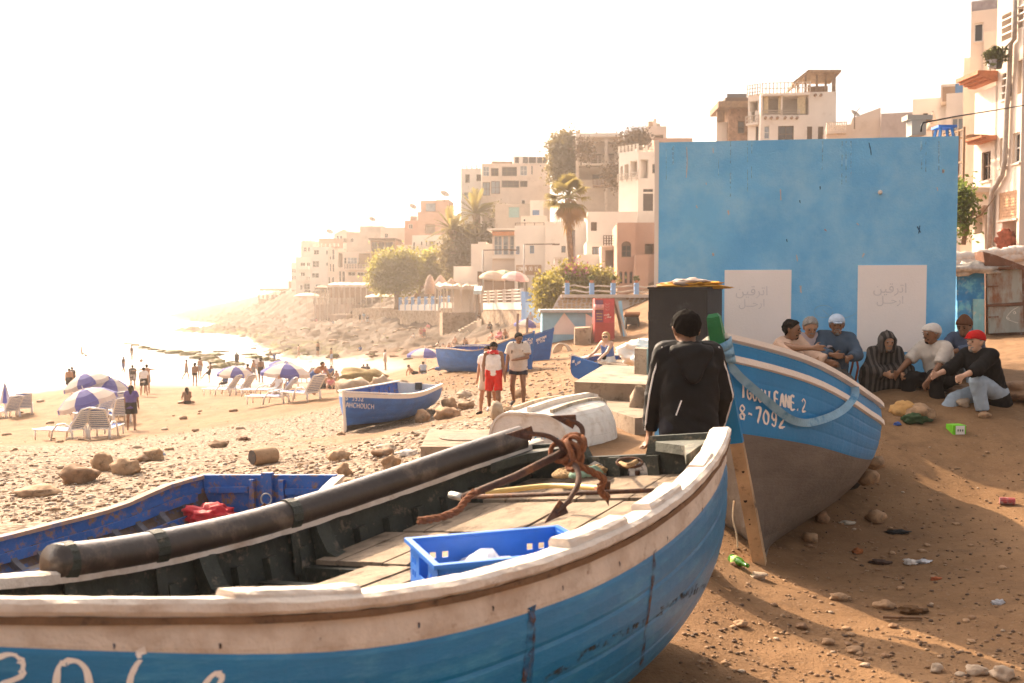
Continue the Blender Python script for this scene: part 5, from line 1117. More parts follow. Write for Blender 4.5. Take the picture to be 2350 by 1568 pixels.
for k in range(14): x = random.uniform(1515, 2195); y = 324; paint_strokes(HB_.T, 'wall_drip', None, [[(x, y), (x+random.uniform(-1.5,1.5), y+random.uniform(20,130))]], random.uniform(1.2,4), DRIP, .002, .6, bvw)
kb = on_plane(2019, 442, HB_.p0, HB_.nrm); mb = MB(); mb.lathe([(.001,-.03),(.022,-.022),(.03,0),(.022,.022),(.001,.03)], kb+HB_.nrm*.025, 10); mb.make('wall_knob', PLW, HB_.T, True)
st_ = thing('blue_stool', 'small blue plastic stool standing on the roof edge of the blue building', 'stool', P(2198, 318, 14.5)); mb = MB()
c = P(2166, 306, 13.3); st_.location = c; BASE[st_.name] = c
for x in (-.09,.09):
    for y in (-.09,.09): l = MB(); l.bar(c+Vector((x,y,-.06)), c+Vector((x*.8,y*.8,.06)), .03, .03); l.make('leg', FRBL, st_)
mb.box(c+Vector((0,0,.075)), (.24,.24,.03)); mb.make('seat', mat('blue_seat', (.05,.16,.45), .5), st_)
# ---- concrete steps, manhole block, kerb
CONC = mat('rough_concrete', (.25,.185,.13), .9, .2, 3, .6, 30, c2=(.15,.105,.07), t2=.58, s2=5, c3=(.34,.27,.20), t3=.6, s3=2)
def prism(name, label, cat, pts, z0, z1, m, group=None):
    T = tag(MB().hexa([(x,y,z0) for x,y in pts]+[(x,y,z1) for x,y in pts]).make(name, m), label, cat, group); return T
def gp(px, py, d): q = P(px, py, d); return (q.x, q.y)
b_ = P(1320,893,13.4); zt = P(1322,893-22,14.0).z
prism('concrete_block', 'large concrete landing block in front of the black metal cabinet', 'concrete block', [gp(1318,900,13.6), gp(1486,900,13.2), gp(1500,900,16.5), gp(1385,900,17.0)], -.1, zt, CONC)
z2 = P(1456,955,11.6).z
prism('concrete_step', 'lower concrete step running toward the near boat from the landing block', 'concrete step', [gp(1318,935,13.5), gp(1457,950,11.4), gp(1520,950,11.6), gp(1500,920,13.15)], -.25, z2, CONC)
prism('concrete_seat_block', 'concrete block on which the blonde woman sits', 'concrete block', [gp(1362,830,24.9), gp(1440,830,23.6), gp(1470,830,25.5), gp(1385,830,26.6)], -.8, P(1400,832,24.6).z, CONC)
prism('small_concrete_post', 'small square concrete block beside the black cabinet', 'concrete block', [gp(1456,830,15.0), gp(1484,830,14.8), gp(1488,830,15.3), gp(1460,830,15.5)], zt-.02, P(1470,800,15).z, CONC)
rock(1470,960,56,70, 'rough broken concrete lump between the steps and the named boat', CONC, 77, name='concrete_lump', cat='concrete')
mzt = P(1050,1020,11.6).z
MH = prism('manhole_block', 'square concrete manhole block with round lid in front of the upturned dinghy', 'concrete block', [gp(966,1085,10.9), gp(1128,1082,10.9), gp(1150,1015,12.3), gp(985,1010,12.3)], -.6, P(972,1022,11.0).z, CONC)
c = P(1068,1016,11.6); mb = MB(); mb.lathe([(.30,-.01),(.31,.008),(.29,.014),(.001,.014)], Vector((c.x, c.y, P(972,1022,11.0).z+.004)), 28); mb.make('lid', mat('iron_lid', (.20,.15,.11), .8, .3, 20, .6, 30), MH)
# ---- black metal cabinet with rags on top
CAB = mat('black_sheet_metal', (.030,.026,.024), .55, .25, 2.5, .2, 30, c2=(.075,.07,.068), t2=.66, s2=2.2, soft=.1)
ca_, cb_, cc_ = P(1487,900,12.0), P(1622,900,11.85), P(1655,900,12.55); cz0, cz1 = zt+.004, P(1550,664,11.95).z
cabn = thing('metal_cabinet', 'tall black sheet-metal cabinet standing on the concrete landing', 'cabinet', (cb_.x, cb_.y, cz0)); dd = Vector((cb_.x-ca_.x, cb_.y-ca_.y, 0)); e2 = Vector((cc_.x-cb_.x, cc_.y-cb_.y, 0)); A0 = Vector((ca_.x, ca_.y, 0))
zc0 = min(cz0, gz(A0.x, A0.y)+.05)
q4 = [A0, A0+dd, A0+dd+e2, A0+e2]; mb = MB(); mb.hexa([Vector((p.x,p.y,zc0)) for p in q4]+[Vector((p.x,p.y,cz1)) for p in q4]); mb.make('carcass', CAB, cabn)
nn = Vector((dd.y, -dd.x, 0)).normalized(); mb = MB(); f0 = A0+nn*.003; mb.hexa([f0+dd*.03+Vector((0,0,zc0+.05)), f0+dd*.97+Vector((0,0,zc0+.05)), f0+dd*.97+nn*.02+Vector((0,0,zc0+.05)), f0+dd*.03+nn*.02+Vector((0,0,zc0+.05)), f0+dd*.03+Vector((0,0,cz1-.05)), f0+dd*.97+Vector((0,0,cz1-.05)), f0+dd*.97+nn*.02+Vector((0,0,cz1-.05)), f0+dd*.03+nn*.02+Vector((0,0,cz1-.05))]); dr = mb.make('door', CAB, cabn)
for f in (.25, .8): mb = MB(); z = zc0+(cz1-zc0)*f; mb.tube([f0+dd*.012+nn*.012+Vector((0,0,z-.05)), f0+dd*.012+nn*.012+Vector((0,0,z+.05))], .014, 8); mb.make('hinge', CAB, dr)
mb = MB(); t4 = [p+((p-(q4[0]+q4[2])/2)*.03) for p in q4]; mb.hexa([Vector((p.x,p.y,cz1+.001)) for p in t4]+[Vector((p.x,p.y,cz1+.025)) for p in t4]); mb.make('lid', CAB, cabn)
ctr = (q4[0]+q4[2])/2
ORANGE = mat('orange_tarpaulin', (.62,.30,.03), .6, .2, 6, .3)
lump('orange_tarp', 'orange tarpaulin crumpled on top of the black cabinet', 'tarpaulin', Vector((ctr.x+.1, ctr.y, cz1+.05)), (.78,.6,.11), ORANGE, 5, .6, 3.5, 4)
lump('grey_rag', 'pale grey rag bundle lying on the orange tarpaulin', 'rag', Vector((ctr.x+.02, ctr.y-.12, cz1+.085)), (.40,.25,.10), mat('grey_rag_cloth', (.42,.33,.28), .9), 8, .5, 3, 3)
# ---- rusty gates on the right
RUSTG = mat('rusty_grey_sheet', (.32,.32,.28), .7, .15, 2, .3, 20, c2=(.20,.075,.03), t2=.56, s2=2.2, stretch=(1,1,.35), soft=.08)
RUSTD = mat('dark_rust_sheet', (.16,.07,.04), .8, .3, 3, .4, 20, c2=(.24,.24,.22), t2=.6, s2=3)
BLUED = mat('painted_blue_door', (.02,.20,.42), .6, .2, 3, .2, 20, c2=(.12,.40,.50), t2=.58, s2=3, c3=(.40,.42,.30), t3=.68, s3=5)
def flat_on(T, nm, pts, d, th, m, yaw=0):
    p0 = P(pts[0][0], 680, d); n_ = Vector((-math.sin(R(yaw)), -math.cos(R(yaw)), 0)); mb = MB(); mb.slab([on_plane(x, y, p0, n_) for x, y in pts][::-1], n_, th); return mb.make(nm, m, T)
g1 = thing('rusty_gate', 'rusty grey sheet-metal gate with a drawn fish at the right edge', 'gate', G(2310, 768))
flat_on(g1, 'gate_frame', [Y6(690,975),Y6(945,975),Y6(945,1405),Y6(690,1405)], 27.2, .12, RUSTD)
up_ = flat_on(g1, 'upper_panel', [Y6(705,985),Y6(925,975),Y6(930,1190),Y6(708,1205)], 27.0, .06, RUSTG); lo_ = flat_on(g1, 'lower_panel', [Y6(712,1222),Y6(935,1215),Y6(940,1385),Y6(715,1395)], 27.0, .06, RUSTG)
flat_on(g1, 'cross_bar', [Y6(700,1206),Y6(940,1192),Y6(940,1210),Y6(700,1222)], 26.95, .08, RUSTD)
for y in (1090, 1290): flat_on(g1, 'hinge_strap', [Y6(705,y-5),Y6(775,y-8),Y6(775,y+2),Y6(705,y+6)], 26.92, .03, RUSTD)
bvg = bvh_of([lo_]); paint_strokes(g1, 'fish_drawing', None, [[Y6(905,1220),Y6(860,1248),Y6(825,1292),Y6(850,1310),Y6(900,1328)],[Y6(825,1292),Y6(845,1298)],[Y6(878,1250),Y6(886,1262),Y6(876,1268),Y6(870,1258),Y6(878,1250)]], 1.6, mat('chalk_line', (.6,.56,.5), .9), .01, .2, bvg)
sr = thing('rusty_shed_roof', 'slanting rusty sheet roof above the rusty gate', 'shed roof', P(2290,615,27.5)); flat_on(sr, 'sheet', [Y6(672,860),Y6(760,885),Y6(945,955),Y6(945,975),Y6(690,975)], 26.8, .5, RUSTD)
g2 = thing('blue_metal_door', 'blue painted metal door left of the rusty gate', 'door', G(2230, 768)); flat_on(g2, 'frame', [Y6(500,985),Y6(682,990),Y6(684,1400),Y6(500,1400)], 27.1, .15, BLUED)
flat_on(g2, 'leaf', [Y6(505,1180),Y6(595,1180),Y6(600,1395),Y6(505,1395)], 26.9, .05, BLUED); flat_on(g2, 'side_panel', [Y6(610,1170),Y6(680,1170),Y6(680,1395),Y6(610,1395)], 26.92, .04, mat('pale_blue_sheet', (.20,.42,.46), .7, .2, 3, c2=(.5,.48,.4), t2=.62))
rw = thing('rubble_wall', 'pale rubble stone wall behind the rusty gate', 'wall', P(2280,600,30)); flat_on(rw, 'wall_core', [Y6(500,895),Y6(660,880),Y6(945,850),Y6(1100,845),Y6(1100,1400),Y6(500,1400)], 29, .4, PLW2)
for i in range(46):
    x = 505+(i % 23)*20+random.uniform(-4,4); y = 900-(x-505)*.11+(i//23)*34+random.uniform(-5,5); c = P(*Y6(x, y), 28.85); lump('stone', None, None, c, (.34+random.random()*.12,.3,.24+random.random()*.1), PLW2, i, .3, 2, 2, parent=rw, smooth=False)
lump('scrap_heap', 'heap of pale scrap sheets on the blue door lintel', 'scrap', P(*Y6(590,972), 26.9), (1.6,.4,.3), mat('grey_scrap', (.42,.38,.34), .8, .4, 6), 31, .8, 4, 3)

# ------------------------------------------------------------------ the hillside town (left to right)
W_, O_, D_ = 'w', 'o', 'd'
def bush_faces(c, r, n, s):
    g = np.random.default_rng(int(c.x*100) % 999); p = np.array(c)+g.normal(size=(n,1,3))*r*.5; V = p+g.normal(size=(n,4,3))*s; return V.reshape(-1,3), np.arange(n*4).reshape(-1,4)
FARG = 'houses on the hillside'
def H_(Z, name, label, box, d, yaw, m, wins=(), depth=9, **k): return hz_(Z, name, label, box[0], box[1], box[2], box[3], d, yaw, depth, m, wins, group=FARG, **k)
h = H_(Z2, 'corner_house', 'leftmost narrow white house at the seaward end of the town', (305,895,352,1190), 235, 25, PLW, [(312,950,325,985),(330,950,343,985),(312,1010,325,1045),(330,1010,343,1045)])
h = H_(Z2, 'apartment_house', 'white seafront house with rows of small windows near the town end', (345,845,478,1190), 225, 12, PLW, [(385,895,428,925),(438,895,469,925),(385,980,425,1012),(430,1018,470,1045),(380,1090,405,1130),(415,1078,470,1130)])
h.rail(*[Z2(375,0)[0], Z2(470,0)[0]], Z2(0,930)[1], Z2(0,950)[1], .8, PLW, 2, 5, PLW); h.rail(Z2(380,0)[0], Z2(470,0)[0], Z2(0,1015)[1], Z2(0,1045)[1], .8, PLW, 2, 6, PLW)
h = H_(Z2, 'upper_roof_house', 'pale house with a set-back top floor above the leftmost white houses', (390,705,490,900), 236, 12, PLW2, [(410,760,440,800),(450,760,475,800)]); h.roofrail(Z2(395,0)[0], Z2(485,0)[0], Z2(0,690)[1], PLW, 4)
h = H_(Z2, 'tall_white_house', 'tall white house with balustraded roof and four rows of windows', (470,758,640,1190), 218, 10, PLW, [(500,785,548,825),(608,788,646,826),(490,880,550,935),(485,985,548,1028),(515,1085,566,1122,W_,FRW,GLASSB),(610,893,625,922)])
h.roofrail(Z2(475,0)[0], Z2(700,0)[0], Z2(0,730)[1], PLW, 7); h.block('roof_room', *Z2(515,680), *Z2(675,757), -6, -2, PLP)
h = H_(Z2, 'bay_window_house', 'narrow house with paired slit windows beside the tall white house', (625,775,712,1150), 214, 6, PLW2, [(640,905,655,972),(665,905,681,975),(628,1020,646,1086),(660,1020,680,1086),(640,840,655,868),(660,780,685,870)])
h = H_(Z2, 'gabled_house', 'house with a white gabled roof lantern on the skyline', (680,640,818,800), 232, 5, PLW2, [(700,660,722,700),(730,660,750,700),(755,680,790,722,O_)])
g = MB(); a, b, c = on_plane(*Z2(682,642), h.p0, h.nrm), on_plane(*Z2(816,640), h.p0, h.nrm), on_plane(*Z2(765,602), h.p0, h.nrm); g.slab([a, b, c], h.nrm, 6); g.make('gable_roof', PLW2, h.T)
h = H_(Z2, 'grey_step_house', 'grey stepped house with flat roof room on the skyline', (790,628,1092,900), 210, 4, PLG, [(820,680,850,720),(900,590,945,625)]); h.block('roof_room', *Z2(895,574), *Z2(1095,629), -6, -1, PLG)
h = H_(Z2, 'balcony_house', 'brown fronted house with long wooden balcony and arched ground floor', (705,800,1000,1150), 200, 4, PLW2, [(718,805,755,935,O_,PLB),(765,850,788,905),(795,850,880,905,W_,FRW,GLASSB),(890,850,930,905),(800,975,865,1010),(722,970,742,1062),(750,970,776,1062),(880,978,970,1010)])
h.rail(Z2(785,0)[0], Z2(975,0)[0], Z2(0,908)[1], Z2(0,950)[1], 1.3, FRB, 3, 9, PLW); h.block('wood_front', *Z2(900,815), *Z2(998,905), .0, .3, WOODT)
h = H_(Z2, 'glazed_brown_house', 'brown glazed upper floor with flat roof behind the round tree', (1000,700,1215,900), 190, 3, PLB, [(1005,715,1060,800,W_,FRB,GLASS),(1065,715,1120,800,W_,FRB,GLASS),(1125,715,1195,800,W_,FRB,GLASS)]); h.block('roof_slab', *Z2(990,685), *Z2(1225,701), -6, 1.2, FRB)
h = H_(Z2, 'blank_cream_house', 'blank cream house wall above the glazed brown floor', (1085,588,1305,800), 205, 3, PLW2, [(1120,640,1150,680)])
h = H_(Z2, 'salmon_house', 'salmon house with dark water tank on its roof', (1295,528,1412,820), 198, 3, PLP, [(1330,560,1365,600)]); h.block('water_tank', *Z2(1325,480), *Z2(1380,527), -4, -2.5, PLB)
h = H_(Z2, 'pink_tower_house', 'tall pink house with a roof room and satellite dish on the skyline', (1408,452,1682,800), 188, 4, PLP, [(1470,560,1560,640,O_,PLG)]); h.block('roof_room', *Z2(1430,352), *Z2(1572,452), -6, -.5, PLP); h.block('stair_block', *Z2(1568,347), *Z2(1680,452), -7, -.2, PLP); h.block('roof_glass', *Z2(1478,378), *Z2(1560,446), -.52, -.4, GLASSB)
h = H_(Z2, 'terrace_house', 'white house with small windows and terrace rail beside the date palms', (1360,655,1700,900), 170, 6, PLW, [(1366,715,1386,782),(1435,710,1449,746),(1478,710,1491,752),(1505,708,1552,772,O_),(1570,720,1590,770)]); h.rail(Z2(1405,0)[0], Z2(1690,0)[0], Z2(0,740)[1], Z2(0,778)[1], .8, RAILM, 3, 7, PLW)
h = H_(Z2, 'low_garden_house', 'low pale house with garden wall above the round tree', (1225,742,1365,950), 172, 3, PLW2, [(1260,790,1290,830)])
# skyline dishes
def dish(label, Z, x, y, d, r=.7):
    c = P(*Z(x, y), d); T = thing('satellite_dish', label, 'satellite dish', c-Vector((0,0,.9)), 'satellite dishes on the roofs'); ax = Vector((.35,-.5,.6)).normalized(); u = ax.orthogonal().normalized(); w = ax.cross(u); mb = MB()
    mb.loft([[c+ax*(.35*(q/r)**2*r)+(u*math.cos(t)+w*math.sin(t))*q for t in lin(0, 2*math.pi*15/16, 16)] for q in (.02, r*.5, r*.8, r)], 0, False); mb.make('bowl', PLG, T, True); mb = MB(); mb.bar(c-Vector((0,0,1.2)), c, .08, .08); mb.make('mast', FRB, T); mb = MB(); mb.bar(c, c+ax*.8, .04, .04); mb.make('arm', FRB, T)
dish('satellite dish on the roof of the pink tower house', Z2, 1640, 305, 184, .9); dish('satellite dish above the salmon house roof', Z2, 1365, 415, 196, .8); dish('satellite dish standing over the grey stepped house', Z2, 1010, 525, 208, .8); dish('satellite dish above the tall white seafront house', Z2, 640, 632, 214, .8)
# upper row
h = H_(Z3, 'white_corner_house', 'white corner house with roof balustrade standing over the date palms', (182,492,368,1000), 152, 14, PLW, [(220,545,258,618,W_,FRB),(316,545,358,602,W_,FRB),(205,700,290,760,W_,FRW,GLASSB),(306,695,330,760),(336,695,357,745)]); h.roofrail(Z3(186,0)[0], Z3(360,0)[0], Z3(0,462)[1], PLW, 5)
h = H_(Z3, 'veranda_house', 'wide cream house with rows of dark framed windows on the hill', (365,452,960,1000), 150, -6, PLW2, [(375,475,430,560,W_,FRW,GLASSB),(445,490,510,560,W_,FRB),(540,478,670,560,W_,FRB),(698,468,760,555,W_,FRW,GLASSB),(370,612,436,730,W_,FRB,GLASSB),(445,602,522,715,W_,FRB,GLASSB),(537,597,690,660,W_,FRB),(697,600,762,655,W_,FRB),(795,468,809,545),(868,460,885,475),(710,765,744,808)])
h.block('brown_parapet', *Z3(468,405), *Z3(655,460), -5, -3, PLB); h.block('sun_room', *Z3(650,368), *Z3(950,452), -6, -2, PLW)
for x0, x1 in ((665,700),(735,778),(790,848),(862,905),(910,948)): h.block('sun_room_window', *Z3(x0,380), *Z3(x1,432), -1.99, -1.9, GLASS)
h = H_(Z3, 'arcade_house', 'large house with open terraces, roof rail and wooden columns at the hilltop', (1185,212,1570,780), 132, 3, PLG, [(1205,262,1438,450,O_,PLW2),(1458,262,1552,450,O_,PLW2),(1215,468,1438,590,O_,PLG),(1466,468,1552,590,O_,PLG)])
h.block('roof_slab', *Z3(1180,205), *Z3(1575,228), -6, 1.4, PLW); h.roofrail(Z3(1192,0)[0], Z3(1545,0)[0], Z3(0,170)[1], RAILM, 3, 3); h.rail(Z3(1195,0)[0], Z3(1552,0)[0], Z3(0,395)[1], Z3(0,458)[1], 1.2, RAILM, 4, 5, PLW)
for x in (1195,1445): q = MB(); a = on_plane(*Z3(x,245), h.p0, h.nrm)+h.nrm*1.2; q.bar(a, Vector((a.x,a.y,a.z-11*.2634*20/20-9)), .35, .35); q.make('column', RAILM, h.T)
h.block('doorway', *Z3(1320,355), *Z3(1410,450), -1.59, -1.5, FRB); h.block('doorway', *Z3(1470,350), *Z3(1520,450), -1.59, -1.5, FRB); h.rail(Z3(1330,0)[0], Z3(1470,0)[0], Z3(0,595)[1], Z3(0,645)[1], 1.5, PLB, 3, 5, PLB); h.block('dark_doorway', *Z3(1330,535), *Z3(1430,600), -1.59, -1.5, DOORB)
so = thing('solar_panel', 'slanted solar panel on the roof behind the terrace rail', 'solar panel', P(*Z3(1690,190), 136)); mb = MB(); mb.slab([P(*Z3(1590,185),133), P(*Z3(1770,172),133), P(*Z3(1800,112),137), P(*Z3(1625,130),137)], (0,-.6,.8), .12); mb.make('panel', mat('solar_glass', (.09,.09,.10), .2), so); mb = MB(); mb.bar(P(*Z3(1690,200),135), P(*Z3(1690,150),135), .1, .1); mb.make('stand', FRB, so)
h = H_(Z3, 'stair_tower_house', 'pale stair tower with chimney and water heater behind the solar panel', (1785,125,1975,800), 142, 2, PLW2, [(1870,200,1945,230,O_,PLP)]); h.block('chimney', *Z3(1868,42), *Z3(1897,126), -3, -1.5, PLW2); h.block('water_heater', *Z3(1830,60), *Z3(1868,125), -4, -2, PLB); h.block('water_heater_rack', *Z3(1900,60), *Z3(1945,125), -4, -3.7, PLG)
h = H_(Z3, 'orange_wall_house', 'long orange brown house wall just above the blue building corner', (1865,228,2200,800), 128, 2, PLP, [])
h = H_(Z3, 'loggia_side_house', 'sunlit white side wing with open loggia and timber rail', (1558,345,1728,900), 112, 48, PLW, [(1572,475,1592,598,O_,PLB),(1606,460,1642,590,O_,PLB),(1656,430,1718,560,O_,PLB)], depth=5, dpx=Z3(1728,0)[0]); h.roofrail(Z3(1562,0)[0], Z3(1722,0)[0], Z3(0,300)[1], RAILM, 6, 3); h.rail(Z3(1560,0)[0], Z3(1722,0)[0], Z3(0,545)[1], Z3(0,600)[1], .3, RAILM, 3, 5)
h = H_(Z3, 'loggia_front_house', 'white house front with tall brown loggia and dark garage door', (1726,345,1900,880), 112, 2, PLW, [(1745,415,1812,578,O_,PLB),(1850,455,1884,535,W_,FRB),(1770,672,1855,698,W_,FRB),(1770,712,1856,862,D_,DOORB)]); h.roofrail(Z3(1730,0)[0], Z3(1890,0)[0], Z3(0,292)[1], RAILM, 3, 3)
# middle terraces
h = H_(Z3, 'cream_roof_room', 'small cream roof room with one tiny window behind the tall palm', (705,905,935,1100), 128, 4, PLW2, [(725,932,746,955)])
h = H_(Z3, 'grey_retaining_house', 'grey garden wall with turquoise door left of the tall palm', (480,800,785,960), 140, 2, PLG, [(600,830,690,920,D_,mat('turquoise_door', (.25,.42,.42), .8))])
h = H_(Z3, 'stepped_white_house', 'white stepped block with blue doorway left of the tall palm crown', (785,770,900,960), 134, 2, PLW, [(805,855,865,900,D_,FRBL)])
h = H_(Z3, 'cafe_house', 'white cafe house with wooden sign board and blue shutters', (650,990,925,1600), 116, 8, PLW, [(662,1172,692,1240,W_,FRBL,GLASSB),(783,1165,819,1233,W_,FRBL,GLASSB),(680,1442,762,1590,O_,PLG),(806,1442,851,1590,D_,mat('dark_green_door', (.05,.07,.05), .7))])
sg = h.block('sign_board', *Z3(665,1335), *Z3(882,1420), .0, .12, mat('sign_wood', (.38,.24,.15), .85, .2, 3, .3)); bvs = bvh_of([sg])
for st in layout('SONTA OO I5', *Z3(675,1385), *Z3(860,1382), 9): paint_strokes(h.T, 'sign_letter', None, [st], 1.6, WHITEP, .03, .1, bvs)
h.block('green_awning', *Z3(678,1440), *Z3(762,1475), .01, .5, mat('green_canvas', (.15,.28,.20), .9)); h.rail(Z3(655,0)[0], Z3(905,0)[0], Z3(0,965)[1], Z3(0,992)[1], -.1, FRB, 1, 4, ends=False)
h = H_(Z3, 'long_white_house', 'long white house wall with one blue shutter behind the palm trunk', (915,955,1300,1400), 112, 4, PLW, [(1058,1168,1094,1225,W_,FRB,GLASSB)])
h = H_(Z3, 'upper_white_wall_house', 'broad white house with two brown windows right of the palm crown', (1285,870,1720,1300), 108, 2, PLW, [(1315,960,1366,1036,D_,FRB),(1212,990,1248,1035)])
h = H_(Z3, 'small_annex_house', 'small white annex with grey shutter below the broad white house', (1275,1130,1432,1420), 102, 2, PLW, [(1326,1175,1393,1243,W_,FRB,GLASSB)])
h = H_(Z3, 'white_terrace_wall', 'low white terrace wall to the right of the palm trunk', (1208,1242,1425,1500), 98, 2, PLW, [], cat='wall', depth=3)
h = H_(Z3, 'white_ramp_wall', 'white ramp wall left of the palm trunk foot', (995,1275,1210,1500), 99, 2, PLW, [], cat='wall', depth=3); h.rail(Z3(1000,0)[0], Z3(1205,0)[0], Z3(0,1270)[1], Z3(0,1300)[1], .05, RAILM, 2, 5, ends=False)
h = H_(Z3, 'lattice_balcony_house', 'white gate house with dark lattice balcony and peeling front', (1405,1170,1545,1500), 95, 2, PLW, [(1440,1205,1522,1362,O_,PLW2)], depth=4); h.rail(Z3(1424,0)[0], Z3(1540,0)[0], Z3(0,1078)[1], Z3(0,1165)[1], .4, FRB, 4, 6, PLW)
h = H_(Z3, 'pink_arch_house', 'pink house with arched windows at the left edge of the blue building', (1545,965,1702,1560), 88, 3, PLP, [(1582,1160,1665,1265,W_,FRB),(1563,1400,1588,1495,W_,FRB),(1607,1400,1631,1495,W_,FRB),(1652,1400,1677,1495,W_,FRB)])
for x0, x1, y in ((1582,1665,1160),(1563,1588,1400),(1607,1631,1400),(1652,1677,1400)):
    q = MB(); xm = (x0+x1)/2; r_ = (x1-x0)/2; q.slab([on_plane(*Z3(xm+r_*math.cos(t), y-r_*.8*math.sin(t)+1), h.p0, h.nrm)+h.nrm*.01 for t in lin(0, math.pi, 10)], h.nrm, .02); q.make('arch_head', FRB, h.T)
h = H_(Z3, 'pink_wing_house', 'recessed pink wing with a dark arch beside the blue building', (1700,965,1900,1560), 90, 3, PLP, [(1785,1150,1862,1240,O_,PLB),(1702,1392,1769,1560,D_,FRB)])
h = H_(Z3, 'pink_porch', 'pink porch wall in front of the recessed pink wing', (1700,1245,1815,1390), 86.5, 3, PLP, [], depth=3)
h = H_(Z3, 'glass_veranda_house', 'house with a tall glazed veranda under an orange blind', (455,1030,652,1600), 119, 5, PLW2, [(470,1080,540,1246,W_,FRW,GLASSB),(548,1080,596,1246,W_,FRW,GLASSB),(606,1080,647,1246,W_,FRW,GLASSB)]); h.block('flat_roof', *Z3(415,1020), *Z3(655,1034), -6, 1.0, PLW); h.block('orange_blind', *Z3(460,1046), *Z3(650,1078), .02, .5, mat('orange_blind_cloth', (.55,.24,.12), .9)); h.block('veranda_sill', *Z3(455,1250), *Z3(652,1278), .0, .5, PLW)
h = H_(Z3, 'stepped_gable_house', 'white stepped gable house left of the glazed veranda', (270,1150,462,1500), 122, 4, PLW, []); h.block('gable_step', *Z3(330,1132), *Z3(400,1151), -6, -.1, PLW)
h = H_(Z3, 'low_white_front', 'low white house front beside the hillside shrubs', (118,1345,345,1600), 124, 4, PLW, [])
h = H_(Z3, 'slatted_cafe', 'cafe front clad in vertical wooden slats with faint lettering', (330,1390,652,1600), 117.5, 4, PLB, [], cat='cafe', depth=5); us0, zz0, us1, zz1 = h.raw(*Z3(330,1390), *Z3(652,1482))
for i in range(34): q = MB(); u = us0+(us1-us0)*(i+.5)/34; q.hexa([h.w(u+a, z, o) for z in (zz0, zz1) for a, o in ((-.11,.01),(.11,.01),(.11,.06),(-.11,.06))]); q.make('slat', WOODT, h.T)
bvs = BVHTree.FromPolygons([h.w(us0,zz0,.07), h.w(us1,zz0,.07), h.w(us1,zz1,.07), h.w(us0,zz1,.07)], [(0,1,2,3)])
for st in layout('ANDY BAY', *Z3(415,1458), *Z3(530,1458), 5): paint_strokes(h.T, 'sign_letter', None, [st], 1.2, WHITEP, .02, .1, bvs)
# the row behind the blue building
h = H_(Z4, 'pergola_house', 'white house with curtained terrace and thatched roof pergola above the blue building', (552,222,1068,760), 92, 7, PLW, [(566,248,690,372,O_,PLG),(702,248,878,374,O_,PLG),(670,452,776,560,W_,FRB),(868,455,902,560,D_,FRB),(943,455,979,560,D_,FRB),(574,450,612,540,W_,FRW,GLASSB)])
h.rail(Z4(560,0)[0], Z4(885,0)[0], Z4(0,160)[1], Z4(0,228)[1], .3, RAILM, 2, 14, PLW, ends=False); h.rail(Z4(566,0)[0], Z4(815,0)[0], Z4(0,345)[1], Z4(0,375)[1], .1, RAILM, 2, 3, ends=False)
for x in (575,675,805,830): h.block('curtain', *Z4(x,248), *Z4(x+28,365), -.3, -.18, mat('cream_curtain', (.55,.45,.28), .9))
for x in (582,622,664,716,760,798): q = MB(); a = on_plane(*Z4(x,398), h.p0, h.nrm); q.tube([a, a+h.nrm*.35], .13, 8); q.make('beam_end', PLB, h.T)
for x in (922,960): q = MB(); a = on_plane(*Z4(x,243), h.p0, h.nrm); q.tube([a, a+h.nrm*.35], .13, 8); q.make('beam_end', PLB, h.T)
u0, z0, u1, z1 = h.raw(*Z4(795,95), *Z4(1072,222))
for u in (u0+.9, u0+1.9, u1-.9, u1-.1):
    for o in (-.6, -5): q = MB(); q.bar(h.w(u, h.zt, o), h.w(u, z1+.0, o), .16, .16); q.make('pergola_post', WOODT, h.T)
q = MB(); q.add([*[h.w(u0+a, z1+b, o) for o in (.3, -5) for a, b in ((-.3,-.75),(1.0,.28),(u1-u0+.3,.2),(u1-u0+.3,.02),(1.0,.08),(-.3,-.92))]], [(0,1,4,5),(1,2,3,4),(0,6,7,1),(1,7,8,2),(6,11,10,7),(7,10,9,8),(5,4,10,11),(4,3,9,10),(0,5,11,6),(2,8,9,3)]); q.make('thatch_roof', THATCH, h.T); h.block('pergola_screen', *Z4(930,120), *Z4(1065,218), -4, -3.9, WOODT); h.block('pergola_end', *Z4(1045,130), *Z4(1065,218), -.6, -.3, WOODT)
h = H_(Z4, 'pergola_wing_house', 'seaward side wing of the pergola house with small balconies', (465,235,554,760), 93.5, 42, PLW, [(486,350,512,420,O_,PLB),(516,455,542,560,W_,FRB),(474,285,545,345,O_,PLG)], depth=4, dpx=Z4(554,0)[0]); h.rail(Z4(466,0)[0], Z4(552,0)[0], Z4(0,175)[1], Z4(0,240)[1], .2, RAILM, 3, 6, ends=False); h.rail(Z4(466,0)[0], Z4(552,0)[0], Z4(0,390)[1], Z4(0,430)[1], .5, RAILM, 2, 5, PLW)
STBR = mat('brown_stone_tower_wall', (.33,.20,.13), .9, .3, 2, .6, 8, c2=(.20,.12,.08), t2=.56, s2=3)
h = H_(Z4, 'stone_tower', 'brown stone tower with timber top and solar panel on the skyline', (335,335,468,760), 96, 2, STBR, [(395,418,441,502,W_,FRB)]); h.block('timber_top', *Z4(250,295), *Z4(468,336), -4, 1.0, WOODT); h.block('timber_rail', *Z4(300,268), *Z4(468,296), -3.8, .8, FRB); h.block('solar_panel', *Z4(357,190), *Z4(495,250), -3, -2.8, mat('solar_glass', (.09,.09,.10), .2)); h.block('panel_stand', *Z4(420,250), *Z4(432,300), -2.9, -2.8, FRB)
h = H_(Z4, 'white_side_house', 'white house beneath the timber deck left of the stone tower', (250,425,338,760), 97, 3, PLW, []); h.block('timber_screen', *Z4(250,330), *Z4(300,425), .0, .3, WOODT)
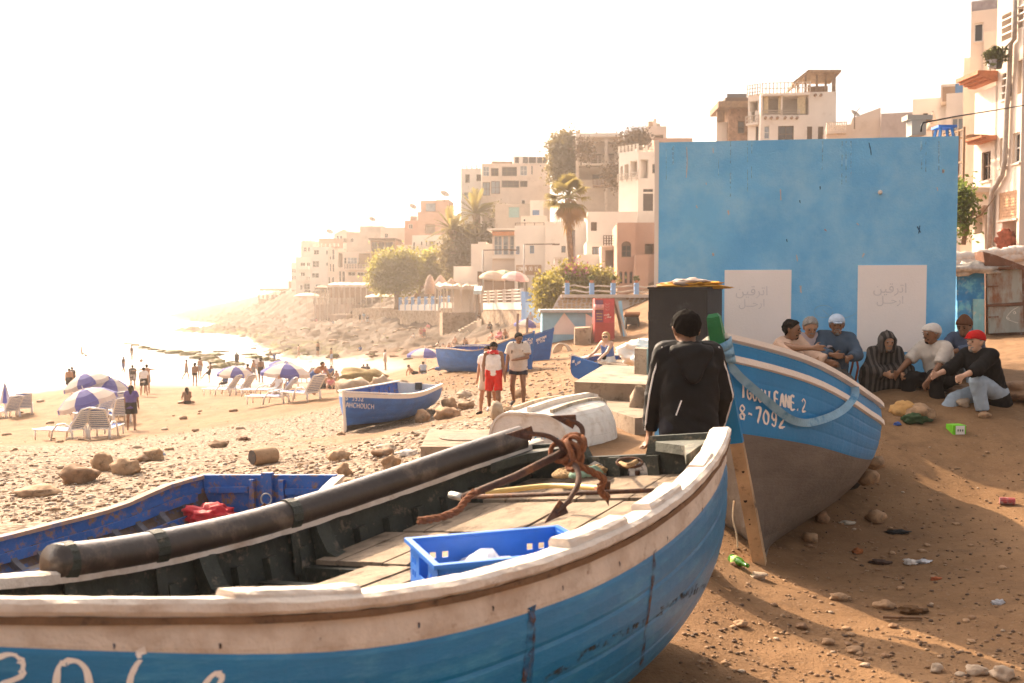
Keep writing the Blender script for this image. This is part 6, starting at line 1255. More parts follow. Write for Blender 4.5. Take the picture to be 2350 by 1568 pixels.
h = H_(Z4, 'sloped_wall_house', 'low cream house with sloping parapet and small balustrade', (1000,440,1375,760), 86, 14, PLW2, [], cat='house'); h.rail(Z4(1002,0)[0], Z4(1132,0)[0], Z4(0,432)[1], Z4(0,490)[1], .5, PLW2, 2, 10, PLW2); q = MB(); q.slab([on_plane(*Z4(x, y), h.p0, h.nrm)-h.nrm*.02 for x, y in ((1165,445),(1180,395),(1370,325),(1374,445))], h.nrm, 5); q.make('sloped_parapet', PLW2, h.T)
h = H_(Z4, 'blank_grey_house', 'blank greyish house wall with weathered plaster behind the blue building', (1374,362,1588,760), 84, 18, mat('stained_grey_plaster', (.50,.42,.39), .9, .12, .6, .3, 3, c2=(.36,.28,.25), t2=.6, s2=.7, soft=.12), [])
dish('satellite dish on the low cream house', Z4, 1192, 375, 85, .45)
h = H_(Z4, 'umbrella_terrace_house', 'white house with a folded parasol on its terrace', (1590,262,1822,800), 64, 23, PLW, [(1660,365,1691,422,W_,FRB)]); h.block('raised_corner', *Z4(1815,222), *Z4(1826,800), .01, .3, PLW)
h = H_(Z4, 'glass_block_house', 'white house with a square of glass blocks at the right', (1820,222,2060,900), 60, 24, PLW, [(1855,395,1942,482,W_,FRW,GLASSB)]); h.block('upper_floor', *Z4(1935,60), *Z4(2060,222), -5, -1, PLW); h.block('grille', *Z4(1880,140), *Z4(1968,215), -1.2, -1.1, FRBL); h.block('roof_shed', *Z4(1778,125), *Z4(1895,240), -5, -2, PLW2); h.block('shed_opening', *Z4(1790,145), *Z4(1890,238), -1.99, -1.9, PLB)
pg = thing('folded_parasol', 'folded pale parasol on the terrace of the white house at right', 'parasol', P(*Z4(1728,520), 63)); mb = MB(); mb.tube([P(*Z4(1728,480),63), P(*Z4(1727,440),63), P(*Z4(1727,400),63), P(*Z4(1726,355),63)], [.42,.34,.18,.03], 9); mb.make('canopy', mat('beige_canvas', (.50,.38,.30), .9), pg, True); mb = MB(); mb.bar(P(*Z4(1728,560),63), P(*Z4(1726,350),63), .06, .06); mb.make('pole', FRB, pg)
h = H_(Y5, 'tower_house', 'tall white tower house with roof mesh fence in the top right corner', (1085,115,1450,2200), 50, 30, PLW2, [(1113,280,1226,490,W_,FRW,GLASS)], depth=6); h.rail(Y5(1090,0)[0], Y5(1445,0)[0], Y5(0,15)[1], Y5(0,110)[1], -.05, mat('wire_fence', (.35,.32,.34), .7), 5, 22, ends=False, nm='roof_fence')
h = H_(Y5, 'tower_annex', 'shaded pinkish annex wall below the tower house', (1235,370,1430,2200), 48, 25, PLW2, [], depth=5)
h = H_(Y5, 'spiked_wall_house', 'pale house wall with spiked top left of the tower house', (1000,680,1235,2200), 53, 24, PLW2, [], depth=5)
# the sunlit facade at the right edge, running toward the camera
STW = [zr(Y5,1455,880,1562,1150,W_,FRB), zr(Y5,1640,730,1760,1080,O_,PLP), zr(Y5,1450,190,1620,420,O_,PLP), zr(Y5,1645,120,1780,280,O_,PLP), zr(Y6,785,120,830,300,W_,FRW), zr(Y6,868,90,912,275,W_,FRW), zr(Y6,778,480,892,640,W_,TERRA,TERRA), zr(Y6,800,660,888,860,O_,PLW)]
hs_ = House('street_house', 'tall sunlit white street house with loggias and drain pipe at the right edge', 2291, 2352, -60, 640, 43.2, 86, 9, PLW2, STW, dpx=2294, group=FARG)
hl_ = House('bay_street_house', 'sunlit white house with terracotta bay cornice left of the tall street house', 2238, 2291, 205, 640, 43.2, 86, 9, PLW2, [zr(Y6,664,215,720,390,W_,FRB), zr(Y6,618,640,668,740,O_,PLB), zr(Y6,690,560,722,860,D_,mat('tan_door', (.42,.28,.17), .8))], dpx=2294, group=FARG)
h = hs_
def hb(nm, Z, x0, y0, x1, y1, o0, o1, m): return hl_.block(nm, *Z(x0, y0), *Z(x1, y1), o0, o1, m)
for i, (o, y) in enumerate(((.9,0),(.75,25),(.55,50),(.35,75))): hb('bay_moulding', Y5, 1130, 960+y-10, 1400, 990+y-105, .0, o, TERRA)
hb('bay_shelf', Y5, 1085, 955, 1425, 790, .0, 1.1, TERRA) if False else None
for o, y in ((.7,0),(.5,14)): hb('cornice', Y6, 640, 150+y, 765, 100+y, .0, o, TERRA)
hb('ledge', Y6, 600, 125, 700, 95, .0, .8, PLW2)
for x0, y0, x1, y1 in ((1455,880,1562,1150),(1450,190,1620,420),(1645,120,1780,280)):
    a = h.raw(*Y5(x0,y0), *Y5(x1,y1)); q = MB()
    for k in range(3): z = a[1]+.25+.3*k; q.bar(h.w(a[0], z, .05), h.w(a[2], z, .05), .05, .05)
    q.make('window_rail', FRW, h.T)
q = MB(); q.tube([h.w(h.raw(*Y5(1640,0), *Y5(1641,1))[0], on_plane(*Y5(1640,-60), h.p0, h.nrm).z, .15)]+[on_plane(*p, h.p0, h.nrm)+h.nrm*.15 for p in (Y5(1635,470),Y5(1590,520),Y5(1575,900),Y5(1545,1300),Y6(845,60),Y6(838,250),Y6(820,360),Y6(755,470),Y6(742,600),Y6(735,865))], .11, 8); q.make('drain_pipe', mat('grey_pipe', (.35,.31,.28), .7), h.T, True)
hb('balcony_floor', Y6, 575, 500, 715, 440, .0, 1.3, PLW2); h = hl_; a = h.raw(*Y6(575,500), *Y6(715,440)); q = MB()
for k in range(5): u = a[0]+(a[2]-a[0])*k/4; q.bar(h.w(u, a[3], 1.2), h.w(u, a[3]+2.6, 1.2), .09, .09)
for z in (.5, 1.1, 2.5): q.bar(h.w(a[0], a[3]+z, 1.2), h.w(a[2], a[3]+z, 1.2), .08, .08)
q.make('balcony_frame', WOODT, h.T)
q = MB(); a = h.raw(*Y6(618,640), *Y6(668,740)); q.slab([h.w(a[0]-.2,a[3]+.5,.05), h.w(a[2]+.2,a[3]+.5,.05), h.w(a[2]+.2,a[3]-.5,1.1), h.w(a[0]-.2,a[3]-.5,1.1)], (h.nrm+Vector((0,0,1))).normalized(), .06); q.make('awning', mat('beige_awning', (.55,.42,.30), .9), h.T)
h = hs_; a = h.raw(*Y6(800,660), *Y6(888,860)); lump('hanging_laundry', None, None, h.w((a[0]+a[2])/2, a[3]-.9, .12), (.8,.12,1.0), mat('red_laundry', (.40,.12,.07), .9, .4, 6), 3, .7, 5, 3, parent=h.T)
a = h.raw(*Y6(778,480), *Y6(892,640)); q = None
for k in range(9): q = MB(); z = a[1]+(a[3]-a[1])*(k+.5)/9; q.hexa([h.w(u,zz,o) for zz in (z-.09,z+.09) for u, o in ((a[0],-.09),(a[2],-.09),(a[2],-.03),(a[0],-.03))]); q.make('shutter_slat', mat('tan_shutter', (.55,.33,.20), .8), h.T)
for x, y, c in ((1335,760,(.1,.12,.4)),(1400,760,(.05,.06,.05))):
    b = P(*Y5(x, y), 42.5); pt = thing('flower_pot', 'white and blue flower pot on the terracotta bay' if x < 1350 else 'dark flower pot on the terracotta bay ledge', 'flower pot', b); mb = MB(); mb.lathe([(.16,-.2),(.22,.15),(.2,.15)], b, 10); mb.make('pot', mat('pot_%d' % x, c if x > 1350 else (.5,.5,.55), .6), pt); raw('leaves', *bush_faces(b+Vector((0,0,.35)), .3, 220, .07), mat('pot_leaves', (.10,.11,.03), .9, .4, 8), pt)
cb = thing('overhead_cable', 'black overhead cable crossing from the short pole to the street house', 'cable', P(*Y5(485,1568), 16)); mb = MB(); mb.tube([P(*Y5(485,1568),15.5), P(*Y5(492,1500),15.5), P(*Y5(510,1462),15.5), P(*Y5(900,1385),18), P(*Y5(1300,1322),22), P(*Y5(1760,1245),30)], .014, 6); mb.make('wire', mat('black_wire', (.01,.01,.01), .6), cb, True)
cp_ = thing('roof_pole', 'short square pole with lamp rising behind the blue building roof', 'pole', P(*Y5(428,1600), 17)); mb = MB(); mb.bar(P(*Y5(428,1620),17), P(*Y5(428,1405),17), .24, .24); mb.make('shaft', PLG, cp_); mb = MB(); mb.box(P(*Y5(440,1410),17), (.42,.26,.08)); mb.make('lamp_head', PLG, cp_)

# ------------------------------------------------------------------ sea walls, terraces, awnings
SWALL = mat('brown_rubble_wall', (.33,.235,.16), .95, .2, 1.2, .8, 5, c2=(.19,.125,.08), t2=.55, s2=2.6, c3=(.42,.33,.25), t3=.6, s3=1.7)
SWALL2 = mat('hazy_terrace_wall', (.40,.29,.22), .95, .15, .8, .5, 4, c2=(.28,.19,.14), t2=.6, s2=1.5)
BLUEPOST = mat('light_blue_post', (.20,.36,.62), .75, .1, 2, .1, 10)
CANV = mat('cream_canvas', (.60,.50,.42), .9, .1, 1, .2, 5)
def wallq(name, label, Z, x0, x1, yt, yb, d0, d1, th, m, cat='wall', group=None):
    """a wall whose top edge runs between two pixels at their depths, down into the ground"""
    a, b = P(*Z(x0, yt if not isinstance(yt, tuple) else yt[0]), d0), P(*Z(x1, yt if not isinstance(yt, tuple) else yt[1]), d1); v = Vector((b.x-a.x, b.y-a.y, 0)).normalized(); n_ = Vector((-v.y, v.x, 0)); n_ = n_ if n_.y > 0 else -n_
    za = min(gz(a.x, a.y), gz(b.x, b.y))-1.2; mb = MB(); c = [a, b, b+n_*th, a+n_*th]
    mb.hexa([Vector((p.x,p.y,za)) for p in c]+[Vector((p.x,p.y,z)) for p, z in zip(c, (a.z,b.z,b.z,a.z))]); o = mb.make(name, m); tag(o, label, cat, group); return a, b, n_, o
def posts_rails(name, label, a, b, n, h, m, rails=2, pw=.3, inset=.2, mp=None, group='terrace fences'):
    T = thing(name, label, 'fence', a, group); v = b-a
    for i in range(n):
        p = a+v*i/(n-1); q = MB(); q.bar(p+Vector((0,inset,-.02)), p+Vector((0,inset,h)), pw, pw); q.make('post', mp or m, T)
    for k in range(rails):
        q = MB(); z = h*(k+1)/(rails+.4); q.bar(a+Vector((0,inset,z)), b+Vector((0,inset,z)), .1, .1); q.make('rail', m, T)
    return T
def awning(name, label, Z, x0, x1, yt, yb, d, deep, m, posts=5, sag=.15, ph=3.0, scallop=True):
    a, b = P(*Z(x0, yt), d), P(*Z(x1, yt), d); T = thing(name, label, 'awning', Vector((a.x, a.y, a.z-ph))); mb = MB(); n = 14; rings = []
    for i in range(n+1):
        p = a+(b-a)*i/n; s_ = -sag*(1-abs(math.cos(i*1.3))) ; rings.append([p+Vector((0,0,s_)), p+Vector((0,deep*.5,s_+.25)), p+Vector((0,deep,s_+.5)), p+Vector((0,deep,s_+.44)), p+Vector((0,deep*.5,s_+.19)), p+Vector((0,0,s_-.35-.1*(i % 2)))])
    mb.loft(rings); mb.make('canopy', m, T)
    for i in range(posts):
        p = a+(b-a)*i/(posts-1); q = MB(); q.bar(p+Vector((0,.1,-ph)), p+Vector((0,.1,0)), .14, .14); q.make('post', RAILM, T)
        q = MB(); q.bar(p+Vector((0,deep-.1,-ph)), p+Vector((0,deep-.1,.4)), .14, .14); q.make('post', RAILM, T)
    return T
# far pier restaurant
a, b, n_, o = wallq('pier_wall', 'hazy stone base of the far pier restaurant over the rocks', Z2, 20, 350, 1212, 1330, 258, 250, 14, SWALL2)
posts_rails('pier_rail', 'wooden rail round the far pier restaurant terrace', a, b, 9, 1.1, RAILM, 3)
awning('pier_roof', 'thatched shade roof over the far pier restaurant', Z2, 30, 335, 1125, 0, 256, 10, THATCH, 6, .1, 9.5*.9)
wallq('pier_shop', 'small pinkish shop behind the far pier restaurant', Z2, 280, 350, 1055, 1200, 246, 246, 8, PLP, 'building')
# middle terrace restaurant
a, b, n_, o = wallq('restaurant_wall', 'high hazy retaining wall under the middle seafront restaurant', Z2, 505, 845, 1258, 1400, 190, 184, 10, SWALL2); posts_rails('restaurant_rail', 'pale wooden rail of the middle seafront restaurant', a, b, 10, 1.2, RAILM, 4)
awning('restaurant_awning', 'long cream awning over the middle seafront restaurant', Z2, 620, 1010, 1085, 0, 182, 7, CANV, 9, .2, 11)
awning('brown_awning', 'brown sloped awning at the seaward end of the middle restaurant', Z2, 512, 640, 1110, 0, 188, 6, WOODT, 4, .1, 10)
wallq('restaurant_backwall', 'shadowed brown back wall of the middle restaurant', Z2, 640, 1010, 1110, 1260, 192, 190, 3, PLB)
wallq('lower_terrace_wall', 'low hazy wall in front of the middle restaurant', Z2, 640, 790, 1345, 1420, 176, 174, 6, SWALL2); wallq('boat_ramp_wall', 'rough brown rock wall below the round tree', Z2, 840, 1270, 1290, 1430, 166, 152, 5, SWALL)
# right terraces in rubble stone
a, b, n_, o = wallq('cafe_terrace_wall', 'rubble sea wall with white band and striped posts below the cafes', Z2, 1255, 1600, 1308, 1430, 150, 138, 8, SWALL)
posts_rails('cafe_terrace_fence', 'white fence with pale blue posts on the rubble sea wall', a, b, 7, 1.9, PLW, 2, .45, .3, BLUEPOST)
q = MB(); q.hexa([a-n_*.05+Vector((0,0,-.1)), b-n_*.05+Vector((0,0,-.1)), b+n_*.2+Vector((0,0,-.1)), a+n_*.2+Vector((0,0,-.1)), a-n_*.05+Vector((0,0,.75)), b-n_*.05+Vector((0,0,.75)), b+n_*.2+Vector((0,0,.75)), a+n_*.2+Vector((0,0,.75))]); q.make('white_band', PLW, o, world=False)
a, b, n_, o = wallq('middle_sea_wall', 'rubble sea wall left of the stone steps', Z2, 1610, 1960, 1285, 1480, 132, 122, 7, SWALL); posts_rails('middle_fence', 'fence with red and blue posts above the rubble sea wall', a, b, 6, 1.5, PLW, 2, .35, .3, BLUEPOST)
q = MB(); q.hexa([p+Vector((0,0,z)) for z in (-.1,.6) for p in (a-n_*.05, b-n_*.05, b+n_*.2, a+n_*.2)]); q.make('white_band', PLW, o, world=False)
a, b, n_, o = wallq('right_sea_wall', 'rubble sea wall below the terrace with open parasols', Z6, 468, 800, 235, 400, 112, 98, 7, SWALL)
q = MB(); q.hexa([p+Vector((0,0,z)) for z in (-.1,.65) for p in (a-n_*.06, b-n_*.06, b+n_*.2, a+n_*.2)]); q.make('white_band', PLW, o, world=False)
posts_rails('right_fence', 'white balustrade with stacked rails on the parasol terrace', a+Vector((0,0,.65)), b+Vector((0,0,.65)), 6, 1.35, PLW, 4, .35, .05)
wallq('blue_corner_pillar', 'tall light blue pillar at the corner of the parasol terrace', Z6, 795, 828, 95, 400, 97.5, 97, 1.4, BLUEPOST, 'pillar'); wallq('blue_white_wall', 'white over blue wall beside the light blue pillar', Z6, 828, 945, 185, 400, 97, 95, 3, mat('pale_blue_wall', (.30,.46,.66), .85, .1, 1, .2, 5), 'wall')
# steps between the walls
stp = thing('stone_steps', 'stone steps climbing between the two rubble sea walls', 'steps', G(*Z6(360,415)))
for i in range(7):
    a, b = P(*Z6(275+i*26, 412-i*14), 114-i*.4), P(*Z6(470, 412-i*14), 113-i*.4); q = MB(); q.hexa([Vector((p.x,p.y+dy,z)) for z in (a.z-1.6, a.z) for p, dy in ((a,0),(b,0),(b,3),(a,3))]); q.make('step', mat('pale_step_stone', (.46,.36,.27), .9, .2, 2, .3, 8), stp)
wallq('step_side_wall', 'low stone wall left of the steps', Z2, 1600, 1625, 1330, 1470, 121, 119, 4, SWALL)
awning('cafe_awning', 'scalloped cream awning stretched before the slatted cafe', Z2, 1560, 2091, 1088, 0, 120, 6, CANV, 8, .35, 4.2)
awning('small_blue_awning', 'small pale blue awning over a cafe table', Z6, 405, 470, 85, 0, 106, 3, mat('pale_blue_canvas', (.5,.6,.62), .9), 2, .05, 2.4)
for i, (x, yt, yb) in enumerate(((1515,1000,1170),(1608,1000,1110),(1808,1000,1070),(1700,1030,1120))):
    d = 128-i*1.5; T = thing('closed_parasol', ['closed tan parasol, leftmost on the cafe terrace','closed tan parasol, second on the cafe terrace','closed tan parasol rising behind the cream awning','short closed tan parasol between its taller neighbours'][i], 'parasol', P(*Z2(x, yb+120), d), 'closed parasols'); mb = MB(); mb.tube([P(*Z2(x,yb),d), P(*Z2(x,yb*.6+yt*.4),d), P(*Z2(x,yt+20),d), P(*Z2(x,yt),d)], [.75,.8,.35,.05], 9); mb.make('canopy', mat('tan_canvas', (.44,.31,.24), .9), T, True); mb = MB(); mb.bar(P(*Z2(x,yb+130),d), P(*Z2(x,yb),d), .12, .12); mb.make('pole', RAILM, T)
def parasol(label, c, r, mats, group, tilt=(0,0), hh=2.1, n=8, drop=.5, name='parasol', valance=.16):
    """panels, valance, ribs and pole; c is the pole's foot"""
    T = thing(name, label, 'parasol', c, group); Mx = Matrix.Rotation(tilt[0], 3, 'X')@Matrix.Rotation(tilt[1], 3, 'Y'); top = Vector((0,0,hh))
    for i in range(n):
        a0, a1 = 2*math.pi*i/n, 2*math.pi*(i+1)/n; mb = MB(); m = mats[i % len(mats)]; g = [(0,0),(.35,.10),(.7,.45),(1,1)]; rg = []
        for q, dz in g: rg.append([top+Mx@Vector((r*q*math.cos(t)*(1-.0*q), r*q*math.sin(t), -drop*dz-.04*q*math.sin((t-a0)/(a1-a0)*math.pi))) for t in lin(a0, a1, 4)])
        rg.append([p+Mx@Vector((0,0,-valance)) for p in rg[-1]])
        V = [p for k in rg for p in k]; F_ = [(j*4+k, j*4+k+1, j*4+k+5, j*4+k+4) for j in range(len(rg)-1) for k in range(3)]
        mb.add(V, F_); mb.make('panel', m, T, world=False)
        mb = MB(); mb.bar(top+Mx@Vector((0,0,-.12)), top+Mx@Vector((r*.97*math.cos(a0), r*.97*math.sin(a0), -drop-.02)), .02, .02); mb.make('rib', RAILM, T, world=False)
    mb = MB(); mb.tube([(0,0,-.3), top+Mx@Vector((0,0,-.1)), top+Mx@Vector((0,0,.12))], [.025,.025,.015], 8); mb.make('pole', FRW, T, world=False); return T
pc = lambda n, c: mat('parasol_'+n, c, .85, .1, 2, .1, 20)
for lab, x, y, d, r, ms in (('beige open parasol on the cafe terrace', 565, 130, 105, 1.4, [pc('beige',(.50,.38,.28))]), ('green and yellow open parasol on the cafe terrace', 660, 120, 107, 1.5, [pc('green',(.22,.36,.24)), pc('yellow',(.66,.50,.20)), pc('cream',(.62,.55,.42))]), ('pink open parasol at the terrace corner', 752, 140, 102, 1.4, [pc('pink',(.62,.34,.32)), pc('palepink',(.66,.50,.45))])):
    q = P(*Z6(x, y), d); parasol(lab, q, r, ms, 'open parasols on the cafe terrace', (.12,.1), 2.6, 8, .7)
parasol('white parasol below the round tree by the rock wall', P(*Z2(1085,1330), 158), 2.4, [CANV], 'open parasols on the cafe terrace', (0,0), 3.0, 8, .5); parasol('white parasol at the end of the middle restaurant wall', P(*Z2(450,1300), 196), 2.6, [CANV], 'open parasols on the cafe terrace', (0,0), 3.2, 8, .6)
# wall of crazy stone with blue posts, right of the bougainvillea
cw = thing('crazy_stone_wall', 'sloping retaining wall of irregular stones under the blue fence posts', 'wall', P(*Z6(1400,400), 66))
cwp0 = P(*Z6(1400,130), 66); cn = Vector((0,-.94,.34)).normalized()
cwq = lambda x, y, o=0: on_plane(*Z6(x, y), cwp0, cn)+cn*o
mb = MB(); mb.slab([cwq(1105,128), cwq(1990,128), cwq(1990,470), cwq(930,470), cwq(1040,250)][::-1], cn, 1.5); mb.make('wall_core', mat('pale_mortar', (.48,.42,.38), .9, .1, 2, .3, 10), cw)
STN = mat('irregular_wall_stone', (.42,.30,.20), .9, .25, .8, .4, 8); random.seed(11)
for r_ in range(6):
    x = 1100-r_*14+random.uniform(0,20)
    while x < 1850:
        w_ = random.uniform(26,44); y = 150+r_*27+random.uniform(-4,4); k = 6; pts = []
        for i in range(k): t = 2*math.pi*i/k+random.uniform(-.3,.3); rr = random.uniform(.78,1.0); pts.append(cwq(x+w_/2+rr*math.cos(t)*w_*.52, y-rr*math.sin(t)*14, .05))
        if not (1560 < x < 1640): q = MB(); q.slab(pts, cn, .08); q.make('stone', STN, cw)
        x += w_+3
a, b = P(*Z6(1120,126), 65.6), P(*Z6(1850,126), 65.6); q = MB(); q.hexa([p+Vector((0,dy,z)) for z in (-.15,.06) for p, dy in ((a,-.15),(b,-.15),(b,.6),(a,.6))]); q.make('coping', MATS['pale_mortar'], cw)
T = thing('blue_post_fence', 'log rail fence with light blue posts on top of the crazy stone wall', 'fence', a, 'terrace fences')
for x in (1170,1370,1545,1735,1905): p = P(*Z6(x,125), 65.9); q = MB(); q.bar(p, p+Vector((0,0,.80)), .30, .30); q.make('post', BLUEPOST, T); q = MB(); q.lathe([(.09,0),(.13,.18),(.08,.18)], p+Vector((0,0,.803)), 8); q.make('plant_pot', TERRA, T); lump('pot_plant', None, None, p+Vector((0,0,1.1)), (.34,.3,.36), mat('pot_leaves', (.10,.11,.03), .9, .4, 8), x, .9, 3, 3, parent=T, smooth=False)
for z in (.25, .58): q = MB(); q.tube([P(*Z6(x,125), 65.8)+Vector((0,0,z+.08*math.sin(x))) for x in lin(1130,1905,9)], .05, 6); q.make('log_rail', RAILM, T, True)
# beach hut, red kiosk and clutter
LBLUE = mat('light_blue_boards', (.24,.47,.62), .8, .1, 2, .2, 10); LWHITE = mat('white_boards', (.68,.62,.58), .8, .06, 2, .2, 10)
hut = thing('beach_hut', 'light blue beach hut with a white painted diamond', 'hut', G(*Z6(1150,515))); dh = 57.5
hp0 = P(*Z6(1150,500), dh); hn_ = Vector((0,-1,0)); hq = lambda x, y, o=0: on_plane(*Z6(x, y), hp0, hn_)+hn_*o
gzh = gz(hp0.x, hp0.y)-.3
mb = MB(); l, r_ = hq(965,268), hq(1405,268); mb.hexa([Vector((x,y,z)) for z in (gzh, l.z) for x, y in ((l.x,dh),(r_.x,dh),(r_.x,dh+3),(l.x,dh+3))]); mb.make('wall', LBLUE, hut)
for i in range(22):
    x0, x1 = 968+i*19.8, 968+(i+1)*19.8-1.6
    def yy(x):   # lower edge of the upper blue triangles
        return 1e9
    q = MB(); q.hexa([hq(x0,515,.01), hq(x1,515,.01), hq(x1,515,.05), hq(x0,515,.05), hq(x0,272,.01), hq(x1,272,.01), hq(x1,272,.05), hq(x0,272,.05)]); q.make('board', LBLUE, hut)
for pts in ([(1145,268),(1250,400),(1235,445),(1048,445),(1050,400)], [(1320,275),(1400,320),(1400,395),(1320,395)]): q = MB(); q.slab([hq(x,y,.06) for x, y in pts][::-1], hn_, .012); q.make('white_diamond', LWHITE, hut)
q = MB(); q.hexa([hq(945,266,o) if False else Vector((hq(x,266).x, dh+dy, hq(x,266).z+dz)) for dz in (0,.16) for x, dy in ((945,-.35),(1412,-.35),(1412,3.2),(945,3.2))]); q.make('roof', mat('grey_blue_roof', (.40,.42,.42), .8), hut)
kio = thing('red_kiosk', 'tall red ice cream kiosk cabinet beside the beach hut', 'kiosk', G(*Z6(1480,475))); dk = 54.5
kp0 = P(*Z6(1480,470), dk); kq = lambda x, y, o=0: on_plane(*Z6(x, y), kp0, hn_)+hn_*o; l, r_ = kq(1395,152), kq(1557,152); gk = gz(kp0.x, kp0.y)-.2
KRED = mat('kiosk_red', (.40,.045,.04), .6, .1, 3, .1); mb = MB(); mb.hexa([Vector((x,y,z)) for z in (gk, l.z) for x, y in ((l.x,dk),(r_.x,dk),(r_.x,dk+1.3),(l.x,dk+1.3))]); mb.make('cabinet', KRED, kio)
KPUR = mat('kiosk_purple', (.16,.05,.13), .6, .2, 6); KPINK = mat('kiosk_print', (.62,.30,.30), .6)
for x0, y0, x1, y1, m in ((1400,165,1462,345,KPUR),(1468,160,1550,350,mat('kiosk_bright_red', (.50,.05,.06), .5)),(1402,358,1470,470,KRED),(1478,360,1552,470,KRED)): q = MB(); q.slab([kq(x0,y0,.02), kq(x1,y0,.02), kq(x1,y1,.02), kq(x0,y1,.02)][::-1], hn_, .015); q.make('door_panel', m, kio)
for x, y in ((1415,215),(1443,215)): q = MB(); q.tube([kq(x,y+30,.05), kq(x,y-15,.05)], [.16,.2], 8); q.make('printed_ice_cream', KPINK, kio, True)
bvk = BVHTree.FromPolygons([kq(1395,152,.03), kq(1557,152,.03), kq(1557,475,.03), kq(1395,475,.03)], [(0,1,2,3)])
for y in (190,212,234): paint_strokes(kio, 'printed_curl', None, [[Z6(1480+35*t, y+14*math.sin(t*3.14)) for t in lin(0, 1, 6)]], 1.4, KPINK, .01, .1, bvk)
for ln, y in ((ARAB[:5],282),(ARAB[3:],302)): paint_strokes(kio, 'arabic_print', None, [[Z6(1470+60*x, y-22*yv+12) for x, yv in st] for st in ln], 1.3, WHITEP, .012, .1, bvk)
for y in (275, 300, 322): paint_strokes(kio, 'printed_line', None, [[Z6(1410,y), Z6(1455,y+2)]], 1.6, mat('kiosk_yellow', (.6,.35,.1), .6), .012, .1, bvk)
def boxthing(name, label, cat, px, py, w, d_, h, m, rz=0, group=None, dz=0):
    p = G(px, py); p.y += d_/2; q = MB(); q.box((0,0,h/2-.03), (w,d_,h)); o = q.make(name, m); o.location = (p.x,p.y,gz(p.x,p.y)+dz); o.rotation_euler = (0,0,rz); return tag(o, label, cat, group), p
dtx = thing('turquoise_crate', 'turquoise panelled wooden crate in front of the red kiosk', 'crate', G(*Z6(1450,480))); p = G(*Z6(1450,480)); k = p.y/FPX/1; w_ = 105*.281*k; hh_ = 125*.281*k; mb = MB(); mb.box(p+Vector((0,.6,hh_/2)), (w_,1.2,hh_)); mb.make('carcass', mat('turquoise_paint', (.20,.36,.38), .8, .2, 2, c2=(.3,.2,.12), t2=.62), dtx)
for s_ in (-.25,.25): mb = MB(); mb.box(p+Vector((s_*w_*1.7,-.012,hh_/2)), (w_*.42,.02,hh_*.85)); mb.make('panel', mat('turquoise_panel', (.16,.33,.36), .8, .2, 2), dtx)
mb = MB(); mb.box(p+Vector((-w_*.62,.5,hh_*.45)), (w_*.3,.9,hh_*.95), 0, 0, 0, .12); mb.make('side_plank', WOODT, dtx)
p = G(*Z6(1300,528)); k = p.y/FPX; w_ = 138*.281*k; q = MB(); q.hexa([(p.x-w_/2,p.y,p.z-.2),(p.x+w_*.45,p.y,p.z-.2),(p.x+w_*.5,p.y+1.2,p.z-.2),(p.x-w_*.5,p.y+1.2,p.z-.2),(p.x-w_*.48,p.y+.05,p.z+w_*.95),(p.x+w_*.46,p.y+.02,p.z+w_*1.02),(p.x+w_*.5,p.y+1.2,p.z+w_*1.05),(p.x-w_*.45,p.y+1.2,p.z+w_)]); tag(q.make('stone_block', SWALL), 'rough square stone block left of the turquoise crate', 'stone block')
brd = thing('leaning_boards', 'old grey boards leaning beside the red kiosk', 'boards', G(*Z6(1600,455)))
for i, (x0, x1, x2, x3) in enumerate(((1562,1590,1610,1630),(1600,1628,1625,1645),(1572,1585,1640,1655))): q = MB(); q.slab([kq(x0,175,-.9+i*.1), kq(x1,170,-.9+i*.1), kq(x3,455,.1+i*.1), kq(x2,462,.1+i*.1)][::-1], hn_, .06); q.make('board', [WOODT, LBLUE, PLG][i], brd)
ct = thing('food_cart', 'small rusty topped vendor cart beside the stone wall', 'cart', G(*Z6(1700,395))); p = G(*Z6(1700,395)); k = p.y/FPX; w_ = 110*.281*k
mb = MB(); mb.box(p+Vector((0,.5,w_*.55)), (w_,1.0,w_*.55)); mb.make('body', mat('black_cart_metal', (.03,.025,.022), .7), ct); mb = MB(); mb.box(p+Vector((0,.5,w_*.92)), (w_*1.15,1.3,.12), 0, 0, -.25); mb.make('roof', mat('rusty_orange_sheet', (.40,.19,.09), .8, .3, 3), ct)
for s_ in (-.45,.45):
    mb = MB(); mb.bar(p+Vector((s_*w_,.2,-.1)), p+Vector((s_*w_,.2,w_*.9)), .07, .07); mb.make('post', FRB, ct); mb = MB(); c = p+Vector((s_*w_,.1,.28)); mb.tube([c+Vector((0,.3*math.cos(t),.3*math.sin(t))) for t in lin(0, 6.283, 14)], .05, 6); mb.make('wheel', TYRE, ct, True)
lump('white_sack_pile', 'white tarpaulin-covered boat hull beside the black cabinet', 'tarpaulin', P(1474,812,20)+Vector((.1,.3,0)), (.95,1.1,.60), mat('white_tarp', (.74,.68,.62), .7, .08, 3, .3, 10), 12, .5, 2.6, 4)
ar_ = thing('wire_hoop_stack', 'stack of pale curved fish-trap hoops standing on the sand', 'fish traps', G(*Z6(1150,590))); p = G(*Z6(1150,590)); k = p.y/FPX
for i in range(7): mb = MB(); rr = (62-3*i)*.281*k; mb.tube([p+Vector((rr*math.cos(t)+i*.05-.2, .25*i, rr*1.25*math.sin(t)-.05)) for t in lin(0, math.pi, 14)], .045, 6); mb.make('hoop', mat('pale_hoop', (.50,.42,.34), .8), ar_, True)
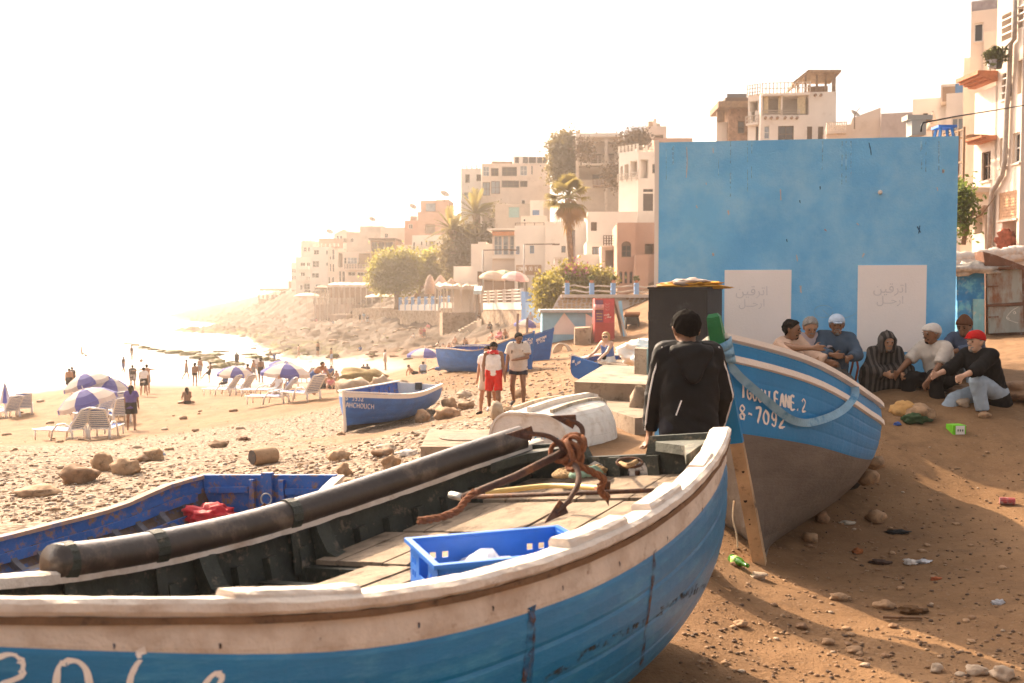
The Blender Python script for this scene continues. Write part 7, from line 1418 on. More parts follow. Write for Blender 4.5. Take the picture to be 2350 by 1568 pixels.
for i, (x, y0, y1) in enumerate(((765,275,480),(843,310,410))): 
    p = P(*Z6(x, y1), 44-i); T = thing('mooring_stake', ['tall crooked dark stake standing behind the long blue boat','shorter straight dark stake right of the crooked one'][i], 'stake', p); mb = MB(); mb.tube([p+Vector((0,0,-1.2)), P(*Z6(x-2,(y0+y1)/2),44-i), P(*Z6(x+2,y0),44-i)], [.07,.055,.05], 7); mb.make('shaft', PLB, T)
# lamp posts by the cafes
for i, (x, yt, yb, d) in enumerate(((375,1205,1570,110),(733,1155,1560,105),(1165,1030,1568,92))):
    p, q_ = P(*Z3(x, yb+20), d), P(*Z3(x, yt), d); T = thing('lamp_post', ['thin lamp post in front of the slatted cafe','thin lamp post in front of the wooden sign board','pale pole standing beside the tall palm'][i], 'lamp post', p, 'lamp posts by the cafes'); mb = MB(); mb.tube([p, q_], [.13,.09] if i < 2 else [.2,.13], 8); mb.make('pole', mat('grey_pole', (.32,.29,.28), .6), T, True)
    if i < 2: mb = MB(); mb.bar(q_, q_+Vector((3.2,0,.05)), .1, .1); mb.make('arm', FRB, T); mb = MB(); mb.box(q_+Vector((3.3,0,0)), (.8,.3,.14)); mb.make('lamp', FRB, T)

# ------------------------------------------------------------------ trees, palms and shrubs
def leafmat(n, c, c2): 
    m = mat(n, c, .6, .35, .9, 0, c2=c2, t2=.55, s2=.7, soft=.2); t = m.node_tree; b = t.nodes['Principled BSDF']; tl = t.nodes.new('ShaderNodeBsdfTranslucent'); mx = t.nodes.new('ShaderNodeMixShader'); mx.inputs[0].default_value = .5; tl.inputs[0].default_value = tuple(min(q*2.0, 1) for q in c2)+(1,); t.links.new(b.outputs[0], mx.inputs[1]); t.links.new(tl.outputs[0], mx.inputs[2]); t.links.new(mx.outputs[0], t.nodes['Material Output'].inputs[0]); return m
LEAF = leafmat('tree_leaves', (.12,.115,.022), (.17,.15,.03)); LEAFD = leafmat('dark_shrub_leaves', (.075,.06,.025), (.11,.085,.035)); LEAFB = leafmat('bright_shrub_leaves', (.12,.115,.022), (.17,.14,.03)); LEAFP = leafmat('palm_leaves', (.11,.10,.025), (.17,.135,.04)); LEAFDRY = leafmat('dry_palm_leaves', (.22,.14,.06), (.28,.18,.08))
BARK = mat('palm_bark', (.26,.17,.11), .95, .3, 3, .6, 8, c2=(.16,.10,.06), t2=.55, s2=2)
def foliage(blobs, n, size, seed, squash=1.0, clump=24):
    """thousands of leaf faces gathered in clumps inside a set of ellipsoids (c, rx, ry, rz)"""
    g = np.random.default_rng(seed); vol = np.array([b[1]*b[2]*b[3] for b in blobs]); vol /= vol.sum(); V = []; nc = n//clump
    which = g.choice(len(blobs), nc, p=vol); dirs = g.normal(size=(nc,3)); dirs /= np.linalg.norm(dirs, axis=1)[:,None]; rad = g.uniform(.15, 1, nc)**.45
    ctr = np.array([np.array(blobs[w][0])+dirs[i]*rad[i]*np.array(blobs[w][1:4]) for i, w in enumerate(which)])
    P_ = np.repeat(ctr, clump, 0)+g.normal(size=(nc*clump,3))*size*2.5
    a = g.normal(size=(len(P_),3)); a /= np.linalg.norm(a, axis=1)[:,None]; b = g.normal(size=(len(P_),3)); b -= a*(a*b).sum(1)[:,None]; b /= np.linalg.norm(b, axis=1)[:,None]; s = size*g.uniform(.6,1.3,len(P_))[:,None]
    V = np.stack([P_-a*s, P_+b*s*.55, P_+a*s, P_-b*s*.55], 1).reshape(-1,3); return V, np.arange(len(V)).reshape(-1,4)
def tree(name, label, base, blobs, n, size, m, seed, trunk_r=.3, limbs=5, cat='tree', group=None):
    T = thing(name, label, cat, base, group); top = Vector(np.mean([b[0] for b in blobs], 0)); mb = MB(); base = Vector(base); fork = base+(top-base)*.45
    mb.tube([base-Vector((0,0,.3)), base+(fork-base)*.5+Vector((.1,0,0)), fork], [trunk_r*1.2,trunk_r,trunk_r*.8], 8); random.seed(seed)
    for i in range(limbs):
        c = Vector(random.choice(blobs)[0]); e = c+Vector((random.uniform(-1,1), random.uniform(-1,1), random.uniform(-.5,.5))); mid = fork.lerp(e, .5)+Vector((random.uniform(-.4,.4),0,random.uniform(-.2,.4))); mb.tube([fork, mid, e], [trunk_r*.6,trunk_r*.4,trunk_r*.12], 6)
    mb.make('trunk', BARK, T, True); V, F_ = foliage([(tuple(b[0]),)+tuple(b[1:]) for b in blobs], n, size, seed); raw('crown', V, F_, m, T); return T
def zb(Z, x, y, d, r, rz=None, ry=None):
    k = .2634*d/FPX; return (P(*Z(x, y), d), r*k, (ry or r)*k, (rz or r)*k)
# the big round tree before the restaurants
base = P(*Z2(1235,1290), 152)
tree('round_tree', 'large round yellow-green tree in front of the seafront houses', base, [zb(Z2,1150,1000,152,130), zb(Z2,1250,930,152,130,100), zb(Z2,1100,900,152,90), zb(Z2,1330,900,152,100,80), zb(Z2,1060,1040,152,80), zb(Z2,1300,1040,152,110,90), zb(Z2,1180,1090,152,90,50), zb(Z2,1240,850,152,90,60), zb(Z2,1100,1110,152,60,45), zb(Z2,1390,1010,152,70)], 14000, .25, LEAF, 1, .5, 9)
tree('second_tree', 'smaller yellow-green tree right behind the large round tree', P(*Z2(1330,1270), 156), [zb(Z2,1530,920,156,110,90), zb(Z2,1600,960,156,90,90), zb(Z2,1480,990,156,90,70), zb(Z2,1640,1000,156,45,60), zb(Z2,1520,860,156,60,40)], 7000, .30, LEAF, 2, .35, 6)
tree('hillside_shrub', 'dark shrub mass climbing the slope under the date palms', P(*Z2(1780,960), 150), [zb(Z2,1780,780,146,120,150), zb(Z2,1900,690,146,110,70), zb(Z2,1700,860,146,80,90), zb(Z2,1960,640,146,70,50), zb(Z2,1830,640,148,70,50), zb(Z2,2000,700,146,60,40), zb(Z2,1720,980,146,60,40)], 9000, .28, LEAFD, 3, .3, 4, cat='shrub')
tree('tall_cypress', 'tall dark evergreen tree left of the hilltop arcade house', P(*Z3(1090,620), 138), [zb(Z3,1100,280,136,85,75), zb(Z3,1085,380,136,95,90), zb(Z3,1080,480,136,95,90), zb(Z3,1060,560,136,70,50), zb(Z3,1020,300,136,40,30), zb(Z3,1150,330,136,50,60)], 9000, .28, LEAFD, 4, .35, 4)
tree('terrace_vine', 'grey-brown vine hanging over the hilltop terrace rail', P(*Z3(1640,420), 127), [zb(Z3,1680,250,126,90,45), zb(Z3,1740,230,126,60,40), zb(Z3,1620,300,126,50,35), zb(Z3,1500,540,126,50,70), zb(Z3,1520,620,126,45,40), zb(Z3,1260,330,128,50,80)], 3500, .22, mat('dry_vine_leaves', (.16,.11,.07), .9, .4, 2), 5, .12, 3, cat='vine')
tree('bougainvillea', 'leafy green bougainvillea bush at the foot of the tall palm', P(*Z3(1150,1640), 84), [zb(Z3,1060,1480,80,90,60), zb(Z3,1150,1440,80,100,55), zb(Z3,1000,1560,79,80,70), zb(Z3,1120,1560,79,110,70), zb(Z3,1230,1450,80,50,50), zb(Z3,1020,1650,77,70,80)], 8000, .17, LEAFB, 6, .15, 4, cat='bush')
V, F_ = foliage([(tuple(q[0]),)+q[1:] for q in (zb(Z3,1150,1395,79.5,80,14), zb(Z3,1210,1400,79.5,50,14))], 260, .14, 61, clump=6); raw('flowers', V, F_, mat('pink_petals', (.50,.16,.26), .8), [o for o in bpy.data.objects if o.name == 'bougainvillea'][0])
tree('yellow_bush', 'rounded yellow-green bush right of the bougainvillea', P(*Z3(1380,1600), 82), [zb(Z3,1370,1490,80,100,55), zb(Z3,1440,1470,80,40,40), zb(Z3,1300,1500,80,60,45), zb(Z3,1380,1540,80,90,40)], 5000, .17, LEAFB, 7, .12, 3, cat='bush')
tree('trailing_creeper', 'yellow creeper hanging down the corner of the crazy stone wall', P(*Z6(1000,260), 72), [zb(Z6,1010,90,70,70,60), zb(Z6,1000,160,69,45,70), zb(Z6,985,215,68.5,30,50), zb(Z6,1060,70,70,60,50)], 4500, .15, LEAFB, 8, .1, 3, cat='creeper')
tree('street_tree', 'bright green tree top behind the right edge of the blue building', P(*Y6(545,760), 36), [(P(*Y6(528,580),36),.3,.4,.9), (P(*Y6(538,520),36),.28,.3,.35), (P(*Y6(522,640),36),.25,.3,.5)], 1800, .09, leafmat('fresh_leaves', (.06,.10,.015), (.10,.13,.025)), 9, .08, 3)
tree('succulent_tree', 'bare branching cactus tree beside the date palms', P(*Z3(545,1010), 143), [zb(Z3,540,870,142,60,60)], 500, .2, LEAFD, 10, .2, 12, cat='tree')
# palms
def fan_palm(name, label, foot, top, d, trunk_r, R_, n, seed, skirt=True):
    T = thing(name, label, 'palm tree', foot); g = np.random.default_rng(seed); mb = MB(); foot, top = Vector(foot), Vector(top); mb.tube([foot-Vector((0,0,.5))]+[foot.lerp(top, t)+Vector((.12*math.sin(t*5),0,0)) for t in lin(0, 1, 12)], [trunk_r*(1.25-.35*t) for t in lin(0, 1, 13)], 10); mb.make('trunk', BARK, T, True)
    for i in range(n):
        az = g.uniform(0, 2*math.pi); el = R(80-i*150/n+g.uniform(-10,10)); dr = Vector((math.cos(az)*math.cos(el), math.sin(az)*math.cos(el), math.sin(el))); st = top+Vector((0,0,.15)); hub = st+dr*R_*.55+Vector((0,0,-.12*R_*math.cos(el))); q = MB(); q.tube([st, st.lerp(hub, .5)+Vector((0,0,.06*R_)), hub], [.05,.035,.025], 5)
        u = dr.cross(Vector((0,0,1))); u = u.normalized() if u.length > .1 else Vector((1,0,0)); w = u.cross(dr).normalized()
        for k in range(22):
            a = R(-112+k*224/21); v = (dr*math.cos(a)+u*math.sin(a)).normalized(); L = R_*.55*(1-.18*abs(a)/2)*g.uniform(.85,1.1); m1 = hub+v*L*.6-Vector((0,0,.02*R_)); e = hub+v*L-Vector((0,0,.28*L)); sd_ = v.cross(w).normalized()*.055*R_*.5
            q.add([hub-sd_*.3, hub+sd_*.3, m1+sd_, m1-sd_], [(0,1,2,3)]); q.add([m1-sd_, m1+sd_, e], [(0,1,2)])
        q.make('frond', LEAFP if i < n*.72 else LEAFDRY, T)
    if skirt:
        V, F_ = [], []
        q = MB()
        for i in range(260):
            az = g.uniform(0, 6.283); z = g.uniform(-2.6,-.1); r0 = .25+.25*g.random()+.25*(z+2.6)/2.6; p = top+Vector((r0*math.cos(az), r0*math.sin(az), z)); e = p+Vector((.15*math.cos(az), .15*math.sin(az), -g.uniform(.5,1.1))); s_ = Vector((-math.sin(az), math.cos(az), 0))*.07; q.add([p-s_, p+s_, e], [(0,1,2)])
        q.make('dead_frond_skirt', LEAFDRY, T)
    return T
fan_palm('fan_palm', 'tall fan palm with shaggy skirt standing before the white houses', P(*Z3(1130,1560), 92), P(*Z3(1120,760), 92), 92, .27, 2.4, 40, 5)
def date_palm(name, label, foot, top, Rl, n, seed):
    T = thing(name, label, 'palm tree', foot, 'date palms on the slope'); g = np.random.default_rng(seed); foot, top = Vector(foot), Vector(top); mb = MB(); mb.tube([foot-Vector((0,0,1)), foot.lerp(top, .5), top], [.55,.5,.65], 10); mb.make('trunk', BARK, T, True)
    for i in range(n):
        az = g.uniform(0, 6.283); el = R(g.uniform(-15, 80)); dr = Vector((math.cos(az)*math.cos(el), math.sin(az)*math.cos(el), math.sin(el))); pts = [top+dr*Rl*t+Vector((0,0,-Rl*.35*t*t*math.cos(el))) for t in lin(0, 1, 9)]; q = MB(); q.tube(pts, [.07*(1-.8*t) for t in lin(0, 1, 9)], 4); u = dr.cross(Vector((0,0,1))).normalized()
        for j in range(3, 40):
            t = j/40; k = min(int(t*8), 7); p = pts[k].lerp(pts[k+1], t*8-k); L = Rl*.17*math.sin(math.pi*min(t*1.05,1))**.5
            for s_ in (-1,1): e = p+(u*s_*.85+dr*.55).normalized()*L-Vector((0,0,.2*L)); w = dr*.05*Rl*.25; q.add([p-w, p+w, e], [(0,1,2)])
        q.make('frond', LEAFP, T)
    return T
date_palm('date_palm', 'date palm with arching fronds, lower one on the slope', P(*Z2(1720,760), 145), P(*Z2(1710,610), 145), 3.6*1.15, 34, 3); date_palm('date_palm', 'date palm with arching fronds, upper one against the white corner house', P(*Z2(1940,650), 147), P(*Z2(1915,470), 147), 3.6*1.25, 36, 4)

# ------------------------------------------------------------------ people near the boats
def gpos(px, d): p = P(px, 680, d); return Vector((p.x, p.y, gzf(p.x, p.y)))
def strip(T, nm, pts, w, m, off, th=.006):
    mb = MB(); pts = [Vector(p)+Vector(off) for p in pts]
    for a, b in zip(pts[:-1], pts[1:]): mb.bar(a, b, w, th, (0,-1,0))
    return mb.make(nm, m, T, world=False)
BLACKJ = cloth('black_jacket', (.012,.011,.011), .62, var=.2, bump=.2, bscale=30); PIPING = cloth('white_piping', (.75,.72,.7))
def jacket_extra(T, J, put, off):
    k = J['k']; b = Blob(.014); b.fold = .005; b.foldscale = 1.6; s = J['sh']; fw, up, sx = J['fw'], J['up'], J['sx']
    for q in lin(-1, 1, 7): b.cone(s+sx*q*.115*k-fw*(.075+.04*(1-q*q))*k+up*.0*k, s+sx*q*.06*k-fw*(.105+.03*(1-q*q))*k-up*(.09+.09*(1-q*q))*k, .042*k, .03*k, .03)
    for q in lin(-2.4, 2.4, 9): b.cone(s+sx*math.sin(q)*.088*k-fw*math.cos(q)*.075*k+up*.045*k, s+sx*math.sin(q)*.10*k-fw*math.cos(q)*.09*k+up*.0*k, .026*k, .032*k, .025)
    put('hood', b, BLACKJ)
    for i, s_ in ((0,-1),(1,1)):
        S, E, W = J['S%d' % i], J['E%d' % i], J['W%d' % i]; o = Vector((s_*.052,-.055,0))
        strip(T, 'sleeve_piping', [S+Vector((s_*.02,-.06,.05)), S.lerp(E, .5)+o, E+o, E.lerp(W, .5)+o*.95, W+o*.8], .010, PIPING, off)
    hp, ch = J['hip'], J['ch']; strip(T, 'pocket_piping', [ch+Vector((-.085,-.155,-.14)), ch+Vector((-.12,-.15,-.24))], .008, PIPING, off)
person('person', 'person seen from behind in a black hooded jacket with white piping, standing by the boats', gpos(1584, 6.75), R(4), 1.74, .014, ((8,9,14,5),(2,15,24,-4)), ((4,3,0,1),(-3,0,-4,0)), (5,0), (8,-24), skin='skin_brown', hair='hair_black', build=.95, wide=.92,
    clothes=(('jacket', BLACKJ, dict(sleeve=1.97, hem=.20, inf=.020, neck=.045, loose=1.0, fold=.005)), ('trousers', cloth('dark_trousers', (.02,.02,.025)), {})), fingers=True, handpose=(40,45), extra=jacket_extra, shoes=(cloth('dark_shoe', (.02,.02,.02)), 'shoe'))

def sitter(label, px, d, hipy, rz, **k):
    p = P(px, hipy, d); g = gzf(p.x, p.y); return person('person', label, (p.x, p.y, g), R(rz), k.pop('H', 1.61), nz=max(p.z-g, .12), fingers=True, vox=.0145, group='people sitting by the blue building', **k)
PEACH = cloth('peach_robe', (.60,.40,.29)); MAUVE = cloth('pale_mauve', (.42,.34,.35)); SLATE = cloth('slate_blue', (.06,.09,.13)); GREYT = cloth('grey_trousers', (.10,.095,.09)); BLACKC = cloth('black_knit', (.010,.009,.009), bump=.25); KHAKI = cloth('pale_shirt', (.50,.44,.38)); JEANL = cloth('light_jeans', (.30,.36,.42)); DARKT = cloth('charcoal_trousers', (.018,.016,.016)); SANDAL = cloth('brown_sandal', (.05,.025,.015))
STRIPE = cloth('striped_djellaba', (.055,.045,.04)); 
def stripes(m):      # woven stripes across the cloth
    t = m.node_tree; b = t.nodes['Principled BSDF']; tc = t.nodes.new('ShaderNodeTexCoord'); w = t.nodes.new('ShaderNodeTexWave'); w.inputs['Scale'].default_value = 5.2; w.inputs['Distortion'].default_value = 1.2; w.inputs['Detail'].default_value = 1; t.links.new(tc.outputs['Object'], w.inputs['Vector']); x = t.nodes.new('ShaderNodeValToRGB'); x.color_ramp.elements[0].position = .45; x.color_ramp.elements[0].color = (.03,.026,.024,1); x.color_ramp.elements[1].position = .6; x.color_ramp.elements[1].color = (.10,.085,.075,1); t.links.new(w.outputs[0], x.inputs[0]); t.links.new(x.outputs[0], b.inputs['Base Color'])
stripes(STRIPE)
# seats they rest on, mostly hidden by the boat
def stool(label, px, d, hipy, m=BROWN, chair=False):
    p = P(px, hipy, d); g = gzf(p.x, p.y); h = max(p.z-g-.10, .1); T = thing('low_stool' if not chair else 'metal_chair', label, 'stool' if not chair else 'chair', (p.x, p.y, g), 'seats by the blue building'); mb = MB(); mb.box((p.x, p.y, g+h-.02), (.40,.36,.04)); mb.make('seat', m, T)
    for x in (-.17,.17):
        for y in (-.15,.15): mb = MB(); mb.bar((p.x+x, p.y+y, g-.02), (p.x+x, p.y+y, g+h-.04), .035, .035); mb.make('leg', m, T)
    if chair:
        mb = MB(); mb.tube([(p.x+.16,p.y-.1,g+h), (p.x+.21,p.y-.06,g+h+.2), (p.x+.22,p.y+.05,g+h+.36)], .014, 7); mb.tube([(p.x+.16,p.y+.15,g+h), (p.x+.21,p.y+.15,g+h+.2), (p.x+.22,p.y+.1,g+h+.36)], .014, 7); mb.make('back_frame', mat('red_brown_metal', (.20,.05,.03), .6), T, True)
for a in (('low stool under the man in the peach robe', 1797, 12.0, 866), ('low stool under the grey-haired man', 1862, 12.1, 868), ('rusty metal chair under the man in the pale blue cap', 1925, 12.1, 862)): stool(*a, chair=a[1] == 1925, m=BROWN if a[1] != 1925 else mat('red_brown_metal', (.20,.05,.03), .6))
stool('low stool under the hooded man', 2034, 12.2, 868)
sitter('bearded man in a peach robe reaching his arm out toward his neighbours', 1786, 12.05, 856, -150, lean=(26,6), head=(30,-2), twist=18, arms=((40,10,75,-5),(86,18,92,10)), legs=((85,12,0,6),(85,10,0,4)), skin='skin_brown', hair='hair_black', beard='hair_black', handpose=(20,8), clothes=(('robe', PEACH, dict(sleeve=1.9, inf=.026, len=.7, loose=1.5, neck=.03)),))
sitter('grey-haired man in a pale mauve top with arms folded, looking down', 1852, 12.15, 858, 183, lean=(8,0), head=(-6,-22), arms=((35,14,70,-48),(38,14,74,-50)), legs=((84,10,0,4),(84,10,0,4)), skin='skin_tan', hair='hair_grey', beard='hair_grey', handpose=(40,40), clothes=(('shirt', MAUVE, dict(sleeve=.6, hem=.16, neck=.045)), ('trousers', MAUVE, dict(len=1.3, inf=.03)), ('shirt', BLACKC, dict(name='dark_sleeves', sleeve=1.85, hem=-.12, inf=.012, neck=-.06)),), build=1.08)
sitter('man in a pale blue cap with hands clasped on his raised knee', 1908, 12.15, 854, 172, lean=(10,-4), head=(-4,-4), arms=((46,10,82,-34),(46,10,84,-36)), legs=((84,6,0,2),(108,-6,18,-16)), skin='skin_brown', hair='hair_grey', beard='hair_grey', handpose=(60,60), cap=(cloth('pale_blue_cap', (.42,.50,.60)), 'cap'), clothes=(('jacket', SLATE, dict(sleeve=1.75, hem=.12, inf=.024, neck=.04)), ('trousers', GREYT, dict(len=1.8, inf=.02))))
def hood_extra(T, J, put, off):
    k = J['k']; hd, hu, hf, hr = J['hd'], J['hu'], J['hf'], J['hr']; b = Blob(.014); b.fold = .003; b.cone(hd+hu*.05*k-hf*.03*k, hd+hu*.05*k+hf*.03*k, .108*k, .095*k, .03); b.cone(hd+hu*.1*k-hf*.01*k, hd+hu*.165*k+hf*.03*k+hr*.03*k, .06*k, .018*k, .03); b.cone(hd-hf*.04*k, J['sh']-J['fw']*.05*k, .1*k, .11*k, .05)
    for s in (-1,1): b.cone(hd+hr*s*.085*k+hu*.03*k+hf*.03*k, hd+hr*s*.07*k-hu*.11*k+hf*.03*k, .03*k, .04*k, .04)
    b.sub = [(hd+hf*.12*k-hu*.005*k, .085*k)]; put('hood', b, STRIPE)
sitter('man in a dark striped hooded djellaba squatting against the wall', 2012, 12.4, 874, 180, H=1.5, build=.9, lean=(38,0), head=(0,-6), arms=((30,12,78,-30),(30,12,78,-30)), legs=((104,16,2,8),(104,16,2,8)), skin='skin_tan', hair=None, beard='hair_grey', handpose=(50,50), shoes=(SANDAL, 'sandal'), extra=hood_extra, clothes=(('robe', STRIPE, dict(sleeve=1.95, inf=.018, len=.62, loose=1.3, neck=.05)), ('trousers', DARKT, dict(len=1.95))))
sitter('moustached man in a white knit cap and pale shirt crouching by the wall', 2163, 11.9, 880, 118, lean=(20,0), head=(-8,0), arms=((40,8,44,-4),(48,8,58,-6)), legs=((106,12,-12,4),(100,14,-4,4)), skin='skin_brown', hair='hair_grey', beard='hair_black', handpose=(30,30), cap=(cloth('white_knit', (.55,.50,.45)), 'knit'), shoes=(SANDAL, 'sandal'), clothes=(('shirt', KHAKI, dict(sleeve=.95, hem=.10, inf=.022, neck=.05)), ('trousers', DARKT, dict(len=1.85, inf=.026))))
sitter('man in a brown knit hat half hidden behind the man in the red cap', 2232, 12.7, 868, 128, lean=(24,0), head=(10,-8), arms=((62,0,80,-46),(62,0,80,-46)), legs=((112,8,-8,4),(112,8,-8,4)), skin='skin_brown', hair='hair_black', handpose=(40,40), cap=(cloth('brown_knit', (.12,.05,.025)), 'beanie'), clothes=(('shirt', cloth('grey_blue_shirt', (.08,.10,.15)), dict(sleeve=1.6, hem=.1, inf=.022)), ('trousers', JEANL, dict(len=1.9))), shoes=(SANDAL, 'sandal'))
sitter('man in a red cap and black sweater sitting on the earth ledge', 2272, 11.35, 893, 112, lean=(24,0), head=(6,2), arms=((58,6,72,0),(52,6,76,-6)), legs=((112,8,-10,6),(78,10,38,6)), skin='skin_light', hair='hair_grey', beard='hair_grey', handpose=(35,35), cap=(cloth('red_cap', (.45,.012,.012)), 'cap'), shoes=(SANDAL, 'sandal'), build=1.06, clothes=(('jacket', BLACKC, dict(sleeve=1.5, hem=.18, inf=.026, neck=.05)), ('trousers', JEANL, dict(len=1.86, inf=.02))))
# earth ledge they sit on
LEDGE = mat('dry_earth_ledge', (.22,.13,.075), .95, .3, 3, .8, 12, c2=(.12,.07,.045), t2=.55, s2=5)
for i, (px, py, w, h, lab) in enumerate(((2330,925,150,40,'crumbling earth ledge under the man in the red cap'), (2225,915,90,26,'low lip of the earth ledge left of the man in the red cap'))): rock(px, py, w, h, lab, LEDGE, 40+i, rough=.25, sub=4, dpt=.8, name='earth_ledge', cat='ledge')
# the blonde woman and the walkers
def bag_extra(T, J, put, off):
    b = Blob(.02); b.cone(J['hip']+Vector((.02,.13,.10)), J['hip']+Vector((.14,.10,.10)), .07, .07, .03); put('black_bag', b, BLACKC)
    b = Blob(.02); b.cone(J['hip']+Vector((.1,-.1,.0)), J['ch']+Vector((.12,-.05,.12)), .09, .06, .03); put('red_cardigan', b, cloth('red_print', (.45,.03,.03)))
p = P(1397,836,24.9)
person('person', 'blonde woman in sunglasses and white skirt sitting on the concrete block', (p.x, p.y, gzf(p.x, p.y)), R(128), 1.68, .018, ((42,8,60,2),(38,10,62,0)), ((80,6,6,4),(84,4,2,2)), (10,0), (34,0), skin='skin_light', hair='hair_blond', hair_style='long', build=.9, nz=p.z-gzf(p.x, p.y)+.08, glasses=True, extra=bag_extra, clothes=(('vest', cloth('blue_top', (.10,.16,.35)), dict(hem=-.02, inf=.01)), ('shorts', cloth('white_skirt', (.68,.62,.55)), dict(len=.55, inf=.03))))
def scarf_extra(T, J, put, off):
    b = Blob(.018); b.fold = .006; s = J['sh']
    for q in lin(0, 6.283, 13): b.cone(s+Vector((.11*math.sin(q), .085*math.cos(q)+.02, .03+.02*math.cos(q*2))), s+Vector((.10*math.sin(q+.5), .08*math.cos(q+.5)+.02, .035)), .045, .045, .02)
    put('scarf', b, cloth('red_white_scarf', (.55,.03,.04), c2=(.7,.6,.57), t2=.56, s2=9))
NAVY = cloth('navy', (.012,.016,.035)); BEIGE = cloth('beige_tee', (.52,.44,.37)); WHITEC = cloth('white_cotton', (.74,.70,.67)); REDS = cloth('red_shorts', (.58,.018,.012)); BLKSH = cloth('black_shoe', (.015,.015,.015))
person('person', 'young man in a white tank top, red shorts and red scarf walking toward the boats', gpos(1133, 24.0), R(174), 1.74, .018, ((6,10,14,8),(4,12,20,-4)), ((16,4,8,3),(-12,5,-32,3)), (3,0), (10,-28), skin='skin_brown', hair='hair_black', extra=scarf_extra, fingers=False, clothes=(('vest', WHITEC, dict(hem=.02, inf=.014)), ('shorts', REDS, dict(len=.90, inf=.018, loose=1.0))), shoes=(cloth('white_sock_shoe', (.5,.47,.45)), 'shoe'), group='people walking across the sand')
def pack_extra(T, J, put, off):
    b = Blob(.02); b.cone(J['ch']+Vector((0,-.2,-.1)), J['ch']+Vector((0,-.2,.14)), .12, .11, .04); put('backpack', b, BLACKC)
    for s in (-1,1):
        b = Blob(.014)
        pts = [J['ch']+Vector((s*.15,.08,-.12)), J['ch']+Vector((s*.13,.13,.04)), J['sh']+Vector((s*.11,.06,.06)), J['sh']+Vector((s*.11,-.08,.04))]
        for a, c in zip(pts[:-1], pts[1:]): b.cone(a, c, .02, .02, .01)
        put('strap', b, BLACKC)
person('person', 'man in a beige t-shirt and navy shorts with a backpack, hand on his chest', gpos(1190, 24.3), R(170), 1.82, .018, ((20,8,70,-62),(4,12,10,6)), ((8,4,4,2),(8,6,-38,2)), (2,0), (28,-14), skin='skin_brown', hair='hair_black', beard='hair_black', extra=pack_extra, clothes=(('shirt', BEIGE, dict(sleeve=.75, hem=.08, inf=.026, loose=1.3)), ('shorts', NAVY, dict(len=.42, inf=.02))), shoes=(cloth('grey_slide', (.10,.10,.10)), 'sandal'), group='people walking across the sand')
person('person', 'third walker in beige shorts and black shoes, mostly hidden behind the man in red shorts', gpos(1120, 24.9), R(160), 1.72, .022, ((8,10,12,6),(6,8,14,4)), ((-14,5,-20,3),(16,5,4,3)), (3,0), (0,-10), skin='skin_tan', hair='hair_black', clothes=(('shirt', WHITEC, dict(sleeve=.6)), ('shorts', cloth('beige_short', (.55,.47,.38)), dict(len=.8, inf=.026))), shoes=(BLKSH, 'shoe'), group='people walking across the sand')
# ------------------------------------------------------------------ bathers on the beach
COLS = dict(n=None, w=WHITEC, k=cloth('black_swim', (.02,.018,.02)), b=cloth('blue_short', (.06,.12,.30)), g=cloth('grey_short', (.30,.28,.28)), p=cloth('purple_tunic', (.10,.075,.26)), r=cloth('red_stripe', (.55,.10,.06), c2=(.7,.6,.5), t2=.5, s2=12), e=BEIGE, d=cloth('dark_tee', (.06,.05,.055)), o=cloth('pink_top', (.60,.22,.24)), l=cloth('light_blue_top', (.35,.42,.52)))
POSE = {'stand': dict(), 'walk': dict(arms=((14,8,26,4),(-12,8,0,4)), legs=((20,4,10,2),(-14,4,-34,2))), 'kick': dict(arms=((10,50,20,50),(-20,40,-10,40)), legs=((4,4,-2,2),(62,4,40,2)), lean=(-8,6)), 'wide': dict(arms=((10,80,10,84),(10,80,10,84))), 'bend': dict(lean=(50,0), arms=((40,8,30,4),(50,8,40,4)), legs=((-10,6,-18,2),(14,6,2,2))),
 'sit': dict(legs=((118,10,24,6),(112,12,28,6)), lean=(14,0), arms=((42,10,70,-10),(42,10,70,-10)), nz=.12), 'cross': dict(legs=((78,48,70,-62),(78,48,70,-62)), lean=(8,0), arms=((24,10,60,-10),(24,10,60,-10)), nz=.12), 'lie': dict(legs=((96,6,72,2),(92,6,84,2)), lean=(-42,0), arms=((-20,14,-4,8),(-20,14,-4,8)), nz=.12), 'chair': dict(legs=((86,8,4,4),(84,8,2,4)), lean=(-14,0), arms=((30,10,62,0),(30,10,62,0)), nz=.42)}
def bather(Z, x, yt, yf, pose, rz, top, bot, label, skin='skin_tan', hair='hair_black', hs='short', H=1.72, d=None, z=None):
    fx, fy = Z(x, yf); p = G(fx, fy)
    if d: p = P(fx, fy, d); p.z = max(gz(p.x, p.y), p.z) if z is None else z
    k = dict(POSE[pose]); ref = {'sit':.86,'cross':.86,'lie':.72,'chair':1.25,'bend':1.35}.get(pose, 1.72); hp = (fy-Z(x, yt)[1])*p.y/FPX
    H = min(max(1.72*hp/ref, 1.45), 1.9)
    cl = []
    if top == 'B': cl.append(('bikini', COLS[bot]))
    elif top != 'n': cl.append(('shirt', COLS[top], dict(sleeve=.6, hem=.1 if bot != 'D' else .3, inf=.02, fold=0)))
    if bot == 'D': cl.append(('robe', COLS[top], dict(sleeve=.4, inf=.02, len=.3, fold=0)))
    elif top != 'B': cl.append(('shorts', COLS[bot], dict(len=.7, inf=.028, fold=0)))
    zz = max(gzf(p.x, p.y), SEA-.25)
    person('person', label, (p.x, p.y, zz), R(rz), H, .032, skin=skin, hair=hair, hair_style=hs, clothes=cl, group='people on the beach', **k)
A_ = bather
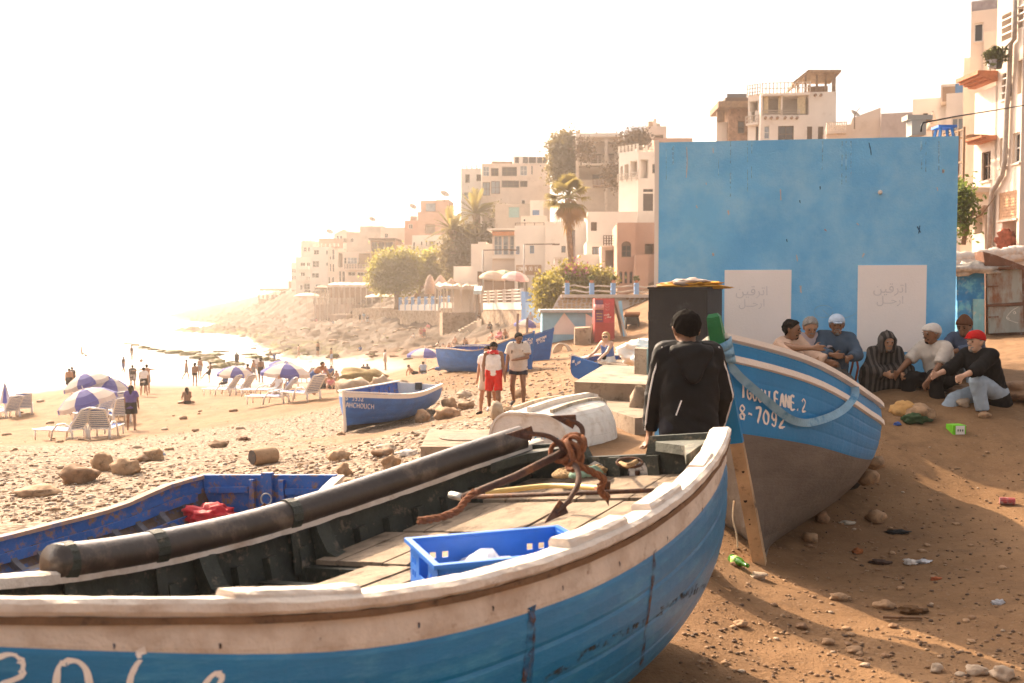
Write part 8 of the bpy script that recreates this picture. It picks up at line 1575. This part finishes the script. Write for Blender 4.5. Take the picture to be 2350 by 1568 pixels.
A_(Z1,585,775,875,'kick',-60,'n','e','pale man kicking a ball at the water edge'); A_(Z1,880,828,958,'walk',-40,'d','b','man in dark shirt and blue shorts running in the shallows'); A_(Z1,940,765,865,'stand',150,'d','e','farthest man standing in the shallows'); A_(Z1,947,885,1062,'walk',20,'d','g','man in dark shirt and grey shorts walking to the water'); A_(Z1,1026,905,1115,'walk',30,'w','k','man in white shirt and black shorts walking away'); A_(Z1,1048,885,1095,'wide',10,'n','g','bare-chested man with both arms stretched wide')
A_(Z1,495,915,1100,'stand',20,'n','k','bare-backed man behind the left parasols'); A_(Z1,515,905,1075,'stand',0,'d','k','dark-haired man behind the bare-backed man'); A_(Z1,938,1035,1362,'stand',8,'p','k','long-haired woman in a purple tunic seen from behind', 'skin_brown', 'hair_black', 'long')
A_(Z1,1328,848,993,'walk',-70,'n','g','bare-chested man strolling beside the curly-haired woman'); A_(Z1,1390,878,1042,'stand',0,'B','k','curly-haired woman in a black swimsuit seen from behind', 'skin_brown', 'hair_black', 'curly'); A_(Z1,1425,838,990,'stand',-20,'n','g','tall bare-chested man beside the curly-haired woman'); A_(Z1,1495,880,1016,'kick',100,'n','k','bare-chested boy swinging his leg for a kick', 'skin_brown')
A_(Z1,1688,800,910,'stand',0,'d','k','dark-clad man standing among the reef rocks', 'skin_brown'); A_(Z1,1770,880,1080,'stand',60,'n','r','man in red and white striped shorts beside a parasol'); A_(Z1,1805,850,1000,'walk',-100,'n','g','bare-chested man walking behind the striped shorts'); A_(Z1,1860,842,1016,'stand',-10,'n','k','curly-haired man in black shorts seen from behind', 'skin_brown', 'hair_black', 'curly'); A_(Z1,1828,842,960,'stand',20,'w','g','man in a white shirt behind the striped shorts'); A_(Z1,1955,808,885,'bend',90,'n','b','boy bending over at the water edge', 'skin_brown')
A_(Z1,1335,1060,1168,'cross',30,'B','k','woman in a bikini sitting cross-legged alone on the sand', 'skin_brown', 'hair_black', 'long'); A_(Z1,1605,985,1062,'chair',60,'b','k','man in a blue shirt sitting under the middle parasol', 'skin_brown')
A_(Z1,835,1112,1215,'chair',40,'b','k','person with a hair bun reclining on a lounger', 'skin_tan', 'hair_black', 'bun'); A_(Z1,600,1170,1240,'lie',60,'n','b','person lying in the shade of the nearest parasol')
A_(Z5,652,562,828,'bend',-120,'n','b','boy in navy trunks bending over a black bag'); A_(Z5,742,572,660,'sit',-150,'o','k','woman in pink sitting in the crowded group'); A_(Z5,802,570,665,'sit',160,'b','k','person in blue sitting in the crowded group'); A_(Z5,762,640,772,'sit',-140,'n','k','bare-shouldered person sitting in front of the group'); A_(Z5,850,640,705,'sit',150,'n','g','person sitting low at the right of the group'); A_(Z5,908,645,700,'lie',120,'n','k','person lying at the end of the group'); A_(Z5,800,690,775,'sit',170,'o','k','woman sitting nearest in the crowded group', 'skin_light')
A_(Z5,1266,432,610,'stand',100,'w','e','man in a white shirt and beige shorts standing by the flat rocks'); A_(Z5,797,418,566,'stand',80,'n','l','man in pale blue shorts standing in the shallow pool'); A_(Z5,677,365,492,'stand',-30,'n','k','person standing on the wet rocks'); A_(Z5,510,390,512,'walk',-60,'B','e','pale woman wading beside the rocks', 'skin_light'); A_(Z5,1055,395,445,'sit',60,'b','k','person crouching on the wet rock ledge')
A_(Z5,332,705,845,'chair',150,'w','D','blonde woman in white sitting on a lounger edge', 'skin_light', 'hair_blond', 'long'); A_(Z5,440,655,785,'chair',60,'b','b','man in blue reclining under the right parasol'); A_(Z5,1075,590,640,'sit',0,'d','k','dark-haired person sitting behind the boulder, left one'); A_(Z5,1108,575,640,'sit',0,'d','k','dark-haired person sitting behind the boulder, right one', hs='curly'); A_(Z5,1600,575,645,'sit',20,'l','k','person in pale blue sitting under the single parasol'); A_(Z5,1510,600,650,'lie',-60,'n','k','sunbather lying left of the single parasol'); A_(Z5,1745,560,610,'lie',70,'n','b','sunbather lying by the stern of the long blue boat')
A_(Z5,1520,285,345,'sit',120,'w','k','person in white sitting on the rock slope'); A_(Z5,1578,240,362,'stand',170,'B','o','woman in pale swimwear standing on the rock slope', 'skin_light', 'hair_brown', 'long'); A_(Z5,1602,235,357,'stand',190,'o','g','woman in pink standing on the rock slope', 'skin_light', 'hair_brown', 'long'); A_(Z5,1880,315,388,'sit',150,'n','e','sitter with long hair on the slabs behind the boats', 'skin_light', 'hair_brown', 'long'); A_(Z5,1955,308,382,'sit',-150,'n','k','dark-haired sitter on the slabs behind the boats', 'skin_tan', 'hair_black', 'long'); A_(Z5,1700,370,422,'lie',100,'n','k','sunbather on the slabs left of the boats'); A_(Z5,1780,370,438,'sit',120,'n','o','pink bather sitting before the boats, left of two', 'skin_light'); A_(Z5,1825,375,438,'sit',160,'n','o','pink bather sitting before the boats, right of two', 'skin_light')
A_(Z5,1645,115,182,'sit',140,'o','g','person sitting on the foot of the rubble wall', d=138); A_(Z5,1775,145,242,'stand',40,'d','e','dark-shirted person standing by the steps'); A_(Z5,1825,120,215,'stand',160,'d','k','person with dark bag standing by the steps'); A_(Z5,1848,135,238,'stand',170,'l','w','person in pale blue shirt by the steps'); A_(Z5,1800,225,292,'sit',60,'o','o','woman in a pink sari sitting below the steps')
A_(Z5,1045,130,202,'stand',30,'d','k','dark-clad walker by the far wall'); A_(Z5,1080,120,212,'stand',10,'l','e','walker in pale blue by the far wall'); A_(Z5,1112,115,208,'stand',-10,'d','w','walker in white trousers by the far wall'); A_(Z5,670,155,198,'sit',90,'o','k','far sunbather on the upper rocks'); A_(Z5,815,170,208,'sit',70,'l','k','far sitter at the foot of the low terrace wall')
A_(Z6,870,255,405,'stand',170,'l','D','woman in a pale dress standing against the blue wall', 'skin_light', 'hair_brown', 'long'); A_(Z6,565,420,492,'sit',100,'n','e','bather sitting behind the long blue boat, left one', 'skin_light'); A_(Z6,628,375,485,'sit',150,'o','D','woman in a patterned dress sitting behind the long blue boat', 'skin_light', 'hair_brown', 'long'); A_(Z6,657,398,485,'sit',200,'n','k','bather sitting behind the long blue boat, right one'); A_(Z6,545,340,402,'sit',140,'d','k','dark-clad person sitting under the rubble wall', 'skin_brown'); A_(Z6,448,240,328,'stand',60,'d','w','person climbing the stone steps', d=112, z=P(*Z6(448,328),112).z)

# ------------------------------------------------------------------ loungers and parasols
LWH = mat('white_lounger_plastic', (.84,.79,.74), .5, .05, 5, .05, 20, spec=.4); LBL = mat('blue_lounger_mesh', (.05,.11,.34), .8, .1, 8, .1, 60)
lg = thing('sun_lounger', 'white lounger', 'lounger', (0,0,-50), 'sun loungers on the beach')   # feet towards +y
for x in (-.3,.3):
    mb = MB(); mb.tube([(x,1.3,.33),(x,-.1,.33),(x,-.25,.30)], .028, 7); mb.make('side_rail', LWH, lg, True, world=False)
    mb = MB(); mb.tube([(x*1.12,.55,.02),(x*1.12,.5,.3),(x*1.12,.3,.52),(x*1.12,-.0,.56),(x*1.12,-.22,.45),(x*1.12,-.3,.02)], .03, 7); mb.make('armrest', LWH, lg, True, world=False)
    for y in (1.2,-.25): mb = MB(); mb.tube([(x,y,.33),(x,y,.0)], .026, 7); mb.make('leg', LWH, lg, True, world=False)
for i in range(9): mb = MB(); mb.box((0,-.05+i*.15,.335), (.56,.12,.018)); mb.make('seat_slat', LWH, lg, world=False)
for i in range(9): t = i/8; mb = MB(); mb.box((0,-.15-.42*t,.40+.56*t), (.58,.016,.075), 0, 0, R(-37)); mb.make('back_slat', LWH, lg, world=False)
for x in (-.31,.31): mb = MB(); mb.bar((x,-.1,.34),(x,-.62,1.02),.045,.045); mb.make('back_rail', LWH, lg, world=False)
mb = MB(); mb.tube([(-.31,-.62,1.02),(0,-.65,1.06),(.31,-.62,1.02)], .03, 7); mb.make('back_top', LWH, lg, True, world=False)
mb = MB(); mb.box((0,.58,.352), (.54,1.3,.012)); mb.make('seat_mesh', LBL, lg, world=False); mb = MB(); mb.hexa([(-.325,-.09,.375),(.325,-.09,.375),(.325,-.12,.355),(-.325,-.12,.355),(-.325,-.60,1.075),(.325,-.60,1.075),(.325,-.625,1.06),(-.325,-.625,1.06)]); mb.make('back_mesh', LBL, lg, world=False)
LG = [(Z1,490,1432,72,'nearest lounger, turned left, in front of the nearest parasol'),(Z1,700,1422,4,'lounger with its slatted back square to the camera'),(Z1,835,1312,38,'lounger just left of the woman in purple'),(Z1,690,1300,60,'lounger half hidden behind the square-on lounger'),(Z1,665,1252,66,'lounger under the nearest parasol'),(Z1,820,1255,44,'lounger carrying the person with a hair bun'),(Z1,45,1272,58,'lounger at the left edge of the beach'),(Z1,150,1252,26,'lounger second from the left edge'),(Z1,1615,1110,76,'lounger under the middle parasol, left one'),(Z1,1722,1102,66,'lounger under the middle parasol, right one'),(Z5,590,888,52,'lounger with raised back right of the blonde woman'),(Z5,330,912,84,'lounger on which the blonde woman sits'),(Z5,440,772,62,'lounger of the man in blue'),(Z5,235,846,82,'lounger at the left of the blonde woman'),(Z5,565,720,72,'lounger behind the boy in navy trunks')]
for i, (Z_, x, y, rz, lab) in enumerate(LG):
    o = lg if i == 0 else copy_tree(lg); p = G(*Z_(x, y)); o.location = (p.x, p.y+.3, gzf(p.x, p.y)-.02); o.rotation_euler = (0,0,R(rz)); o['label'] = 'white plastic '+lab; BASE[o.name] = Vector(o.location)
PB = mat('parasol_blue', (.10,.11,.36), .85, .08, 3, .1, 30); PW = mat('parasol_white', (.70,.64,.58), .85, .05, 3, .1, 30)
for m in (PB, PW):
    t = m.node_tree; b = t.nodes['Principled BSDF']; tl = t.nodes.new('ShaderNodeBsdfTranslucent'); mx = t.nodes.new('ShaderNodeMixShader'); mx.inputs[0].default_value = .4; tl.inputs[0].default_value = (.16,.17,.5,1) if m == PB else (.75,.68,.6,1); t.links.new(b.outputs[0], mx.inputs[1]); t.links.new(tl.outputs[0], mx.inputs[2]); t.links.new(mx.outputs[0], t.nodes['Material Output'].inputs[0])
for Z_, x, y, yc, r, tl_, lab in ((Z1,597,1400,1110,1.0,(.1,-.28),'nearest blue and white parasol, tilted, over the loungers'),(Z1,600,1245,990,1.0,(.05,-.3),'blue and white parasol at the left of the back pair'),(Z1,690,1230,1040,1.05,(.0,.1),'blue and white parasol at the middle of the back group'),(Z1,800,1225,1050,1.0,(.0,.28),'blue and white parasol at the right of the back group'),(Z1,1680,1082,935,1.05,(.05,.05),'middle blue and white parasol beside the striped shorts'),(Z5,404,835,600,1.15,(.0,.06),'blue and white parasol over the man in blue'),(Z5,400,720,560,1.1,(.05,.2),'blue and white parasol behind its nearer twin'),(Z5,1612,612,500,1.2,(.0,.0),'single blue and white parasol left of the long blue boat'),(Z6,845,480,425,1.0,(.0,.1),'blue and white parasol behind the long blue boat')):
    p = G(*Z_(x, y)); k = p.y/FPX; hh = max((Z_(x, y)[1]-Z_(x, yc)[1])*k+.25, 1.5); parasol(lab, Vector((p.x, p.y, gzf(p.x, p.y))), r, [PB, PW], 'blue and white beach parasols', tl_, hh, 8, .42)
p = G(*Z1(40,1262)); T = thing('closed_beach_parasol', 'closed blue and white parasol at the left edge of the beach', 'parasol', p, 'blue and white beach parasols'); mb = MB(); kk = p.y/FPX*.322
for i in range(8):
    mb = MB(); a0, a1 = 6.283*i/8, 6.283*(i+1)/8; q = lambda a, r, z: p+Vector((r*math.cos(a), r*math.sin(a), z)); mb.add([q(a0,38*kk,100*kk), q(a1,38*kk,100*kk), q(a1,20*kk,190*kk), q(a0,20*kk,190*kk), q(a1,2*kk,250*kk), q(a0,2*kk,250*kk)], [(0,1,2,3),(3,2,4,5)]); mb.make('folded_panel', (PB, PW)[i % 2], T)
mb = MB(); mb.tube([p-Vector((0,0,.2)), p+Vector((0,0,252*kk))], .03, 7); mb.make('pole', FRW, T)
lump('black_bag', 'black bag held out by the boy in navy trunks', 'bag', G(*Z5(718,775))+Vector((0,0,.28)), (.5,.35,.62), BLACKC, 3, .3, 2, 3)
for x, y, lab in ((612,823,'football in the air before the kicking man'),(1007,860,'football bouncing beside the man with arms stretched')):
    p = P(*Z1(x, y), 95 if x < 700 else 75); mb = MB(); mb.lathe([(.005,-.14),(.08,-.115),(.13,-.05),(.14,0),(.13,.05),(.08,.115),(.005,.14)], p, 10); b = mb.make('football', mat('ball_leather', (.45,.32,.22), .6, .5, 9)); tag(b, lab, 'ball')
# ------------------------------------------------------------------ stones
NM = 'rock'
RK = [(180,1112,80,44,'largest rounded brown boulder left of the flaking boat',ROCKD),(235,1085,48,42,'upright pointed slab behind the large boulder',ROCK),(290,1092,56,34,'tan boulder right of the pointed slab',ROCK),(350,1060,46,26,'pair of pale stones beside a scrap of white litter',ROCK),(90,1140,92,22,'long flat brown stone nearest the left edge',ROCK),(330,1062,40,16,'flat stone left of the pale pair',ROCKD),
 (500,1028,44,16,'dark elongated stone half buried in the pebbles',ROCKD),(775,1060,48,26,'flat tan stone lying over a black strap',ROCK),(880,1050,48,18,'lower of two flat stacked stones',ROCKD),(884,1036,46,16,'upper of two flat stacked stones',ROCKL),(900,1085,38,36,'square tan stone near the manhole block',ROCK),(790,1093,30,28,'upright tan stone near the flaking boat transom',ROCK),(1140,962,34,40,'white pointed stone at the feet of the walking men',ROCKL),(1165,950,30,16,'tilted flat stone leaning on the white pointed stone',ROCK),(1125,1010,32,16,'pale stone on the path before the dinghy',ROCKL),
 (1026,963,52,26,'tan base stone supporting a small pyramid stone',ROCK),(1030,942,30,26,'small pyramid stone on the tan base stone',ROCK),(968,970,34,28,'stone propping the lettered beach boat',ROCK),(1250,930,26,14,'dark stone beside the path, left of a pair',ROCKD),(1265,920,26,16,'dark stone beside the path, right of a pair',ROCKD),(1290,928,38,14,'flat pale stone before the landing block',ROCKL),(1065,912,30,14,'pale stone behind the lettered boat stern',ROCKL),(1070,938,36,16,'low tan stone right of the lettered boat',ROCK),(1190,915,30,20,'tan stone between the walking men',ROCK),
 (830,893,96,48,'big weedy boulder behind the lettered boat',mat('weedy_rock', (.22,.15,.06), .95, .35, 4, .9, 20)),(810,912,70,44,'pale angular boulder below the weedy boulder',ROCKL),(878,905,46,40,'rounded pale boulder right of the weedy boulder',ROCKL),(905,908,50,30,'pale stone pile right of the weedy boulder, left one',ROCKL),(925,900,40,24,'pale stone pile right of the weedy boulder, right one',ROCKL),
 (1690,1302,22,12,'small reddish stone beside the green bottle',ROCKD),(2070,957,46,32,'orange stone beside the stern of the named boat',mat('orange_rock', (.50,.28,.10), .9, .2, 5, .4)),(2110,968,64,34,'grey stone with a weed behind it',ROCK),(2210,935,28,18,'pale lump under the earth ledge',ROCKL),(2260,960,24,12,'stone below the earth ledge at right',ROCK),(2150,1540,30,18,'white angular stone in the near right shadow',ROCKL),(2300,1560,50,28,'pale stone at the bottom right corner',ROCKL),(2242,1548,46,20,'flat pale stone second from the bottom right corner',ROCKL),
 (1960,1502,34,14,'flat stone in the near shadow streak',ROCK),(2050,1442,22,10,'small stone between the light streaks',ROCKD),(1900,1480,26,12,'brown stone in the lower light streak',ROCK),(1840,1445,26,12,'stone in the shadow right of the near boat',ROCKD),(1700,1440,30,12,'flat stone close to the near boat hull',ROCK),(1740,1330,36,14,'pale lump of earth in the sunlit streak',ROCKL),(1925,1385,40,16,'clod of earth in the sunlit streak',ROCK),(2030,1402,44,18,'larger clod of earth below the lit ground',ROCK)]
for i, (px, py, w, h, lab, m) in enumerate(RK): rock(px, py, w, h, lab, m, 60+i, sub=3)
random.seed(5)
for i in range(150):      # loose stones one can pick out
    if i < 80: px, py = random.uniform(-20, 1300), random.uniform(905, 1180)
    else: px, py = random.uniform(1640, 2345), random.uniform(1000, 1565)
    if 700 < px < 1010 and py < 1000: continue
    s = random.uniform(10, 26)*(py-600)/480*(1 if i < 80 else .5); p = G(px, py); k = p.y/FPX
    lump('loose_stone', 'small loose stone lying on the open sand' if i < 80 else 'small loose stone on the trodden earth near the boats', 'stone', Vector((p.x, p.y, gzf(p.x, p.y)+s*.12*k)), (s*1.2*k, s*k, s*.55*k), random.choice([ROCK, ROCKD, ROCKL, ROCK]), i+200, .35, 2, 1 if s < 14 else 2, rz=random.uniform(0,3), group='loose stones on the beach' if i < 80 else 'loose stones by the boats', smooth=False)
def pebbles(name, label, n, sampler, smin_, smax_, mats, seed):
    import bmesh
    bm = bmesh.new(); bmesh.ops.create_icosphere(bm, subdivisions=1, radius=.5); bv = np.array([v.co[:] for v in bm.verts]); bf = np.array([[v.index for v in f.verts] for f in bm.faces]); bm.free(); g = np.random.default_rng(seed); P_, S_ = sampler(g, n); n = len(P_)
    sc_ = S_[:,None]*g.uniform(.6,1.3,(n,3))*np.array([1,1,.55]); a = g.uniform(0, 6.28, n); V = bv[None]*(1+g.uniform(-.22,.22,(n,len(bv),1)))*sc_[:,None]; c, s = np.cos(a)[:,None], np.sin(a)[:,None]; V = np.stack([V[...,0]*c-V[...,1]*s, V[...,0]*s+V[...,1]*c, V[...,2]], -1)+P_[:,None]
    F_ = (bf[None]+np.arange(n)[:,None,None]*len(bv)).reshape(-1,3); o = raw(name, V.reshape(-1,3), F_, mats, None, False, np.repeat(g.integers(0, len(mats), n), len(bf))); return tag(o, label, None, None, 'stuff')
def scatter(box, jitter=0, power=1.0, s0=.02, s1=.07, dens=None):
    def f(g, n):
        x = g.uniform(box[0], box[2], n); y = box[1]+(box[3]-box[1])*g.uniform(0, 1, n)**power; pts = []
        rows = {}
        ys = np.linspace(box[1], box[3], 26); xs = np.linspace(box[0], box[2], 14); tab = np.array([[G(a, b)[:2] for a in xs] for b in ys])
        fi = (y-box[1])/(box[3]-box[1])*25; fj = (x-box[0])/(box[2]-box[0])*13; i = np.clip(fi.astype(int), 0, 24); j = np.clip(fj.astype(int), 0, 12); u = (fi-i)[:,None]; v = (fj-j)[:,None]
        q = (tab[i,j]*(1-v)+tab[i,j+1]*v)*(1-u)+(tab[i+1,j]*(1-v)+tab[i+1,j+1]*v)*u
        if dens is not None:
            w = seg_soft(q[:,0], q[:,1], PEB, [3.5,4,4.5,5,5,4,3,4,2.5]); keep = g.uniform(0, 1, n) < np.maximum(w, dens); q = q[keep]
        n_ = len(q); z = np.array([gzf(a, b) for a, b in q]); s = s0+(s1-s0)*g.uniform(0, 1, n_)**3
        return np.concatenate([q, z[:,None]+s[:,None]*.12], 1), s
    return f
PBM = [mat('pebble_tan', (.28,.185,.11), .85, .2, 20, .2), mat('pebble_pale', (.38,.31,.25), .85, .15, 20, .2), mat('pebble_brown', (.21,.125,.07), .85, .2, 20, .2), mat('pebble_pinkgrey', (.34,.25,.19), .85, .2, 20, .2)]
pebbles('pebble_ground_cover', 'pale pebbles covering the middle of the beach', 11000, scatter((-100,930,1250,1200), dens=.10, s0=.02, s1=.085), 0, 0, PBM, 1)
pebbles('grit_ground_cover', 'grit and small clods strewn over the earth by the boats', 4200, scatter((1560,960,2500,1600), power=.8, s0=.006, s1=.034), 0, 0, [PBM[0],PBM[2],PBM[2]]+[mat('dark_clod', (.10,.065,.045), .95)], 2)
pebbles('shore_ground_cover', 'stones strewn over the sand behind the walking men', 3000, scatter((980,800,1480,960), s0=.03, s1=.15), 0, 0, PBM, 3)
# reef rocks at the water and boulders at the foot of the terrace
random.seed(9); REEF = mat('wet_reef_rock', (.14,.105,.05), .8, .35, .6, .6, 3, c2=(.13,.12,.03), t2=.52, s2=.5)
rl = [(900,742,60,8),(960,752,70,12),(1030,770,90,16),(1095,782,80,14),(1160,795,90,18),(1245,800,130,26),(1330,815,110,24),(1390,800,120,16),(1430,835,130,28),(1500,850,130,28),(1555,868,130,30),(1580,900,150,34),(1650,880,120,24),(1510,820,140,16),(1560,800,100,10),(1700,885,110,24),(1820,838,150,20),(1900,850,110,26),(1780,820,90,12),(1960,862,70,16)]
ORD = 'first second third fourth fifth sixth seventh eighth ninth tenth eleventh twelfth thirteenth fourteenth fifteenth sixteenth seventeenth eighteenth nineteenth twentieth'.split()
for i, (x, y, w, h) in enumerate(rl):
    px, py = Z1(x, y+h*.5); r = ray(px, py); t = (SEA-.1-EYE)/r.z; c = ORG+r*t; k = c.y/FPX*.322
    lump('reef_rock', 'weedy dark reef rock at the water edge, '+ORD[i]+' from the seaward end', 'rock', Vector((c.x, c.y, SEA)), (w*k*1.1, w*k*.8, h*k*1.9), REEF, i+5, .55, 2.4, 3, rz=random.uniform(-.5,.5), group='reef rocks at the water edge', smooth=False)
for i in range(90):
    x, y = random.uniform(-40, 1500), random.uniform(250, 520)
    if y < 250+(x-700)*-.06: continue
    px, py = Z5(x, y); p = G(px, py); k = p.y/FPX*.2634; w = random.uniform(25, 90)*(.6+y/800)
    if p.y < 75: continue
    lump('slope_boulder', 'brown boulder on the rocky slope below the sea walls', 'rock', Vector((p.x, p.y, max(gzf(p.x, p.y), SEA))), (w*k, w*k*.8, w*k*.42), random.choice([REEF, ROCKD, mat('slope_rock', (.26,.18,.12), .9, .3, .6, .6, 3)]), i+90, .5, 2.2, 2, rz=random.uniform(-.4,.8), group='boulders on the rocky slope', smooth=False)
# ------------------------------------------------------------------ litter and small things
p = G(600, 1068); k = p.y/FPX; T = thing('old_drum', 'short dark drum end with orange patches lying on the sand', 'drum', p); mb = MB(); dv = Vector((.75,.62,0)).normalized(); n_ = Vector((-dv.y, dv.x, 0)); c0 = p+Vector((-.12,0,.11))
ring = lambda c, r: [c+n_*r*math.cos(t)+Vector((0,0,r*.85*math.sin(t))) for t in lin(0, 5.9, 16)]
mb.loft([ring(c0, .125), ring(c0+dv*.02, .14), ring(c0+dv*.26, .15), ring(c0+dv*.34, .13), ring(c0+dv*.36, .09)]); mb.make('shell', ROCK, T, True); mb = MB(); mb.loft([ring(c0-dv*.012, .118), ring(c0-dv*.002, .118)]); mb.make('end_plate', mat('scorched_end', (.05,.035,.03), .8, .4, 12, .3, c2=(.35,.14,.04), t2=.58), T)
p = G(1690, 1300); T = thing('green_bottle', 'green glass bottle lying in the sun by the wooden stem', 'bottle', p); d_ = Vector((.35,-.93,0)).normalized(); b0 = p+Vector((-.02,.09,.034)); mb = MB(); L = [b0, b0+d_*.01, b0+d_*.12, b0+d_*.155, b0+d_*.2, b0+d_*.215]; mb.tube(L, [.024,.033,.033,.016,.013,.015], 12); mb.make('glass', mat('bottle_green_glass', (.10,.42,.03), .06, .05, 5, 0, trans=.7, spec=.6), T, True); mb = MB(); mb.tube([b0+d_*.04, b0+d_*.10], .0335, 12); mb.make('label', mat('green_label', (.25,.45,.10), .6), T, True)
p = G(2200, 998); T = thing('green_carton', 'small green and white carton box standing on the earth', 'box', p); mb = MB(); s_ = 30*p.y/FPX; mb.box(p+Vector((0,s_/2,s_*.36)), (s_*1.05,s_,s_*.75), .12); mb.make('carton', mat('carton_green', (.16,.50,.02), .6), T); mb = MB(); mb.box(p+Vector((.014,-.004,s_*.36)), (s_*.72,.004,s_*.66), .12); lb_ = mb.make('printed_panel', mat('carton_white', (.72,.70,.66), .6), T)
for q in (-.3,0,.3): mb = MB(); mb.box(p+Vector((.014+q*s_*.6,-.008,s_*.34)), (s_*.1,.003,s_*.16), .12); mb.make('printed_mark', mat('print_dark', (.10,.14,.08), .7), T)
def scrap(px, py, w, h, label, c, cat='litter', seed=0, flat=.35, name='litter_scrap'): p = G(px, py); k = p.y/FPX; return lump(name, label, cat, Vector((p.x, p.y, gzf(p.x, p.y)+h*k*.25)), (w*k, w*k*.6, h*k), mat('scrap_%d' % seed, c, .8, .3, 20, .3), seed, .7, 4, 3)
for i, a in enumerate(((2095,1404,62,20,'crumpled brown cloth lying in the sunlit streak',(.10,.045,.012),'cloth'),(2090,1292,30,14,'torn white paper on the shaded earth',(.6,.55,.5)),(2120,1290,30,10,'crumpled clear plastic beside the white paper',(.5,.5,.52)),(2022,1290,46,10,'dark brown husk on the shaded earth',(.05,.025,.015)),(2148,1330,22,10,'scrap of orange peel on the shaded earth',(.35,.10,.04)),(2290,1385,28,14,'ball of clear film at the right edge',(.4,.4,.42)),(1968,1270,24,14,'rusty scrap below the grey hull',(.25,.08,.02)),(2060,1225,50,10,'black rubber strip beside the tyre',(.012,.012,.012)),(1600+345,1205,34,8,'shell grit patch under the grey hull',(.4,.35,.28)),(2100,968,56,26,'dark green weed clump beside the grey stone',(.03,.06,.02),'weed'),(2270,882,40,8,'flat pale cardboard on the earth ledge',(.5,.42,.35)),(2340,905,34,10,'dark cloth scrap on the earth ledge',(.03,.03,.05)),(935,1045,44,16,'torn white plastic sheet near the manhole block',(.68,.63,.58)),(903,1070,18,16,'crushed blue and white can near the manhole block',(.2,.25,.5)),(1005,1020,20,8,'white shell-like scrap on the open sand',(.6,.55,.5)),(370,1048,18,12,'scrap of pale blue plastic among the boulders',(.45,.5,.6)),(560,1012,26,12,'clump of dark seaweed on the pebbles',(.12,.05,.02),'seaweed'),(2060,976,16,10,'crumpled blue can beside the weed',(.05,.10,.30)))): scrap(*a[:6], a[6] if len(a) > 6 else 'litter', seed=300+i)
p = G(2310, 1157); mb = MB(); mb.tube([p+Vector((-.06,.01,.03)), p+Vector((.06,-.03,.03))], .032, 10); tag(mb.make('drink_can', mat('red_can', (.35,.06,.06), .35, .5, 12, .1, c2=(.4,.4,.42), t2=.55)), 'red and silver drink can lying at the edge of the shadow', 'can')
p = G(2070, 1423); mb = MB(); mb.bar(p+Vector((-.11,.02,.012)), p+Vector((.12,-.01,.015)), .018, .014); tag(mb.make('stick', BROWN), 'short dark stick lying across the light streak', 'stick')
